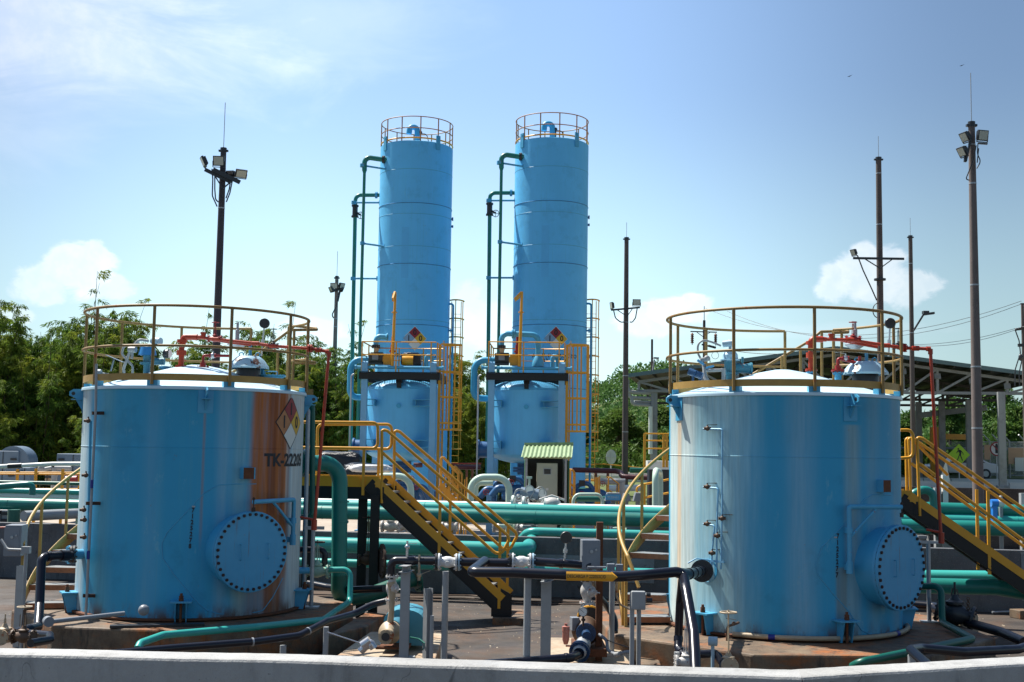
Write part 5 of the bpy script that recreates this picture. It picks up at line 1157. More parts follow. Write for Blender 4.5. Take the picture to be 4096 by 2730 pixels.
# valves at bottom right and left
gate_valve('gate_valve','rusty gate valve with a pale handwheel at bottom right of the right plinth',Q('B3',1990,990,14.9),(0,1,-.1),.085,.26,'cream',stem=.62,wmat='cream')
gate_valve('gate_valve','rust covered gate valve behind the black branch legs',Q('B3',1600,960,15.2),(1,0,0),.07,.24,'valvew',stem=.45,wheel=False)
gate_valve('gate_valve','rusty gate valve with a pale handwheel at bottom left',Q('B1',215,730,15.2),(1,-.2,0),.075,.26,'rustb',stem=.36,wmat='cream')
gate_valve('gate_valve','rusty ball shaped valve at the far bottom left corner',Q('B1',40,725,15.3),(0,1,0),.085,.22,'cream',stem=.24,wheel=False)
b=MB(); q=Q('B3',1845,770,15.0); b.cyl(q+Vector((-.05,0,0)),q+Vector((.05,-.03,0)),.055,nn=18); b.cyl(q-Vector((0,0,.45)),q,.022,nn=8); tag(obj('conduit_elbow',b,M['blue_pale']),'pale blue round conduit elbow beside the pale handwheel','conduit')
b=MB(); q=Q('B1',445,590,15.9); b.cyl(q+Vector((-.03,.04,0)),q+Vector((.03,-.05,0)),.065,nn=18); b.cyl(q+Vector((.05,0,0)),q+Vector((.75,.7,.02)),.03,nn=10); q2=q+Vector((.95,.9,.04)); b.ball(q2,.075,14); tag(obj('conduit_elbow',b,M['grey']),'grey round conduit elbow lying at the left plinth corner','conduit')
# small drain bib on the right tank and lying pieces
b=MB(); q=Q('B3',2060,610,16.6); b.tube(fil([q+Vector((.05,.1,0)),q,q+Vector((-.12,-.05,-.03)),q+Vector((-.13,-.05,-.22))],.04,4),.018,8); b.ball(q+Vector((-.03,0,.0)),.03,10); b.beam(q+Vector((-.0,0,.05)),q+Vector((-.14,0,.07)),.015,.005); tag(obj('drain_tap',b,M['rustb']),'rusty drain tap low on the right tank','tap')
b=MB(); q=Q('B2',960,850,15.6); b.tube(fil([q+Vector((.0,0,-.02)),q+Vector((.12,0,.10)),q+Vector((.17,0,.02))],.03,4),.05,12); b.cyl(q+Vector((.0,0,.08)),q+Vector((-.42,0,.21)),.010,nn=6); b.cyl(q+Vector((.02,0,.05)),q+Vector((.12,0,.12)),.06,nn=14); tag(obj('lever_valve',b,M['chrome']),'chrome and rusty lever valve lying on the left pump base','valve')
b=MB(); b.beam(G('B1',1010,635,PZ+.02),G('B1',1880,615,PZ+.02),.14,.03); tag(obj('scrap_plate',b,M['darkm']),'dark flat strip lying on the left plinth edge','plate')

# concrete pedestal, big black valve and low clutter behind the right plinth
b=MB(); p=Q('B4',1835,560,18.9); b.box((p.x,p.y+.15,.32),(.30,.35,.64),.1); tag(obj('concrete_pedestal',b,M['padp'],bevel=.02),'pale concrete pedestal behind the black valve right of the right tank','pedestal')
b=MB()
for i in range(9): b.torus(Q('B4',1840,380+i*22,18.6),(1,0,0) if i%2 else (0,1,0),.022,.007,10,5)
tag(obj('rusty_chain',b,M['rustb']),'rusty chain hanging in front of the pale concrete pedestal','chain')
gate_valve('gate_valve','large black valve lying beside the concrete pedestal at right',Q('B4',1720,520,18.7),(1,-.5,-.25),.16,.5,'darkm',wheel=False)
run('black_pipe','short black pipe joining the large black valve to the right plinth',[Q('B4',1540,470,19.2),Q('B4',1700,520,18.75)],.075,BK)
run('grey_pipe','thin pale pipe lying on the yard at the far right edge',[G('B4',2060,505,.05),G('B4',2400,490,.05)],.02,'galv')
b=MB(); p=G('B4',2330,560,0); b.box((p.x,p.y,.08),(.3,.3,.16),.3); tag(obj('concrete_block',b,M['pad'],bevel=.01),'small concrete block under the thin pale pipe at the far right edge','block')
for i,(z,x,y,Y) in enumerate((('Z6',1000,1100,21.9),('Z6',1130,1110,21.5))):
    p=Q(z,x,y,Y)
    if i: b=MB(); flange(b,p,(1,.3,0),.30,.04,12,.015); tag(obj('blind_flange',b,M['rustd']),'large dark round blind flange behind the black stair columns','flange')
    else: gate_valve('gate_valve','rusty gate valve with a tall stem between the black stair columns',p,(1,0,0),.09,.3,'rustb',stem=.75,wmat='rustd')
# sampling taps and thin tubes on the right tank face
def sample_rig():
    root=thing('sample_line','light blue sampling tubes with four rusty taps on the right tank','piping',cylpt(RT,TR,-125,PZ))
    def P_(z,x,y,o=.06): a,zz=QC(z,x,y,RT,TR); return Vector((RT[0]+(TR+o)*math.cos(a),RT[1]+(TR+o)*math.sin(a),zz))
    lines=[[('Z3',1740,1382),('Z3',1905,1385),('Z7',1900,505)],[('Z7',1740,445),('Z7',1868,458),('Z7',1855,880),('Z7',1857,1170)],[('Z7',1740,775),('Z7',1838,790),('Z7',1815,1040),('Z7',1812,1170)],[('Z7',1905,505),('Z7',1900,735),('Z7',1893,1180)]]
    for l in lines:
        b=MB(); b.tube(fil([P_(*p) for p in l],.03,4),.013,8); obj('tube',b,M['bluelt'],root)
    for (z,x,y) in (('Z3',1780,1378),('Z7',1778,443),('Z7',1778,775),('Z7',1905,725),('Z7',1865,880),('Z7',1820,1035)):
        p=P_(z,x,y,.07); b=MB(); b.ball(p,.036,10); b.cyl(p-Vector((.05,0,0)),p+Vector((.05,0,0)),.022,nn=8); b.beam(p+Vector((0,0,.05)),p+Vector((.14,-.03,.055)),.018,.008); b.cyl(p,p+Vector((0,0,.05)),.01,nn=6); obj('tap',b,M['rustb'],root)
    b=MB(); b.beam(P_('Z7',1795,1105),P_('Z7',1920,1115),.03,.03); b.tube(fil([P_('Z7',1800,1100),P_('Z7',1740,1080,.2),P_('Z7',1712,1120,.3)],.05,4),.010,6); obj('bracket',b,M['bluelt'],root)
sample_rig()
# level gauge pipe on the left tank
root=thing('level_gauge_pipe','tall thin level gauge pipe on the left flank of the rusty tank','piping',cylpt(LT,TR,-130,PZ))
b=MB(); a0=Q('Z1',880,800,LT[1]-1.45); 
pp=[Vector((Q('Z1',862,830,18.0).x,18.0,a0.z)),Vector((Q('Z1',858,1200,18.0).x,18.0,Q('Z1',858,1200,18.).z)),Vector((Q('B1',790,520,18.).x,18.0,PZ+.05))]
b.tube(pp,.020,10); obj('pipe',b,M['greyl'],root)
b=MB(); b.tube([Q('Z1',812,1310,18.15),Q('Z5',790,1000,18.15)],.020,8); obj('second_pipe',b,M['blue'],root)
for (z,x0,x1,y) in (('Z1',825,930,1240),('Z5',770,900,592),('Z5',745,850,1420)):
    b=MB(); b.beam(Q(z,x0,y,18.),Q(z,x1,y,18.12),.03,.05); obj('clamp',b,M['rustd'],root)
for (z,x,y) in (('Z1',790,1308),('Z5',770,340),('Z5',752,650),('Z5',757,740),('Z5',755,895)):
    p=Q(z,x,y,18.05); b=MB(); b.ball(p,.036,10); b.cyl(p-Vector((.06,0,.0)),p+Vector((.03,0,0)),.022,nn=8); b.cyl(p,p+Vector((0,0,.06)),.012,nn=6); obj('tap',b,M['rustb'],root)
for (z,x,y,h) in (('Z5',823,418,.12),('Z5',790,1055,.12)):
    p=Q(z,x,y,17.97); b=MB(); b.cyl(p-Vector((0,0,h/2)),p+Vector((0,0,h/2)),.024,nn=10); obj('tape_band',b,M['tape'],root)

# ------------------------------------------------------------------ two tall towers
TC=(-4.356,53.28); TRD=1.6; TTOP=EZ+13.196
def tower():
    root=thing('tall_tower','tall blue process tower','tower',(TC[0],TC[1],0),'twin blue process towers'); c=TC; cz=(c[0],c[1],0)
    seams=[EZ+10.459,EZ+7.824,EZ+5.207,EZ+2.55]; faint=[EZ+11.95,EZ+10.0,EZ+8.6,EZ+5.42,EZ+1.6]
    b=MB(); prof=[(TRD,1.2)]
    for z in sorted(seams): prof+= [(TRD,z-.02),(TRD+.015,z-.01),(TRD+.015,z+.01),(TRD,z+.02)]
    prof+= [(TRD,TTOP-.02),(TRD-.03,TTOP),(0,TTOP+.12)]
    b.lathe(prof,cz,80,sharp=(len(prof)-2,)); obj('shell',b,M['tower'],root)
    for z in sorted(seams):
        b=MB(); b.lathe([(TRD+.017,z-.012),(TRD+.021,z),(TRD+.017,z+.012)],cz,80); obj('weld_ring',b,M['blue_dark'],root)
    for z in faint: b=MB(); b.lathe([(TRD+.001,z-.012),(TRD+.008,z),(TRD+.001,z+.012)],cz,80); obj('faint_weld',b,M['blue_trim'],root)
    for (z0,w_,h_,a) in ((EZ+8.3,.32,2.2,-100),(EZ+3.9,.5,1.6,-92)): # repainted patches
        b=MB(); vs=[]; a=R(a)
        for i in range(7):
            t=a+(i/6-.5)*w_/TRD
            for zz in (z0-h_/2,z0+h_/2): vs.append((c[0]+(TRD+.004)*math.cos(t),c[1]+(TRD+.004)*math.sin(t),zz))
        b.add(vs,[(2*i,2*i+2,2*i+3,2*i+1) for i in range(6)],True); obj('paint_patch',b,M['blue_patch'],root)
    b=MB(); b.lathe([(TRD*1.0,0),(TRD*1.0,1.2)],cz,60); obj('skirt',b,M['blue_dark'],root)
    # railing on top
    zt=Q('T6',600,137,51.7).z; zm=Q('T6',600,232,51.7).z
    for z in (zt,zm,TTOP+.12):
        b=MB(); b.tube([cylpt(c,TRD-.02,i*6,z) for i in range(60)],.022 if z>TTOP+.3 else .035,6,closed=True); obj('guard_rail',b,M['tower_rail' if z>TTOP+.3 else 'yellow'],root)
    for k in range(12):
        b=MB(); b.cyl(cylpt(c,TRD-.02,k*30+10,TTOP),cylpt(c,TRD-.02,k*30+10,zt),.026,nn=6); obj('post',b,M['tower_rail'],root)
    # lugs
    for x in (340,777):
        a,z=QC('T6',x,375,c,TRD); b=MB(); u=Vector((math.cos(a),math.sin(a),0)); p=Vector((c[0],c[1],0))+u*(TRD+.02); b.box((p.x,p.y,TTOP-.02),(.05,.20,.62),a); b.cyl((p.x+u.x*-.04,p.y+u.y*-.04,TTOP+.22),(p.x+u.x*.04,p.y+u.y*.04,TTOP+.22),.05,nn=10); obj('lifting_lug',b,M['blue_trim'],root)
    # goose neck vent and small whistle on top
    p=Q('T6',605,318,53.2); b=MB(); b.tube(fil([Vector((p.x,p.y,TTOP)),Q('T6',605,250,53.2)+Vector((0,0,.1)),Q('T6',540,245,53.2)+Vector((0,0,.1)),Q('T6',535,285,53.2)],.22,7),.125,14); obj('goose_neck_vent',b,M['blue'],root)
    b=MB(); p=Q('T6',630,275,53.2); b.ball(p,.09,10); b.cyl((p.x,p.y,TTOP),p,.04,nn=8); b.tube(fil([p+Vector((.05,0,-.05)),p+Vector((.28,0,-.06)),p+Vector((.4,0,-.5))],.15,5),.02,6); obj('vent_instrument',b,M['darkm'],root)
    # hazard diamond and lettering (angle from the picture)
    a,z=QC('Z2',1422,570,c,TRD); diamond(c,TRD,a,z,.50,.50,root,'010','dblu',False)
    text_on_cyl('lettering','AGUA DE PROCESO',.22,c,TRD,a,QC('Z2',1420,722,c,TRD)[1],'ink',root,.005,1.02)
    text_on_cyl('lettering','TK-22051A',.22,c,TRD,a,QC('Z2',1420,762,c,TRD)[1],'ink',root,.005,1.02)
    # caged ladder behind the right flank
    lx=Q('Z2',1752,400,54.2).x; ly=54.2; z0,z1=1.2,Q('Z2',1790,240,54.2).z; lad=thing('caged_ladder',None,None,Vector((lx,ly,0))-wloc(root)); lad.parent=root
    b=MB()
    for s in (-.0,.42): b.box((lx+s,ly,(z0+z1)/2),(.035,.05,z1-z0))
    for i in range(int((z1-z0)/.3)): b.cyl((lx,ly,z0+i*.3),(lx+.42,ly,z0+i*.3),.012,nn=6)
    obj('ladder',b,M['yellow'],lad)
    b=MB()
    for i in range(9):
        z=z1-i*.82; b.tube([(lx+.21+.34*math.cos(t),ly-.05-.62*max(0,math.sin(t))*1.0,z) for t in [PI*k/12 for k in range(13)]],.034,5)
    for t in (.15,.5,.85): b.cyl((lx+.21+.34*math.cos(PI*t),ly-.05-.62*math.sin(PI*t),z1-8*.82),(lx+.21+.34*math.cos(PI*t),ly-.05-.62*math.sin(PI*t),z1),.024,nn=5)
    obj('cage',b,M['yellow'],lad)
    # blue standpipe at the right with small nozzles
    sx_=Q('Z2',1768,300,53.).x; zt2=Q('Z2',1768,262,53.).z
    b=MB(); b.tube(fil([(c[0]+TRD-.05,53.,zt2),(sx_,53.,zt2),(sx_,53.,.8)],.12,5),.045,8)
    for y in (500,735,950):
        z=Q('Z2',1740,y,53.).z; b.cyl((c[0]+TRD-.05,53.,z),(sx_,53.,z),.04,nn=8); b.cyl((c[0]+TRD+.06,53.,z),(c[0]+TRD+.11,53.,z),.10,nn=10)
    obj('standpipe',b,M['blue'],root)
    for y in (998,1060):
        p=Q('T6',896,y,53.3); b=MB(); b.cyl(p+Vector((-.1,0,0)),p+Vector((.04,0,0)),.05,nn=10); b.cyl(p+Vector((.0,0,0)),p+Vector((.05,0,0)),.085 if y==998 else .06,nn=10); obj('side_nozzle',b,M['blue_dark'],root)
    # green risers
    def riser(pts,r,mt,Y,ex,name):
        q=[Q(*p,Y) for p in pts]; b=MB(); b.tube(fil(q,.28,8),r,14); obj(name,b,M[mt],root); return q
    rz=thing('green_riser',None,None,Vector((0,0,0))); rz.parent=root
    b=MB(); q=[Q('T6',345,500,52.35),Q('T6',300,498,52.3),Q('T6',163,478,52.3),Q('T6',163,590,52.3)]; b.tube(fil(q,.24,8),.108,14); 
    e=Q('Z2',920,760,52.3); b.tube([q[-1],q[-1]+Vector((0,0,-.12)),Vector((q[-1].x,52.3,1.)),],[.105,.066,.066],12); obj('upper_pipe',b,M['green'],rz)
    b=MB(); flange(b,Q('T6',322,500,52.35),(1,0,0),.17,.09,8,.018); f_=obj('flange',b,M['darkm'],rz)
    b=MB(); q=[Q('T6',290,797,53.3),Q('T6',88,797,53.3),Q('T6',84,1560,53.3)]; q[2]=Vector((q[2].x,53.3,1.)); b.tube(fil(q,.24,8),.086,14); obj('lower_pipe',b,M['green'],rz)
    b=MB(); flange(b,Q('T6',262,797,53.3),(1,0,0),.15,.07,8,.018); b.cyl(Q('T6',270,797,53.3),Q('T6',300,797,53.3),.07,nn=12); obj('flange',b,M['blue_trim'],rz)
    v=Q('T6',84,932,53.3); 
    b=MB(); b.cyl(v-Vector((0,0,.22)),v+Vector((0,0,.22)),.12,nn=14); flange(b,v+Vector((0,0,.24)),(0,0,1),.16,.05,8,.02); flange(b,v-Vector((0,0,.24)),(0,0,1),.16,.05,8,.02); b.cyl(v,v+Vector((.25,-.1,-.18)),.04,nn=8); handwheel(b,v+Vector((.27,-.1,-.2)),(.5,-1,-.3),.15,.015); obj('riser_valve',b,M['darkm'],rz)
    for (y0,y1,x0,x1,Y) in ((550,580,150,345,52.3),(1200,1226,145,330,52.3),(860,860,72,290,53.1),(1495,1495,65,268,53.1)):
        b=MB(); a_=Q('T6',x0,y0,Y); c_=Q('T6',x1,y1,Y); b.cyl(a_,c_,.042,nn=8); b.cyl(a_-Vector((0,0,.07)),a_+Vector((0,0,.07)),.13 if y0==550 else .10,nn=14); b.box(c_,(.06,.06,.2)); obj('bracket_arm',b,M['blue_trim'],root)
    return root
tw1=tower(); tw1['label']='left one of the twin tall blue towers, with two nozzles on its right edge'
tw2=copy_tree(tw1,Vector((TC[0]+5.97,TC[1]-.9,0)),label='right one of the twin tall blue towers, behind the vessel with the yellow ladder')

# ------------------------------------------------------------------ two blue vessels on frames with yellow decks
def V(x,y,dy=0.):  return Vector((-2.176+x*.002524,dy,7.849-y*.002524))      # picture C7 to the vessel's own axes
def vessel(first):
    root=thing('process_vessel','blue vessel','vessel',(0,0,0),'blue vessels on square frames')
    VR=1.385; zt=5.17; zb=2.92
    b=MB(); pr=[]
    for i in range(9): t=PI/2*i/8; pr.append((VR*math.sin(t),zb-.42*math.cos(t)))
    pr+= [(VR,3.4),(VR,zt-.012),(VR+.008,zt),(VR,zt+.012)]
    for i in range(1,9): t=PI/2*i/8; pr.append((VR*math.cos(t),zt+.01+.42*math.sin(t)))
    b.lathe(pr,(0,0,0),64); obj('vessel_shell',b,M['vesselb'],root)
    b=MB(); b.cyl((0,0,2.1),(0,0,2.6),.34,nn=24); b.cyl((0,0,2.3),(0,0,2.38),.5,nn=28); b.cyl((0,0,2.2),(0,0,2.28),.5,nn=28); b.tube(fil([(0,0,2.2),(0,0,1.4),(.9,-.2,1.4),(.9,-.2,.6)],.2,6),.16,16); obj('outlet',b,M['blue_dark'],root)
    b=MB(); b.cyl((0,-VR+.05,V(0,1305).z),(0,-VR-.06,V(0,1305).z),.085,nn=20); obj('front_boss',b,M['blue'],root)
    cx=1.26; cyf=-1.50
    for sx_ in (-1,1):
        for sy_ in (-1,1):
            b=MB(); b.box((sx_*cx,sy_*1.5,3.06),(.22,.20,6.06 if sy_<0 else 5.6)) ; b.box((sx_*cx,sy_*1.5,.03),(.4,.4,.04)); 
            if sy_<0: b.cyl((sx_*cx-.11,sy_*1.5,6.06),(sx_*cx+.11,sy_*1.5,6.06),.10,nn=12)
            obj('frame_column',b,M['blue_col'],root)
    b=MB(); b.cyl((-1.6,-1.5,5.94),(1.6,-1.5,5.94),.055,nn=14); b.cyl((-1.63,-1.5,5.94),(-1.57,-1.5,5.94),.085,nn=14); b.cyl((1.57,-1.5,5.94),(1.63,-1.5,5.94),.085,nn=14); obj('cross_bar',b,M['blue_trim'],root)
    for (sx_,x0,x1) in ((-1,-1.36,-.88),(1,.52,1.22)):
        for (ya,yb) in ((1215,1310),(None,None)):
            z1,z0=(V(0,1218).z,V(0,1308).z) if ya else (EZ+.0,EZ+.0)
            if not ya: z1,z0=3.05+(1789.4-1762)*.00942,3.05+(1789.4-1790)*.00942
            b=MB()
            for z in (z0,z1): b.box(((x0+x1)/2,-1.30,z),(abs(x1-x0),.42,.025))
            b.box((x0+.1 if sx_>0 else x1-.02,-1.26,(z0+z1)/2),(.02,.40,z1-z0)); obj('support_lug',b,M['blue_trim'],root)
    # deck
    b=MB()
    for y in (-1.62,1.32,-.6,.4): b.box((.02,y,5.62),(2.95,.09,.24))
    for x in (-1.41,1.45,0.): b.box((x,-.15,5.622),(.09,2.84,.235))
    obj('deck_frame',b,M['black'],root)
    b=MB()
    for i in range(46): b.box((-1.44+i*.065,-.15,5.76),(.007,3.0,.035))
    for i in range(14): b.box((.02,-1.6+i*.22,5.764),(2.95,.008,.02))
    obj('deck_grating',b,M['black'],root)
    b=MB(); b.beam((0,-1.45,5.2),(0,-1.45,5.6),.16,.10); b.box((0,-1.40,5.53),(.2,.2,.3)); obj('deck_bracket',b,M['black'],root)
    xs=[V(318,0).x,V(815,0).x,V(1322,0).x]; yf,yb=-1.55,1.35; zt_,zm,z0=V(0,385).z,V(0,572).z,5.77
    gr=thing('guard_rail',None,None,(0,0,0)); gr.parent=root
    b=MB()
    for z in (zt_,zm):
        b.tube([(xs[0],yf,z),(xs[2]+.18,yf,z)],.024,6); b.tube([(xs[0],yf,z),(xs[0],yb,z),(xs[2]+.2,yb,z),(xs[2]+.2,yf+.3,z)],.024,6)
    obj('rail',b,M['yellow'],gr)
    for (x,y) in [(xs[0],yf),(xs[0],0),(xs[0],yb),(xs[1],yf),(xs[2],yf),(xs[2]+.2,yf+.3),(xs[2]+.2,yb),(.55,yb),(-.4,yb),(xs[2]+.2,0)]:
        b=MB(); b.box((x,y,(z0+zt_)/2),(.045,.045,zt_-z0)); obj('post',b,M['yellow'],gr)
    # jib mast
    b=MB(); mx=V(770,0).x; mt_=8.72; b.tube([(mx-.04,-1.45,5.9),(mx,-1.45,7.6),(mx+.02,-1.45,mt_)],[.062,.055,.045],12); b.cyl((mx,-1.45,7.95),(mx,-1.45,7.99),.10,nn=12)
    if first: b.beam((mx,-1.45,mt_),(mx-.03,-1.75,mt_-.28),.06,.08); b.box((mx-.06,-1.5,mt_-.2),(.06,.05,.3))
    else: b.beam((mx,-1.45,mt_-.03),(mx-.24,-1.5,mt_-.30),.05,.10); b.beam((mx,-1.45,mt_-.16),(mx-.22,-1.5,mt_-.36),.04,.04)
    obj('jib_mast',b,M['yellow'],root)
    # motor, guard, volute, neck
    b=MB(); p=V(500,610,-1.1); b.cyl(p+Vector((-.26,0,-.0)),p+Vector((.26,0,0)),.20,nn=22)
    for k in range(20): a=2*PI*k/20; b.beam(p+Vector((-.2,.2*math.cos(a),.2*math.sin(a))),p+Vector((.24,.2*math.cos(a),.2*math.sin(a))),.008,.03,(0,math.cos(a),math.sin(a)))
    b.box(p+Vector((0,-.0,-.21)),(.5,.34,.06)); mo=obj('motor',b,M['motorg'],root)
    b=MB(); b.box(p+Vector((0,-.24,.02)),(.22,.08,.20)); obj('terminal_box',b,M['grey'],mo,bevel=.01)
    b=MB(); q=V(498,490,-1.1); b.tube([q-Vector((0,0,.1)),q+Vector((0,0,.12))],[.07,.12],16); obj('neck',b,M['cream'],root)
    b=MB(); p=V(675,630,-1.1); b.box(p,(.30,.3,.40),0); b.cyl(p+Vector((0,-.16,0)),p+Vector((0,.16,0)),.2,nn=12); obj('coupling_guard',b,M['yellow'],root)
    b=MB()
    if first:
        q=[V(490,440,-1.1),V(490,290,-1.1),V(640,300,-1.1)]; b.tube(fil(q,.26,8),.10,16); b.lathe([(.10,-.02),(.145,.03),(.145,.06),(.10,.06)],q[2],18,(1,0,0))
    else:
        q=[V(490,440,-1.1),V(490,248,-1.1),V(1020,262,-1.1),V(1020,640,-1.1)]; b.tube(fil(q,.26,8),.10,16); fx=V(660,255,-1.1); flange(b,fx-Vector((.03,0,0)),(1,0,0),.17,.04,8,.015); flange(b,fx+Vector((.03,0,0)),(1,0,0),.17,.04,8,.015); b.lathe([(.10,.35),(.2,.15),(.22,0),(.22,-.05)],V(1020,700,-1.1),20)
    obj('discharge_bend',b,M['blue_trim'],root)
    b=MB(); flange(b,V(490,432,-1.1),(0,0,1),.16,.04,10,.015); flange(b,V(490,455,-1.1),(0,0,1),.16,.03,10,.015); obj('flange',b,M['darkm'],root)
    b=MB(); p=V(712,500,-.7); b.cyl(p-Vector((0,0,.3)),p+Vector((0,0,.25)),.075,nn=12); b.cyl(p+Vector((0,0,.25)),p+Vector((0,0,.55)),.05,nn=12); b.cyl(p-Vector((0,0,.02)),p+Vector((0,0,.04)),.12,nn=12); b.cyl(p+Vector((0,0,.54)),p+Vector((0,0,.62)),.03,nn=8); obj('relief_valve',b,M['redd'],root)
    # big loop pipe on the left
    b=MB(); y=-.5; b.tube(fil([V(400,620,y),V(85,620,y),V(85,1175,y),V(270,1175,y+.3)],.42,9),.118,20); obj('loop_pipe',b,M['blue'],root)
    b=MB(); y=-.9; b.tube(fil([V(1225,760,y),V(1225,560,y),V(1300,560,y+.2),V(1300,760,y+.2)],.10,6),.075,12); obj('small_vent_loop',b,M['blue_trim'],root)
    b=MB(); b.tube(fil([V(220,860,-1.66),V(180,880,-1.66),V(180,3000,-1.66)],.1,4),.03,8); obj('conduit',b,M['galv'],root)
    b=MB(); b.tube(fil([(-1.36,-.6,3.0),(-1.75,-.6,3.0)],.1),.3,18); b.cyl((-1.72,-.6,3.0),(-1.78,-.6,3.0),.36,nn=24); obj('side_manway',b,M['blue_dark'],root)
    # caged ladder at the right
    lad=thing('caged_ladder',None,None,(0,0,0)); lad.parent=root
    x0=V(1437,0).x; yl=-1.2; ztop=V(0,400).z; zbot=.6; b=MB()
    b.box((x0,yl,(ztop+zbot)/2),(.10,.05,ztop-zbot)); b.box((x0+.1,yl+.45,(ztop+zbot)/2),(.06,.05,ztop-zbot))
    for i in range(19): z=ztop-.3-i*.3; b.cyl((x0,yl,z),(x0+.1,yl+.45,z),.012,nn=6)
    obj('ladder',b,M['yellow'],lad)
    b=MB(); n=5; zl=V(0,1640).z
    for z in [V(0,v).z for v in (402,800,1168,1545,1640)]:
        pts=[(x0+.05+.74*math.sin(PI*k/14),yl+.22-.36*math.cos(PI*k/14),z) for k in range(15)]
        for i in range(14): b.beam(pts[i],pts[i+1],.012,.06)
    for k in (2,5,8,11,13):
        x,y=x0+.05+.75*math.sin(PI*k/14),yl+.22-.37*math.cos(PI*k/14); b.beam((x,y,zl),(x,y,ztop),.055,.012,(0,1,0))
    obj('cage',b,M['yellow'],lad)
    b=MB(); b.beam((x0-.3,yl,V(0,825).z),(x0+.02,yl,V(0,825).z),.08,.08); obj('ladder_bracket',b,M['yellow'],lad)
    b=MB(); b.cyl(V(1487,370,yl+.1),V(1470,1050,yl+.1),.02,nn=8); b.cyl(V(1487,345,yl+.1),V(1487,385,yl+.1),.035,nn=8); obj('cable_riser',b,M['galv'],lad)
    return root
va=-math.atan(.12)
pc=Q('P',1611,1789,46.0)
v1=vessel(True); v1.location=(pc.x,46.,0); v1.rotation_euler=(0,0,va*.35); v1['label']='left blue vessel on a square frame, with black tarpaulin on its yellow deck'
pc2=Q('P',2107,1797,45.3)
v2=vessel(False); v2.location=(pc2.x,45.3,0); v2.rotation_euler=(0,0,va*.35); v2['label']='right blue vessel on a square frame, with a blue U bend over its yellow deck'
# tarped drum on the left deck
def blob(name,label,c,d,seed,mt,cat='tarpaulin'):
    bm=bmesh.new(); bmesh.ops.create_icosphere(bm,subdivisions=4,radius=1)
    for v in bm.verts:
        n=v.co.copy(); k=1+.16*mnoise.noise(n*1.7+Vector((seed,0,0)))+.06*mnoise.noise(n*6+Vector((0,seed,0)))
        q=Vector([math.copysign(abs(t)**.6,t) for t in n])*k; v.co=Vector((q.x*d[0],q.y*d[1],max(q.z,-.75)*d[2]))+Vector(c)
    b=MB(); b.add([v.co for v in bm.verts],[tuple(v.index for v in f.verts) for f in bm.faces],True); bm.free(); return tag(obj(name,b,M[mt]),label,cat)
q=Vector((pc.x,46,0))+V(985,635,-1.0); t=thing('wrapped_drum','yellow drum wrapped in black tarpaulin on the left vessel deck','drum',q)
o=blob('tarpaulin',None,q+Vector((0,0.12,.02)),(.40,.24,.27),3.,'tarp'); del_=[o.__delitem__(k) for k in ('category',) if k in o]; o.location=o.location-q; o.parent=t
b=MB(); b.lathe([(0,-.2),(.17,-.2),(.175,-.1),(.18,0),(.175,.1),(.17,.2),(0,.2)],q+Vector((-.10,-.12,-.02)),24,(1,0,0),sharp=(1,5)); obj('drum',b,M['yellow'],t)

# ------------------------------------------------------------------ poles
def floodlight(root,p,face,w=.42,h=.36,back=False):
    face=Vector(face).normalized(); x=face.cross(Vector((0,0,1))).normalized(); u=x.cross(face).normalized(); p=Vector(p)
    Mx=Matrix((x,-face,u)).transposed()
    b=MB(); b.box(p,(w,.07,h),0,Mx); 
    for i in range(8): b.box(p-face*.07+x*(w*(-.4+.8*i/7)),(.012,.07,h*.8),0,Mx)
    for s in (-1,1): b.beam(p+x*s*w*.53,p+x*s*w*.53-u*h*.62,.02,.03)
    b.beam(p-x*w*.53-u*h*.62,p+x*w*.53-u*h*.62,.03,.02); f=obj('floodlight',b,M['darkm'],root)
    b=MB(); b.box(p+face*.037,(w*.84,.004,h*.82),0,Mx); obj('lamp_glass',b,M['glass'],f)
def pole(label,top,Y,r0,r1,mt,base=0.,rod=None,arms=(),bands=(),name='light_pole',cat='light pole',cap=True,rods=.012):
    t_=Q(*top,Y); root=thing(name,label,cat,(t_.x,Y,base)); b=MB(); n=6
    b.tube([(t_.x,Y,base+(t_.z-base)*i/n) for i in range(n+1)],[r0+(r1-r0)*i/n for i in range(n+1)],18); obj('pole_shaft',b,M[mt],root)
    if cap:
        b=MB(); b.box((t_.x,Y,t_.z-.08),(r1*3.3,.10,.06)); b.cyl((t_.x,Y,t_.z-.12),(t_.x,Y,t_.z+.02),r1*1.12,nn=16); obj('cap_clamp',b,M['darkm'],root)
    if rod: rt=Q(*rod,Y); b=MB(); b.cyl((t_.x,Y,t_.z),(t_.x+.0,Y,rt.z),rods,nn=6); obj('lightning_rod',b,M['galv'],root)
    for bd in bands:
        z=Q(*bd,Y).z; f=(z-base)/(t_.z-base); b=MB(); b.cyl((t_.x,Y,z-.02),(t_.x,Y,z+.02),(r0+(r1-r0)*f)+.006,nn=18); obj('steel_band',b,M['galv'],root)
    return root,t_
def arm(root,a,c,sz=.09,br=None,mt='darkm'):
    b=MB(); b.beam(a,c,.07,sz); 
    if br: 
        for e in br[1:]: b.beam(br[0],e,.04,.04)
    return obj('cross_arm',b,M[mt],root)
def cables(root,pl,r=.022):
    b=MB()
    for p in pl: b.tube(fil(p,.3,5),r,6)
    obj('cable',b,M['darkm'],root)
P1,t1=pole('big floodlight pole with four lamps rising behind the rusty tank',('T5',381,480),40,.165,.095,'poledk',rod=('T5',382,120),bands=[('T5',368,948)])
arm(P1,Q('T5',235,645,39.8),Q('T5',440,745,39.85),.12); arm(P1,Q('T5',300,645,39.75),Q('T5',508,745,39.7),.14,[Q('T5',375,795,39.8),Q('T5',310,690,39.8),Q('T5',445,735,39.8)])
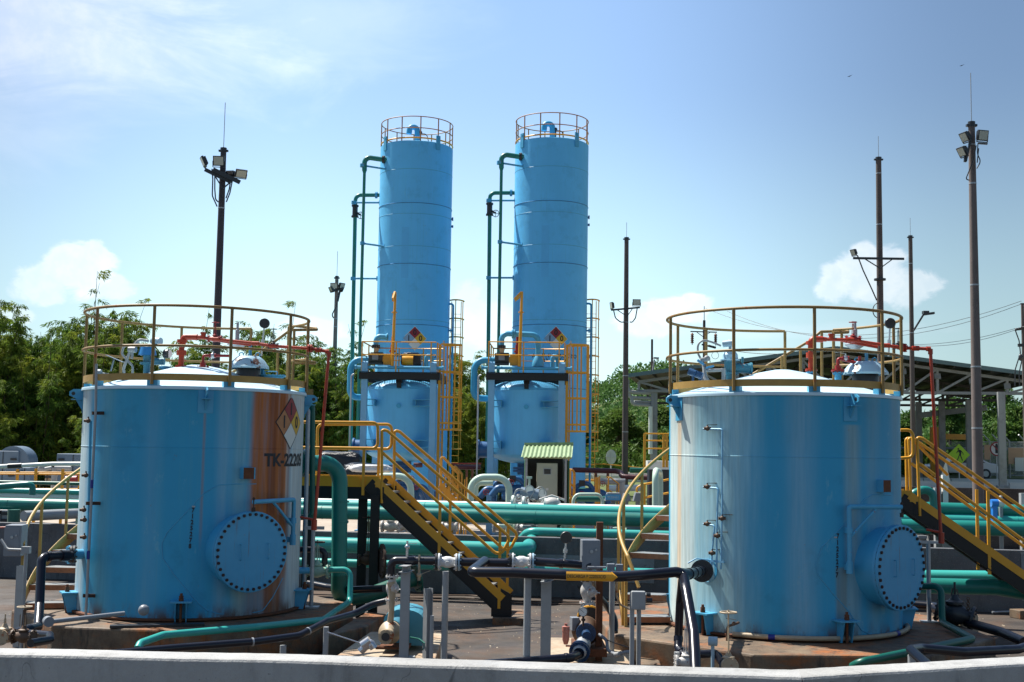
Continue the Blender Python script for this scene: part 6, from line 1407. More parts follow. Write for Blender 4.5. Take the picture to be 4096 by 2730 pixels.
floodlight(P1,Q('T5',343,577,39.6),(.05,-1,-.25),.37,.33); floodlight(P1,Q('T5',222,582,39.8),(-1,-.4,-.5),.36,.33); floodlight(P1,Q('T5',518,677,39.7),(.6,-1,-.75),.38,.28); floodlight(P1,Q('T5',435,680,40.1),(.2,1,-.4),.30,.2)
cables(P1,[[Q('T5',290,640,39.8),Q('T5',296,720,39.8),Q('T5',292,850,39.8),Q('T5',330,935,39.8)],[Q('T5',312,650,39.8),Q('T5',312,800,39.8),Q('T5',318,880,39.8),Q('T5',340,900,39.8)],[Q('T5',450,730,39.8),Q('T5',430,830,39.8),Q('T5',402,900,39.8)],[Q('T5',435,735,39.8),Q('T5',425,800,39.8),Q('T5',400,870,39.8)]])
P2,t2=pole('small distant floodlight pole between the bamboo and the left tower',('Z2',725,15),60,.145,.085,'concp',rod=('F',773,578),bands=[('Z2',715,393),('Z2',700,825),('Z2',710,465)])
floodlight(P2,Q('Z2',700,98,59.7),(-.1,-1,-.4),.36,.28); floodlight(P2,Q('Z2',770,98,59.8),(.9,-.6,-.4),.34,.28); floodlight(P2,Q('Z2',672,130,59.8),(-.9,-.6,-.5),.32,.26); floodlight(P2,Q('Z2',768,130,60.),(.8,.6,-.4),.3,.26)
arm(P2,Q('Z2',670,150,59.8),Q('Z2',780,120,59.8),.12); cables(P2,[[Q('Z2',745,150,59.7),Q('Z2',720,280,59.7),Q('Z2',680,360,59.7),Q('Z2',695,388,59.7)],[Q('Z2',755,150,59.7),Q('Z2',735,240,59.7)]],.03)
P3,t3=pole('dark slim pole with two floodlights on a cross arm right of the right tower',('T8',350,340),65,.175,.115,'poled',base=.5,rod=('T8',355,203),bands=[('T8',357,1098),('Z3',1030,905),('Z3',1030,1408)])
arm(P3,Q('T8',212,988,64.6),Q('T8',470,965,64.6),.09,[Q('T8',355,1045,64.6),Q('T8',270,990,64.6),Q('T8',410,965,64.6)]); floodlight(P3,Q('T8',440,920,64.5),(.05,-1,-.1),.42,.34); floodlight(P3,Q('T8',216,948,64.6),(-1,-.35,-.15),.30,.36)
cables(P3,[[Q('T8',235,995,64.6),Q('T8',250,1060,64.6),Q('T8',300,1100,64.6),Q('T8',340,1092,64.6)],[Q('T8',445,975,64.6),Q('T8',430,1060,64.6),Q('T8',400,1098,64.6),Q('T8',378,1095,64.6)]],.03)
P4,t4=pole('tall dark pole with one floodlight on a long cross arm behind the right tank',('T7',547,665),50,.165,.112,'poled',rod=('T7',543,515),bands=[('T7',548,775),('T7',553,1131)])
arm(P4,Q('T7',370,1365,49.7),Q('T7',725,1370,49.7),.09,[Q('T7',558,1436,49.7),Q('T7',455,1372,49.7),Q('T7',645,1372,49.7)]); floodlight(P4,Q('T7',372,1325,49.7),(-1,-.5,-.5),.26,.26)
b=MB(); b.cyl((t4.x,50,Q('T7',553,1520,50).z),(t4.x,50,Q('T7',553,1508,50).z),.24,nn=16); obj('clamp',b,M['darkm'],P4)
cables(P4,[[Q('T7',400,1345,49.7),Q('T7',440,1450,49.7),Q('T7',500,1580,49.7),Q('Z4',975,230,49.7)]],.028); b=MB(); b.tube([Q('Z4',985+45*math.cos(t),320+65*math.sin(t),49.7) for t in [R(100+i*16) for i in range(12)]],.02,6); obj('cable_loop',b,M['darkm'],P4)
P5,t5=pole('thin dark pole with a small street lamp between the two big right poles',('T7',769,1210),65,.14,.105,'poled',base=.5,rod=('T7',778,1085),bands=[('T7',771,1403),('Z4',1285,520)],name='street_lamp')
b=MB(); a_=Q('Z4',1305,500,64.8); c_=Q('Z4',1395,355,64.6); b.tube([a_,c_],.05,8); b.beam(c_,Q('Z4',1490,343,64.5),.35,.10); b.box(c_+Vector((0.1,0,.1)),(.3,.3,.16)); obj('lamp_arm',b,M['darkm'],P5)
P6,t6=pole('nearest concrete pole at far right carrying three floodlights',('T7',1195,420),32,.155,.085,'concp2',rod=('T7',1206,75),bands=[('T7',1207,845),('Z4',1862,92),('Z4',1880,825),('Z4',1895,1375),('T7',1198,575)])
floodlight(P6,Q('T7',1273,510,31.7),(.25,-1,-.2),.30,.28); floodlight(P6,Q('T7',1148,520,31.8),(-1,-.3,-.6),.28,.26); floodlight(P6,Q('T7',1130,622,31.8),(-1,-.3,-.6),.28,.26)
arm(P6,Q('T7',1155,690,31.8),Q('T7',1190,530,31.8),.05); arm(P6,Q('T7',1240,565,31.75),Q('T7',1305,570,31.75),.03); arm(P6,Q('T7',1150,695,31.8),Q('T7',1158,600,31.8),.05)
cables(P6,[[Q('T7',1240,570,31.75),Q('T7',1235,640,31.75),Q('T7',1262,690,31.75),Q('T7',1232,740,31.75)],[Q('T7',1228,580,31.75),Q('T7',1210,680,31.75),Q('T7',1155,815,31.75),Q('T7',1180,822,31.8)],[Q('T7',1245,600,31.75),Q('T7',1235,700,31.75)]],.015)
P7,t7=pole('short bare pole with a tiny lamp behind the canopy eave',('Z3',1255,578),75,.075,.07,'poled',base=1.,cap=False,name='street_lamp')
b=MB(); b.tube([Q('Z3',1260,885,74.8),Q('Z3',1275,760,74.8)],.05,6); b.beam(Q('Z3',1268,745,74.7),Q('Z3',1315,748,74.7),.4,.08); obj('lamp_arm',b,M['greyl'],P7)
P8,t8=pole('power pole with hanging insulator strings seen through the right tank railing',('C2',335,128),80,.11,.09,'poled',base=1.,rod=('C2',342,-10),name='power_pole',cat='power pole',cap=False,rods=.03)
arm(P8,Q('C2',200,237,79.6),Q('C2',460,245,79.6),.07,[Q('C2',325,290,79.6),Q('C2',262,243,79.6),Q('C2',395,245,79.6)])
for (x,y) in ((218,250),(447,255)):
    b=MB(); p=Q('C2',x,y,79.5)
    for i in range(5): q=p-Vector((0,0,.1+i*.13)); b.lathe([(.03,.10),(.11,-.02),(.11,-.06),(.03,-.03)],q,12)
    b.cyl(p,p-Vector((0,0,.8)),.03,nn=6); obj('insulator_string',b,M['brown'],P8)
b=MB(); p=Q('C2',400,385,79.5); b.beam(Q('C2',310,365,79.6),p,.1,.1)
for i in range(5): b.ball(Q('C2',380+i*15,378+i*4,79.5),.09,8)
b.torus(Q('C2',443,472,79.5),(0,1,0),.23,.015,20,5); obj('cutout_switches',b,M['darkm'],P8)
P9,t9=pole('power pole cut by the right edge of the picture',('Z4',2280,255),60,.10,.075,'poled',base=.5,name='power_pole',cat='power pole',cap=False)
arm(P9,Q('Z4',2215,490,59.7),Q('Z4',2330,480,59.7),.12)
b=MB()
for i in range(4): b.ball(Q('Z4',2225+i*22,490-i*6,59.6),.07,8)
b.beam(Q('Z4',2262,260,59.7),Q('Z4',2310,262,59.7),.06,.06); b.beam(Q('Z4',2240,632,59.7),Q('Z4',2300,630,59.7),.1,.15); b.ball(Q('Z4',2262,740,59.6),.10,10,(1,1,1.8)); obj('insulator',b,M['darkm'],P9)
cables(P9,[[Q('Z4',2215,495,59.6),Q('Z4',2250,590,59.6),Q('Z4',2262,700,59.6),Q('Z4',2215,850,59.6),Q('Z4',2212,1000,59.6)],[Q('Z4',2285,720,59.6),Q('Z4',2250,880,59.6),Q('Z4',2255,1000,59.6)]],.03)
def wire(label,pts,r):
    b=MB(); b.tube(pts,r,5,caps=False); return tag(obj('power_line',b,M['darkm']),label,'power line','power lines at right')
def sag(a,b_,s,n=16): return [a.lerp(b_,i/n)-Vector((0,0,4*s*(i/n)*(1-i/n))) for i in range(n+1)]
wire('upper thin power line sagging from the power pole to the right edge pole',sag(Q('C2',345,8,79.5),Q('Z4',2270,235,59.6),1.75,24),.013)
wire('second thin power line just below the highest one',sag(Q('C2',560,38,79.5),Q('Z4',2270,262,59.6),1.75,24),.013)
wire('upper strand of the lower power line pair with hanging beads at right',sag(Q('Z4',1305,625,70),Q('Z4',2215,482,59.6),.2),.013)
wire('lower strand of the lower power line pair with hanging beads at right',sag(Q('Z4',1305,635,70),Q('Z4',2215,495,59.6),.28),.013)
wire('faint low power line seen through the right tank railing',sag(Q('C2',560,415,79),Q('C2',1330,437,75),.2),.02)

# ------------------------------------------------------------------ canopy shed at right
def canopy():
    A=Q('Z3',1045,915,71.); Rg=Q('Z4',600,672,69.); ux=Vector((1,-.17,0)).normalized(); wx=Vector((.17,1,0)).normalized()
    L=(Rg-A).dot(ux); E_=A+ux*(2*L); E_.z=A.z
    root=thing('canopy_shed','large open canopy shed with low gable roof and grey steel columns at right','shed',(Rg.x,Rg.y,0)); D=24.
    for (a,c_,nm) in ((A,Rg,'l'),(Rg,E_,'r')):
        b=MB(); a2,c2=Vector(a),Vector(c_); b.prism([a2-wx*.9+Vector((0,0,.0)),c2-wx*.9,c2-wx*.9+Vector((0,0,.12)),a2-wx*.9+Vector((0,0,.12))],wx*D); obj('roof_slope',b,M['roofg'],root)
        b=MB(); b.beam(a2-wx*.93+Vector((0,0,.02)),c2-wx*.93+Vector((0,0,.02)),.05,.22); obj('roof_edge',b,M['edgeg'],root)
        b=MB()
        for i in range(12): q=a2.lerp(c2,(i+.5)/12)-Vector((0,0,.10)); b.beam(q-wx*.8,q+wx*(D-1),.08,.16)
        obj('purlins',b,M['roofg'],root)  # purlins coloured dark as the shade under the roof
    zb=Q('Z4',1700,1065,68.5).z; n=12
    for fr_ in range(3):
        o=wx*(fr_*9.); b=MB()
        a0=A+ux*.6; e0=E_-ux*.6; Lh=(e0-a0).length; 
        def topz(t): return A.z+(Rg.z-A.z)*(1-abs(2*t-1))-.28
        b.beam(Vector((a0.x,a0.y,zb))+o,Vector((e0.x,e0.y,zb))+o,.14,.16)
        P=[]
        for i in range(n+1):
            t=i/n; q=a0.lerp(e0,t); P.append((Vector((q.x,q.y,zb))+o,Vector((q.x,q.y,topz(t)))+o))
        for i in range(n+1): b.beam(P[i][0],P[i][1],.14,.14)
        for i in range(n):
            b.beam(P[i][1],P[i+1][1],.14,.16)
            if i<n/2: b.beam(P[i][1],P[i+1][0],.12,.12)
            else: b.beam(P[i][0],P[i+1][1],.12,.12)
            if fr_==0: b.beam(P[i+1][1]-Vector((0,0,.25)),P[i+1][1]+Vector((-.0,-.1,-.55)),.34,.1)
        obj('roof_truss',b,M['steelw' if fr_==0 else 'roofg'],root)  # rear trusses coloured dark to stand for shade under the roof
    cols=[('Z3',1275,71,0),('Z4',2090,66.,0),('Z4',1350,80,0),('Z4',1557,78,0),('Z4',1800,76,0)]
    for i,(z,x,Y,_) in enumerate(cols):
        p=Q(z,x,1200,Y); b=MB(); g=land(p.x,Y); b.box((p.x,Y,(g+zb)/2),(.36,.36,zb-g),-.168); b.box((p.x,Y,g+.1),(.6,.6,.2),-.168); obj('column',b,M['steelw'],root)
    b=MB(); p=Q('Z4',1350,1260,79); q=Q('Z4',1960,1190,77); b.beam(p,q,.15,.35); obj('tie_beam',b,M['steelw'],root)
    # rain pipes at the left eave
    b=MB(); g=[Q('Z3',1035,940,70.5),Q('Z3',1035,1050,70.5),Q('Z3',1250,1060,71)]; b.tube(fil(g,.3,4),.12,10)
    for (x,y) in ((1050,1100),(1075,1160)): b.tube(fil([Q('Z3',x,y-60,70.6),Q('Z3',x,y,70.6),Q('Z3',1245,y+8,71)],.25,4),.10,10)
    b.tube([Q('Z3',1095,1135,70.8),Q('Z3',1245,1140,71)],.08,8); obj('rain_pipe',b,M['greyl'],root)
    b=MB(); b.cyl(Q('Z3',1242,1180,70.7),Q('Z7',1242,150,70.7),.12,nn=10); obj('down_pipe',b,M['white'],root)
    return root
canopy()

# ------------------------------------------------------------------ equipment in the middle distance
# shelter with tiled roof and control cabinet
def shelter():
    Y=38.; root=thing('control_shelter','small shelter with a pale green tiled roof','shelter',(Q('C4',500,900,Y).x,Y,0))
    a=Q('C4',120,262,Y-.5); b_=Q('C4',862,258,Y-.5); c=Q('C4',170,75,Y+.55); d=Q('C4',880,68,Y+.55)
    nu,nv=96,12; vs=[]
    for j in range(nv+1):
        v=j/nv
        for i in range(nu+1):
            u=i/nu; p=a.lerp(b_,u).lerp(c.lerp(d,u),v); st=(v*4)%1.; p=p+Vector((0,0,.018*math.sin(u*2*PI*12)+.022*(1-st)*(1 if j<nv else 0))); vs.append(p)
    b=MB(); b.add(vs,[(j*(nu+1)+i,j*(nu+1)+i+1,(j+1)*(nu+1)+i+1,(j+1)*(nu+1)+i) for j in range(nv) for i in range(nu)],True)
    b.beam(c+Vector((0,0,.03)),d+Vector((0,0,.03)),.12,.08)
    b.prism([c,c+Vector((0,1.0,-.45)),d+Vector((0,1.0,-.45)),d],(0,0,-.02)); obj('tiled_roof',b,M['tile'],root)
    zr=a.z-.02; xl=Q('C4',200,300,Y).x; xr=Q('C4',765,300,Y).x; xr2=Q('C4',800,300,Y).x
    for x in (xl,xr):
        for yy in (Y-.35,Y+1.0): b=MB(); b.box((x,yy,zr/2),(.07,.07,zr)); obj('frame_post',b,M['greyl'],root)
    b=MB(); b.box((xr2+.03,Y+.35,zr/2),(.03,1.4,zr-.1)); b.box((xl-.03,Y+.35,zr/2),(.03,1.4,zr-.1)); obj('side_wall',b,M['tilewall'],root)
    b=MB(); b.box(((xl+xr)/2,Y+1.05,zr/2),(xr-xl,.03,zr)); obj('back_wall',b,M['roofg'],root)
    x0=Q('C4',352,400,Y).x; x1=Q('C4',655,400,Y).x; zt=Q('C4',400,338,Y).z
    b=MB(); b.box(((x0+x1)/2,Y+.25,zt/2),(x1-x0,.5,zt)); cb=tag(obj('control_cabinet',b,M['cabinet'],bevel=.01),'olive grey control cabinet with a small window inside the green roofed shelter','cabinet')
    b=MB(); p=Q('C4',505,460,Y-.01); b.box(p,(.245,.02,.20)); w_=obj('window',b,M['galv'],cb); b=MB(); b.box(p+Vector((0,-.012,0)),(.20,.006,.155)); obj('pane',b,M['carg'],w_)
    b=MB(); b.box(Q('C4',502,716,Y-.01),(.08,.01,.07)); obj('sticker',b,M['signw'],cb)
shelter()
# white loop pipes rising behind the rack
def loop(label,pts,r,mt='mint',bd=.35): return run('loop_pipe',label,pts,r,mt,bd,18,group='white loop pipes behind the rack')
loop('white loop pipe behind the head of the yellow stairs',[Q('C3',690,900,33),Q('C3',715,530,33),Q('C3',1150,535,33),Q('C3',1165,900,33)],.09)
loop('tall white loop pipe under the right vessel',[Q('C3',1845,900,32.5),Q('C3',1848,545,32.5),Q('C3',2285,545,32.5),Q('C3',2285,900,32.5)],.09)
loop('small inner white loop pipe inside the taller loop under the right vessel',[Q('C3',1900,760,34),Q('C3',1900,610,34),Q('C3',2100,608,34)],.08)
loop('flat white loop pipe right of the shelter',[Q('C4',880,1000,33),Q('C4',882,790,33),Q('C4',1303,790,33),Q('C4',1303,1000,33)],.045,bd=.2)
run('mint_pipe','thick mint pipe ending in a bend behind the curved stair',[Q('C4',2068,1010,32.),Q('C4',2068,440,32.),Q('C4',2138,470,33.6),Q('C4',2138,980,33.6)],.082,'mint',.3)
run('mint_pipe','slim mint stand pipe left of the control cabinet',[Q('C4',245,780,33),Q('C4',245,550,33)],.028,'mint')
b=MB(); q=Q('C4',243,548,33); b.box(q,(.15,.10,.06)); tag(obj('pipe_rest',b,M['mint']),'mint rest plate on the slim stand pipe','bracket')
# maroon pipe line
run('maroon_pipe','maroon pipe with a dog leg passing behind the right hand dark pole',[Q('C4',870,435,48),Q('C4',1565,455,48),Q('C4',1580,535,47.5),Q('C4',2300,560,47)],.10,'maroon',.25)
run('maroon_pipe','dark maroon pipe between the two vessels',[Q('C3',1650,428,52),Q('C3',1960,430,52)],.10,'maroon')
run('maroon_pipe','short maroon pipe piece under the left vessel',[Q('C3',1190,405,51),Q('C3',1290,405,51)],.10,'maroon')
run('red_pipe','thin red pipe above the dark maroon pipe between the vessels',[Q('C3',1630,388,53),Q('C3',1965,388,53)],.03,'red')
for i,(z,x,y0,y1,Y) in enumerate((('C4',1207,480,560,47.5),('C4',1380,480,720,47.5),('C3',1800,455,580,51.5),('C3',1865,455,560,51.5))):
    a=Q(z,x,y0,Y); b=MB(); b.box((a.x,Y,a.z/2),(.10,.10,a.z)); tag(obj('steel_post',b,M['brown']),'rust red post under the maroon pipe, '+['left of the round white sign','below the round white sign','nearest the right vessel','next to the one nearest the right vessel'][i],'post','posts under the maroon pipes')
b=MB(); q=Q('C4',1535,560,46.8); b.cyl(q-Vector((.75,0,.12)),q+Vector((.25,0,-.12)),.12,nn=18); b.cyl((q.x+.1,q.y,.2),(q.x+.1,q.y,q.z-.15),.15,nn=18); tag(obj('lagged_pipe',b,M['greyl']),'white lagged pipe elbow in front of the dark pole base','pipe')
# round sign seen from behind
def sign(label,z,x,y,Y,kind):
    p=Q(z,x,y,Y); root=thing('road_sign',label,'sign',(p.x,p.y,land(p.x,p.y))); g=land(p.x,p.y)
    b=MB(); b.cyl((p.x,p.y+.04,g),(p.x,p.y+.04,p.z+.3),.035,nn=8); obj('sign_post',b,M['signw'],root)
    if kind=='round':
        b=MB(); vs=[(p.x+.30*math.cos(t),p.y,p.z+.42*math.sin(t)) for t in [2*PI*i/28 for i in range(28)]]; b.prism(vs[::-1],(0,.02,0)); b.beam((p.x-.29,p.y-.03,p.z),(p.x+.29,p.y-.03,p.z),.05,.04); b.beam((p.x,p.y-.03,p.z-.4),(p.x,p.y-.03,p.z+.4),.05,.04); obj('sign_plate',b,M['signw'],root)
    if kind=='walk':
        s=.66; b=MB(); b.prism([Vector((p.x-s,p.y,p.z)),Vector((p.x,p.y,p.z-s)),Vector((p.x+s,p.y,p.z)),Vector((p.x,p.y,p.z+s))],(0,.02,0)); pl=obj('sign_plate',b,M['signg'],root)
        b=MB(); y=p.y-.006
        def pg(pts): 
            b.prism([Vector((p.x+u*s,y,p.z+v*s)) for u,v in pts],(0,.004,0))
        pg([(-.07+.075*math.cos(t),.53+.075*math.sin(t)) for t in [2*PI*i/14 for i in range(14)]])
        pg([(-.12,.40),(.02,.14),(-.02,-.02),(.16,-.02),(.20,.12),(.16,.42),(.02,.46)])
        pg([(-.12,.40),(-.27,.16),(-.24,.12),(-.06,.30)]); pg([(.14,.42),(.36,.20),(.40,.0),(.35,-.0),(.30,.18),(.12,.30)])
        pg([(-.02,-.02),(.06,-.02),(-.02,-.25),(-.16,-.54),(-.24,-.54),(-.10,-.22)]); pg([(.04,-.02),(.16,-.02),(.24,-.25),(.34,-.54),(.26,-.54),(.14,-.24)]); obj('walking_figure',b,M['ink'],pl)
    if kind=='nop':
        b=MB(); b.cyl((p.x,p.y,p.z),(p.x,p.y+.02,p.z),.42,nn=30); pl=obj('sign_plate',b,M['signw'],root)
        b=MB(); b.lathe([(.36,.0),(.44,.0),(.44,.01),(.36,.01)],(p.x,p.y-.004,p.z),30,(0,-1,0)); b.beam((p.x-.27,p.y-.012,p.z+.27),(p.x+.27,p.y-.012,p.z-.27),.012,.07); obj('red_ring',b,M['dred'],pl)
        b=MB(); b.box((p.x-.02,p.y-.006,p.z-.02),(.16,.008,.5)); b.cyl((p.x-.02,p.y-.01,p.z+.26),(p.x-.02,p.y-.004,p.z+.26),.07,nn=12); obj('figure',b,M['ink'],pl)
    if kind=='tall':
        b=MB(); b.prism([Vector((p.x-.18,p.y,p.z-.95)),Vector((p.x+.28,p.y,p.z-1.0)),Vector((p.x+.22,p.y,p.z-.3)),Vector((p.x+.06,p.y,p.z+.62)),Vector((p.x-.22,p.y,p.z-.25))],(0,.03,0)); b.beam((p.x-.2,p.y-.03,p.z-.5),(p.x+.27,p.y-.03,p.z-.5),.04,.04); obj('sign_plate',b,M['signw'],root)
    return root
sign('round white sign seen from behind, left of the dark pole','C4',1428,250,70,'round')
sign('yellow green diamond sign with a black walking figure','C5',1070,597,74,'walk')
sign('round white sign with a red slashed ring by the wire fence','C5',1632,510,76,'nop')
sign('tall white pointed sign board behind the right stair rails','C5',860,850,66,'tall')
# parked white car behind the right stairs
def car():
    p=Q('C5',1040,1010,82); g=land(p.x,82)+.03; root=thing('parked_car','white parked car partly hidden behind the right stair rails','car',(p.x+.8,82,g))
    x0=p.x-2.0; prof=[(0,.35),(0,.75),(.15,.9),(1.1,1.02),(1.75,1.42),(3.1,1.45),(3.9,1.05),(4.4,.98),(4.5,.7),(4.45,.35)]
    b=MB(); b.prism([Vector((x0+x,81.2,g+z)) for x,z in prof][::-1],(0,1.7,0)); obj('body',b,M['carw'],root,bevel=.08)
    b=MB(); b.prism([Vector((x0+x,81.19,g+z)) for x,z in ((1.25,1.03),(1.8,1.36),(3.05,1.38),(3.6,1.05))][::-1],(0,.02,0)); obj('window',b,M['carg'],root)
    for x in (.85,3.6):
        b=MB(); b.cyl((x0+x,81.15,g+.33),(x0+x,81.4,g+.33),.33,nn=22); w_=obj('wheel',b,M['ink'],root); b=MB(); b.cyl((x0+x,81.13,g+.33),(x0+x,81.16,g+.33),.2,nn=16); obj('rim',b,M['galv'],w_)
car()
# wire fence with outriggers, and gate signs at the far right
def fence():
    p0=Q('C5',1240,900,84); root=thing('wire_fence','tall galvanised wire mesh fence with angled tops at far right','fence',(p0.x,84,land(p0.x,84)))
    xs=[Q('C5',x,900,84).x for x in (1255,1515,1640,1790,2010,2240,2500,2760)]; zt=Q('C5',1600,395,84).z
    for i,x in enumerate(xs):
        y=84-.17*(x-xs[0]); g=land(x,y); b=MB(); b.cyl((x,y,g),(x,y,zt),.07,nn=8); b.tube([(x,y,zt),(x-.55,y-.3,zt+.45)],.05,6); obj('fence_post',b,M['fence'],root)
    b=MB()
    for z in (zt-.05,1.75,zt-1.9): b.tube([(x,84-.17*(x-xs[0]),z) for x in xs],.035,6)
    b.tube([(xs[3],84-.17*(xs[3]-xs[0]),zt-.3),(xs[4],84-.17*(xs[4]-xs[0]),1.6)],.05,6); b.tube([(xs[0],84,1.8),(xs[1],84-.17*(xs[1]-xs[0]),zt-.2)],.03,6)
    obj('fence_rail',b,M['fence'],root)
    b=MB(); n_=150
    for i in range(n_):
        f=i/n_; x=xs[0]+(xs[-1]-xs[0])*f
        for s in (-1,1): b.beam((x,84.02-.17*(x-xs[0]),1.7),(x+s*1.6,84.02-.17*(x+s*1.6-xs[0]),zt-.05),.010,.010)
    m_=obj('wire_mesh',b,M['fence'],root)
    for k,(x,y,w_,h_) in enumerate(((1922,615,.42,.50),(1490,560,.16,.45),(1285,600,.12,.4))):
        q=Q('C5',x,y,82.5); b=MB(); b.box(q,(w_*2.4,.03,h_*2.2),-.168); obj('notice_board',b,M['noticeb'],root)
    b=MB(); b.box(Q('C5',1970,740,82.4),(.6,.03,.9)); obj('notice_board',b,M['signw'],root)
    b=MB(); b.tube([Q('C5',200,495,88),Q('C5',2100,512,86)],.10,10); tag(obj('fat_pipe',b,M['greyl']),'fat pale grey pipe crossing in front of the far trees at right','pipe')
fence()
b=MB(); a=Q('C5',705,300,79); c=Q('C5',1175,310,79); b.box((a.x,79,(a.z+1)/2+.2),(.55,.3,a.z-.4)); b.beam(a+Vector((.2,0,-.1)),c-Vector((0,0,.1)),.3,.35); tag(obj('orange_frame',b,M['yellowd']),'orange steel portal frame behind the canopy columns','frame')
b=MB(); 
for x in (2.,): 
    for z in (770,800): b.tube([Q('C5',200,z,92),Q('C5',2200,z+15,90)],.05,6)
for i in range(14): p=Q('C5',260+i*140,770,92); b.box((p.x,92,p.z-.5),(.08,.08,1.1))
tag(obj('far_railing',b,M['yellowd']),'far orange railing along the tree line at right','railing')
run('green_pipe','distant green pipe along the tree line at right',[Q('C5',200,795,93),Q('C5',1300,800,91)],.16,'greend')
# dark wall, coloured black as the shade band behind right pipes
b=MB(); a=Q('C5',210,1030,40); b.box((16,40,1.0),(16,.3,2.0),-.168); tag(obj('shade_wall',b,M['shadewall']),'low black shade toned wall behind the right pipe rack','wall')

b=MB(); q=Q('C5',1690,1300,27); b.cyl((q.x,27,1.),q,.045,nn=12); b.ball(Vector((q.x,27,Q('C5',1690,1235,27).z)),.045,10); t=tag(obj('stand_pipe',b,M['greyl']),'grey stand pipe carrying a blue and white transmitter at right','pipe')
b=MB(); q=Q('C5',1625,1320,26.8); b.cyl(q-Vector((.12,0,0)),q+Vector((.03,0,0)),.085,nn=20); b.beam(q+Vector((-.05,0,-.05)),q+Vector((-.05,0,-.53)),.10,.12); h=tag(obj('transmitter',b,M['txblue']),'blue round transmitter with a white body on the grey stand pipe','instrument'); b=MB(); b.cyl(q+Vector((.03,0,0)),q+Vector((.16,0,0)),.08,nn=20); obj('housing',b,M['white'],h)

for i,(x,y0,w_,mt) in enumerate(((740,1090,.14,'greyl'),(850,900,.12,'signw'),(800,1180,.07,'rustb'),(920,1450,.42,'greyl'),(2020,1170,.13,'greyl'))):
    a=Q('C5',x,y0,28.); b=MB(); b.box((a.x,28,a.z/2+.3),(w_,w_,a.z-.6)); tag(obj('steel_post',b,M[mt]),['grey square post right of the green hook pipe','white square post behind the right stair','slim brown post with valve behind the right stair','wide grey stub post on the rack behind the right stair','grey post at the far right edge behind the stair'][i],'post')
# left background: cabinets, railing, valves
def cab(label,z,x0,y0,x1,y1,Y,mt='greyb',d=1.2,name='equipment_housing'):
    a=Q(z,x0,y0,Y);c=Q(z,x1,y1,Y); b=MB(); b.box(((a.x+c.x)/2,Y+d/2,(a.z+c.z)/2),(abs(c.x-a.x),d,abs(a.z-c.z))); t=tag(obj(name,b,M[mt],bevel=.03),label,'housing')
    for (u,v) in ((.15,.15),(.85,.2),(.8,.6)): b=MB(); b.box((a.x+(c.x-a.x)*u,Y-.02,a.z+(c.z-a.z)*v),(.22,.05,.08)); obj('latch',b,M['darkm'],t)
    b=MB(); b.box(((a.x+c.x)/2,Y-.012,(a.z+c.z)/2),(.02,.02,abs(a.z-c.z)*.96)); obj('door_joint',b,M['darkm'],t)
    return t
t=cab('grey blue equipment housing with a rounded shoulder at far left','C6',-200,100,282,800,46); b=MB(); p=Q('C6',282,300,46.5); b.cyl((p.x,46.1,p.z),(p.x,47,p.z),.62,nn=28); obj('round_shoulder',b,M['greyb'],t)
cab('grey blue equipment housing beside the rusty tank at left','C6',962,150,1500,800,47)
cab('slim grey cabinet under the curving white pipe at left','C6',330,385,490,900,45,'greyb',.6)
cab('beige valve cabinet behind the left railing','C6',765,402,835,640,42,'cream',.4)
b=MB(); p=Q('C6',1080,395,41.5); b.cyl(p-Vector((.3,0,0)),p+Vector((.25,0,0)),.08,nn=18); b.cyl((p.x-.3,p.y,.5),(p.x-.3,p.y,p.z),.10,nn=12); b.ball(p-Vector((.75,0,.02)),.13,10); b.cyl(p-Vector((.9,0,.1)),p-Vector((.4,0,0)),.07,nn=10); tag(obj('instrument_cluster',b,M['greyl']),'pale actuator with round body behind the left railing','instrument')
run('red_pipe','short red flanged pipe behind the curved stair at left',[Q('C6',1120,605,40),Q('C6',1310,600,40)],.15,'redd')
root=thing('yard_railing','double orange yellow railing above the green pipes at far left','railing',Q('C6',600,480,36)); 
b=MB()
for (y,dy) in ((468,.9),(492,0),(748,.9),(785,0)): b.tube([Q('C6',-80,y,36+dy),Q('C6',1480,y+5,36+dy)],.026,8)
obj('rail',b,M['yellow'],root)
for (x,y0,y1,dy) in ((295,500,640,.9),(607,490,775,0),(1062,500,840,0),(1350,560,840,.9)):
    b=MB(); a=Q('C6',x,y0,36+dy);c=Q('C6',x,y1,36+dy); b.box((a.x,36+dy,(a.z+.3)/2+.1),(.075,.05,a.z-.2)); obj('post',b,M['yellow'],root)
cab('off white block behind the green pipe at far left','C6',-100,1100,135,1400,30,'greyl',.5,'concrete_block')
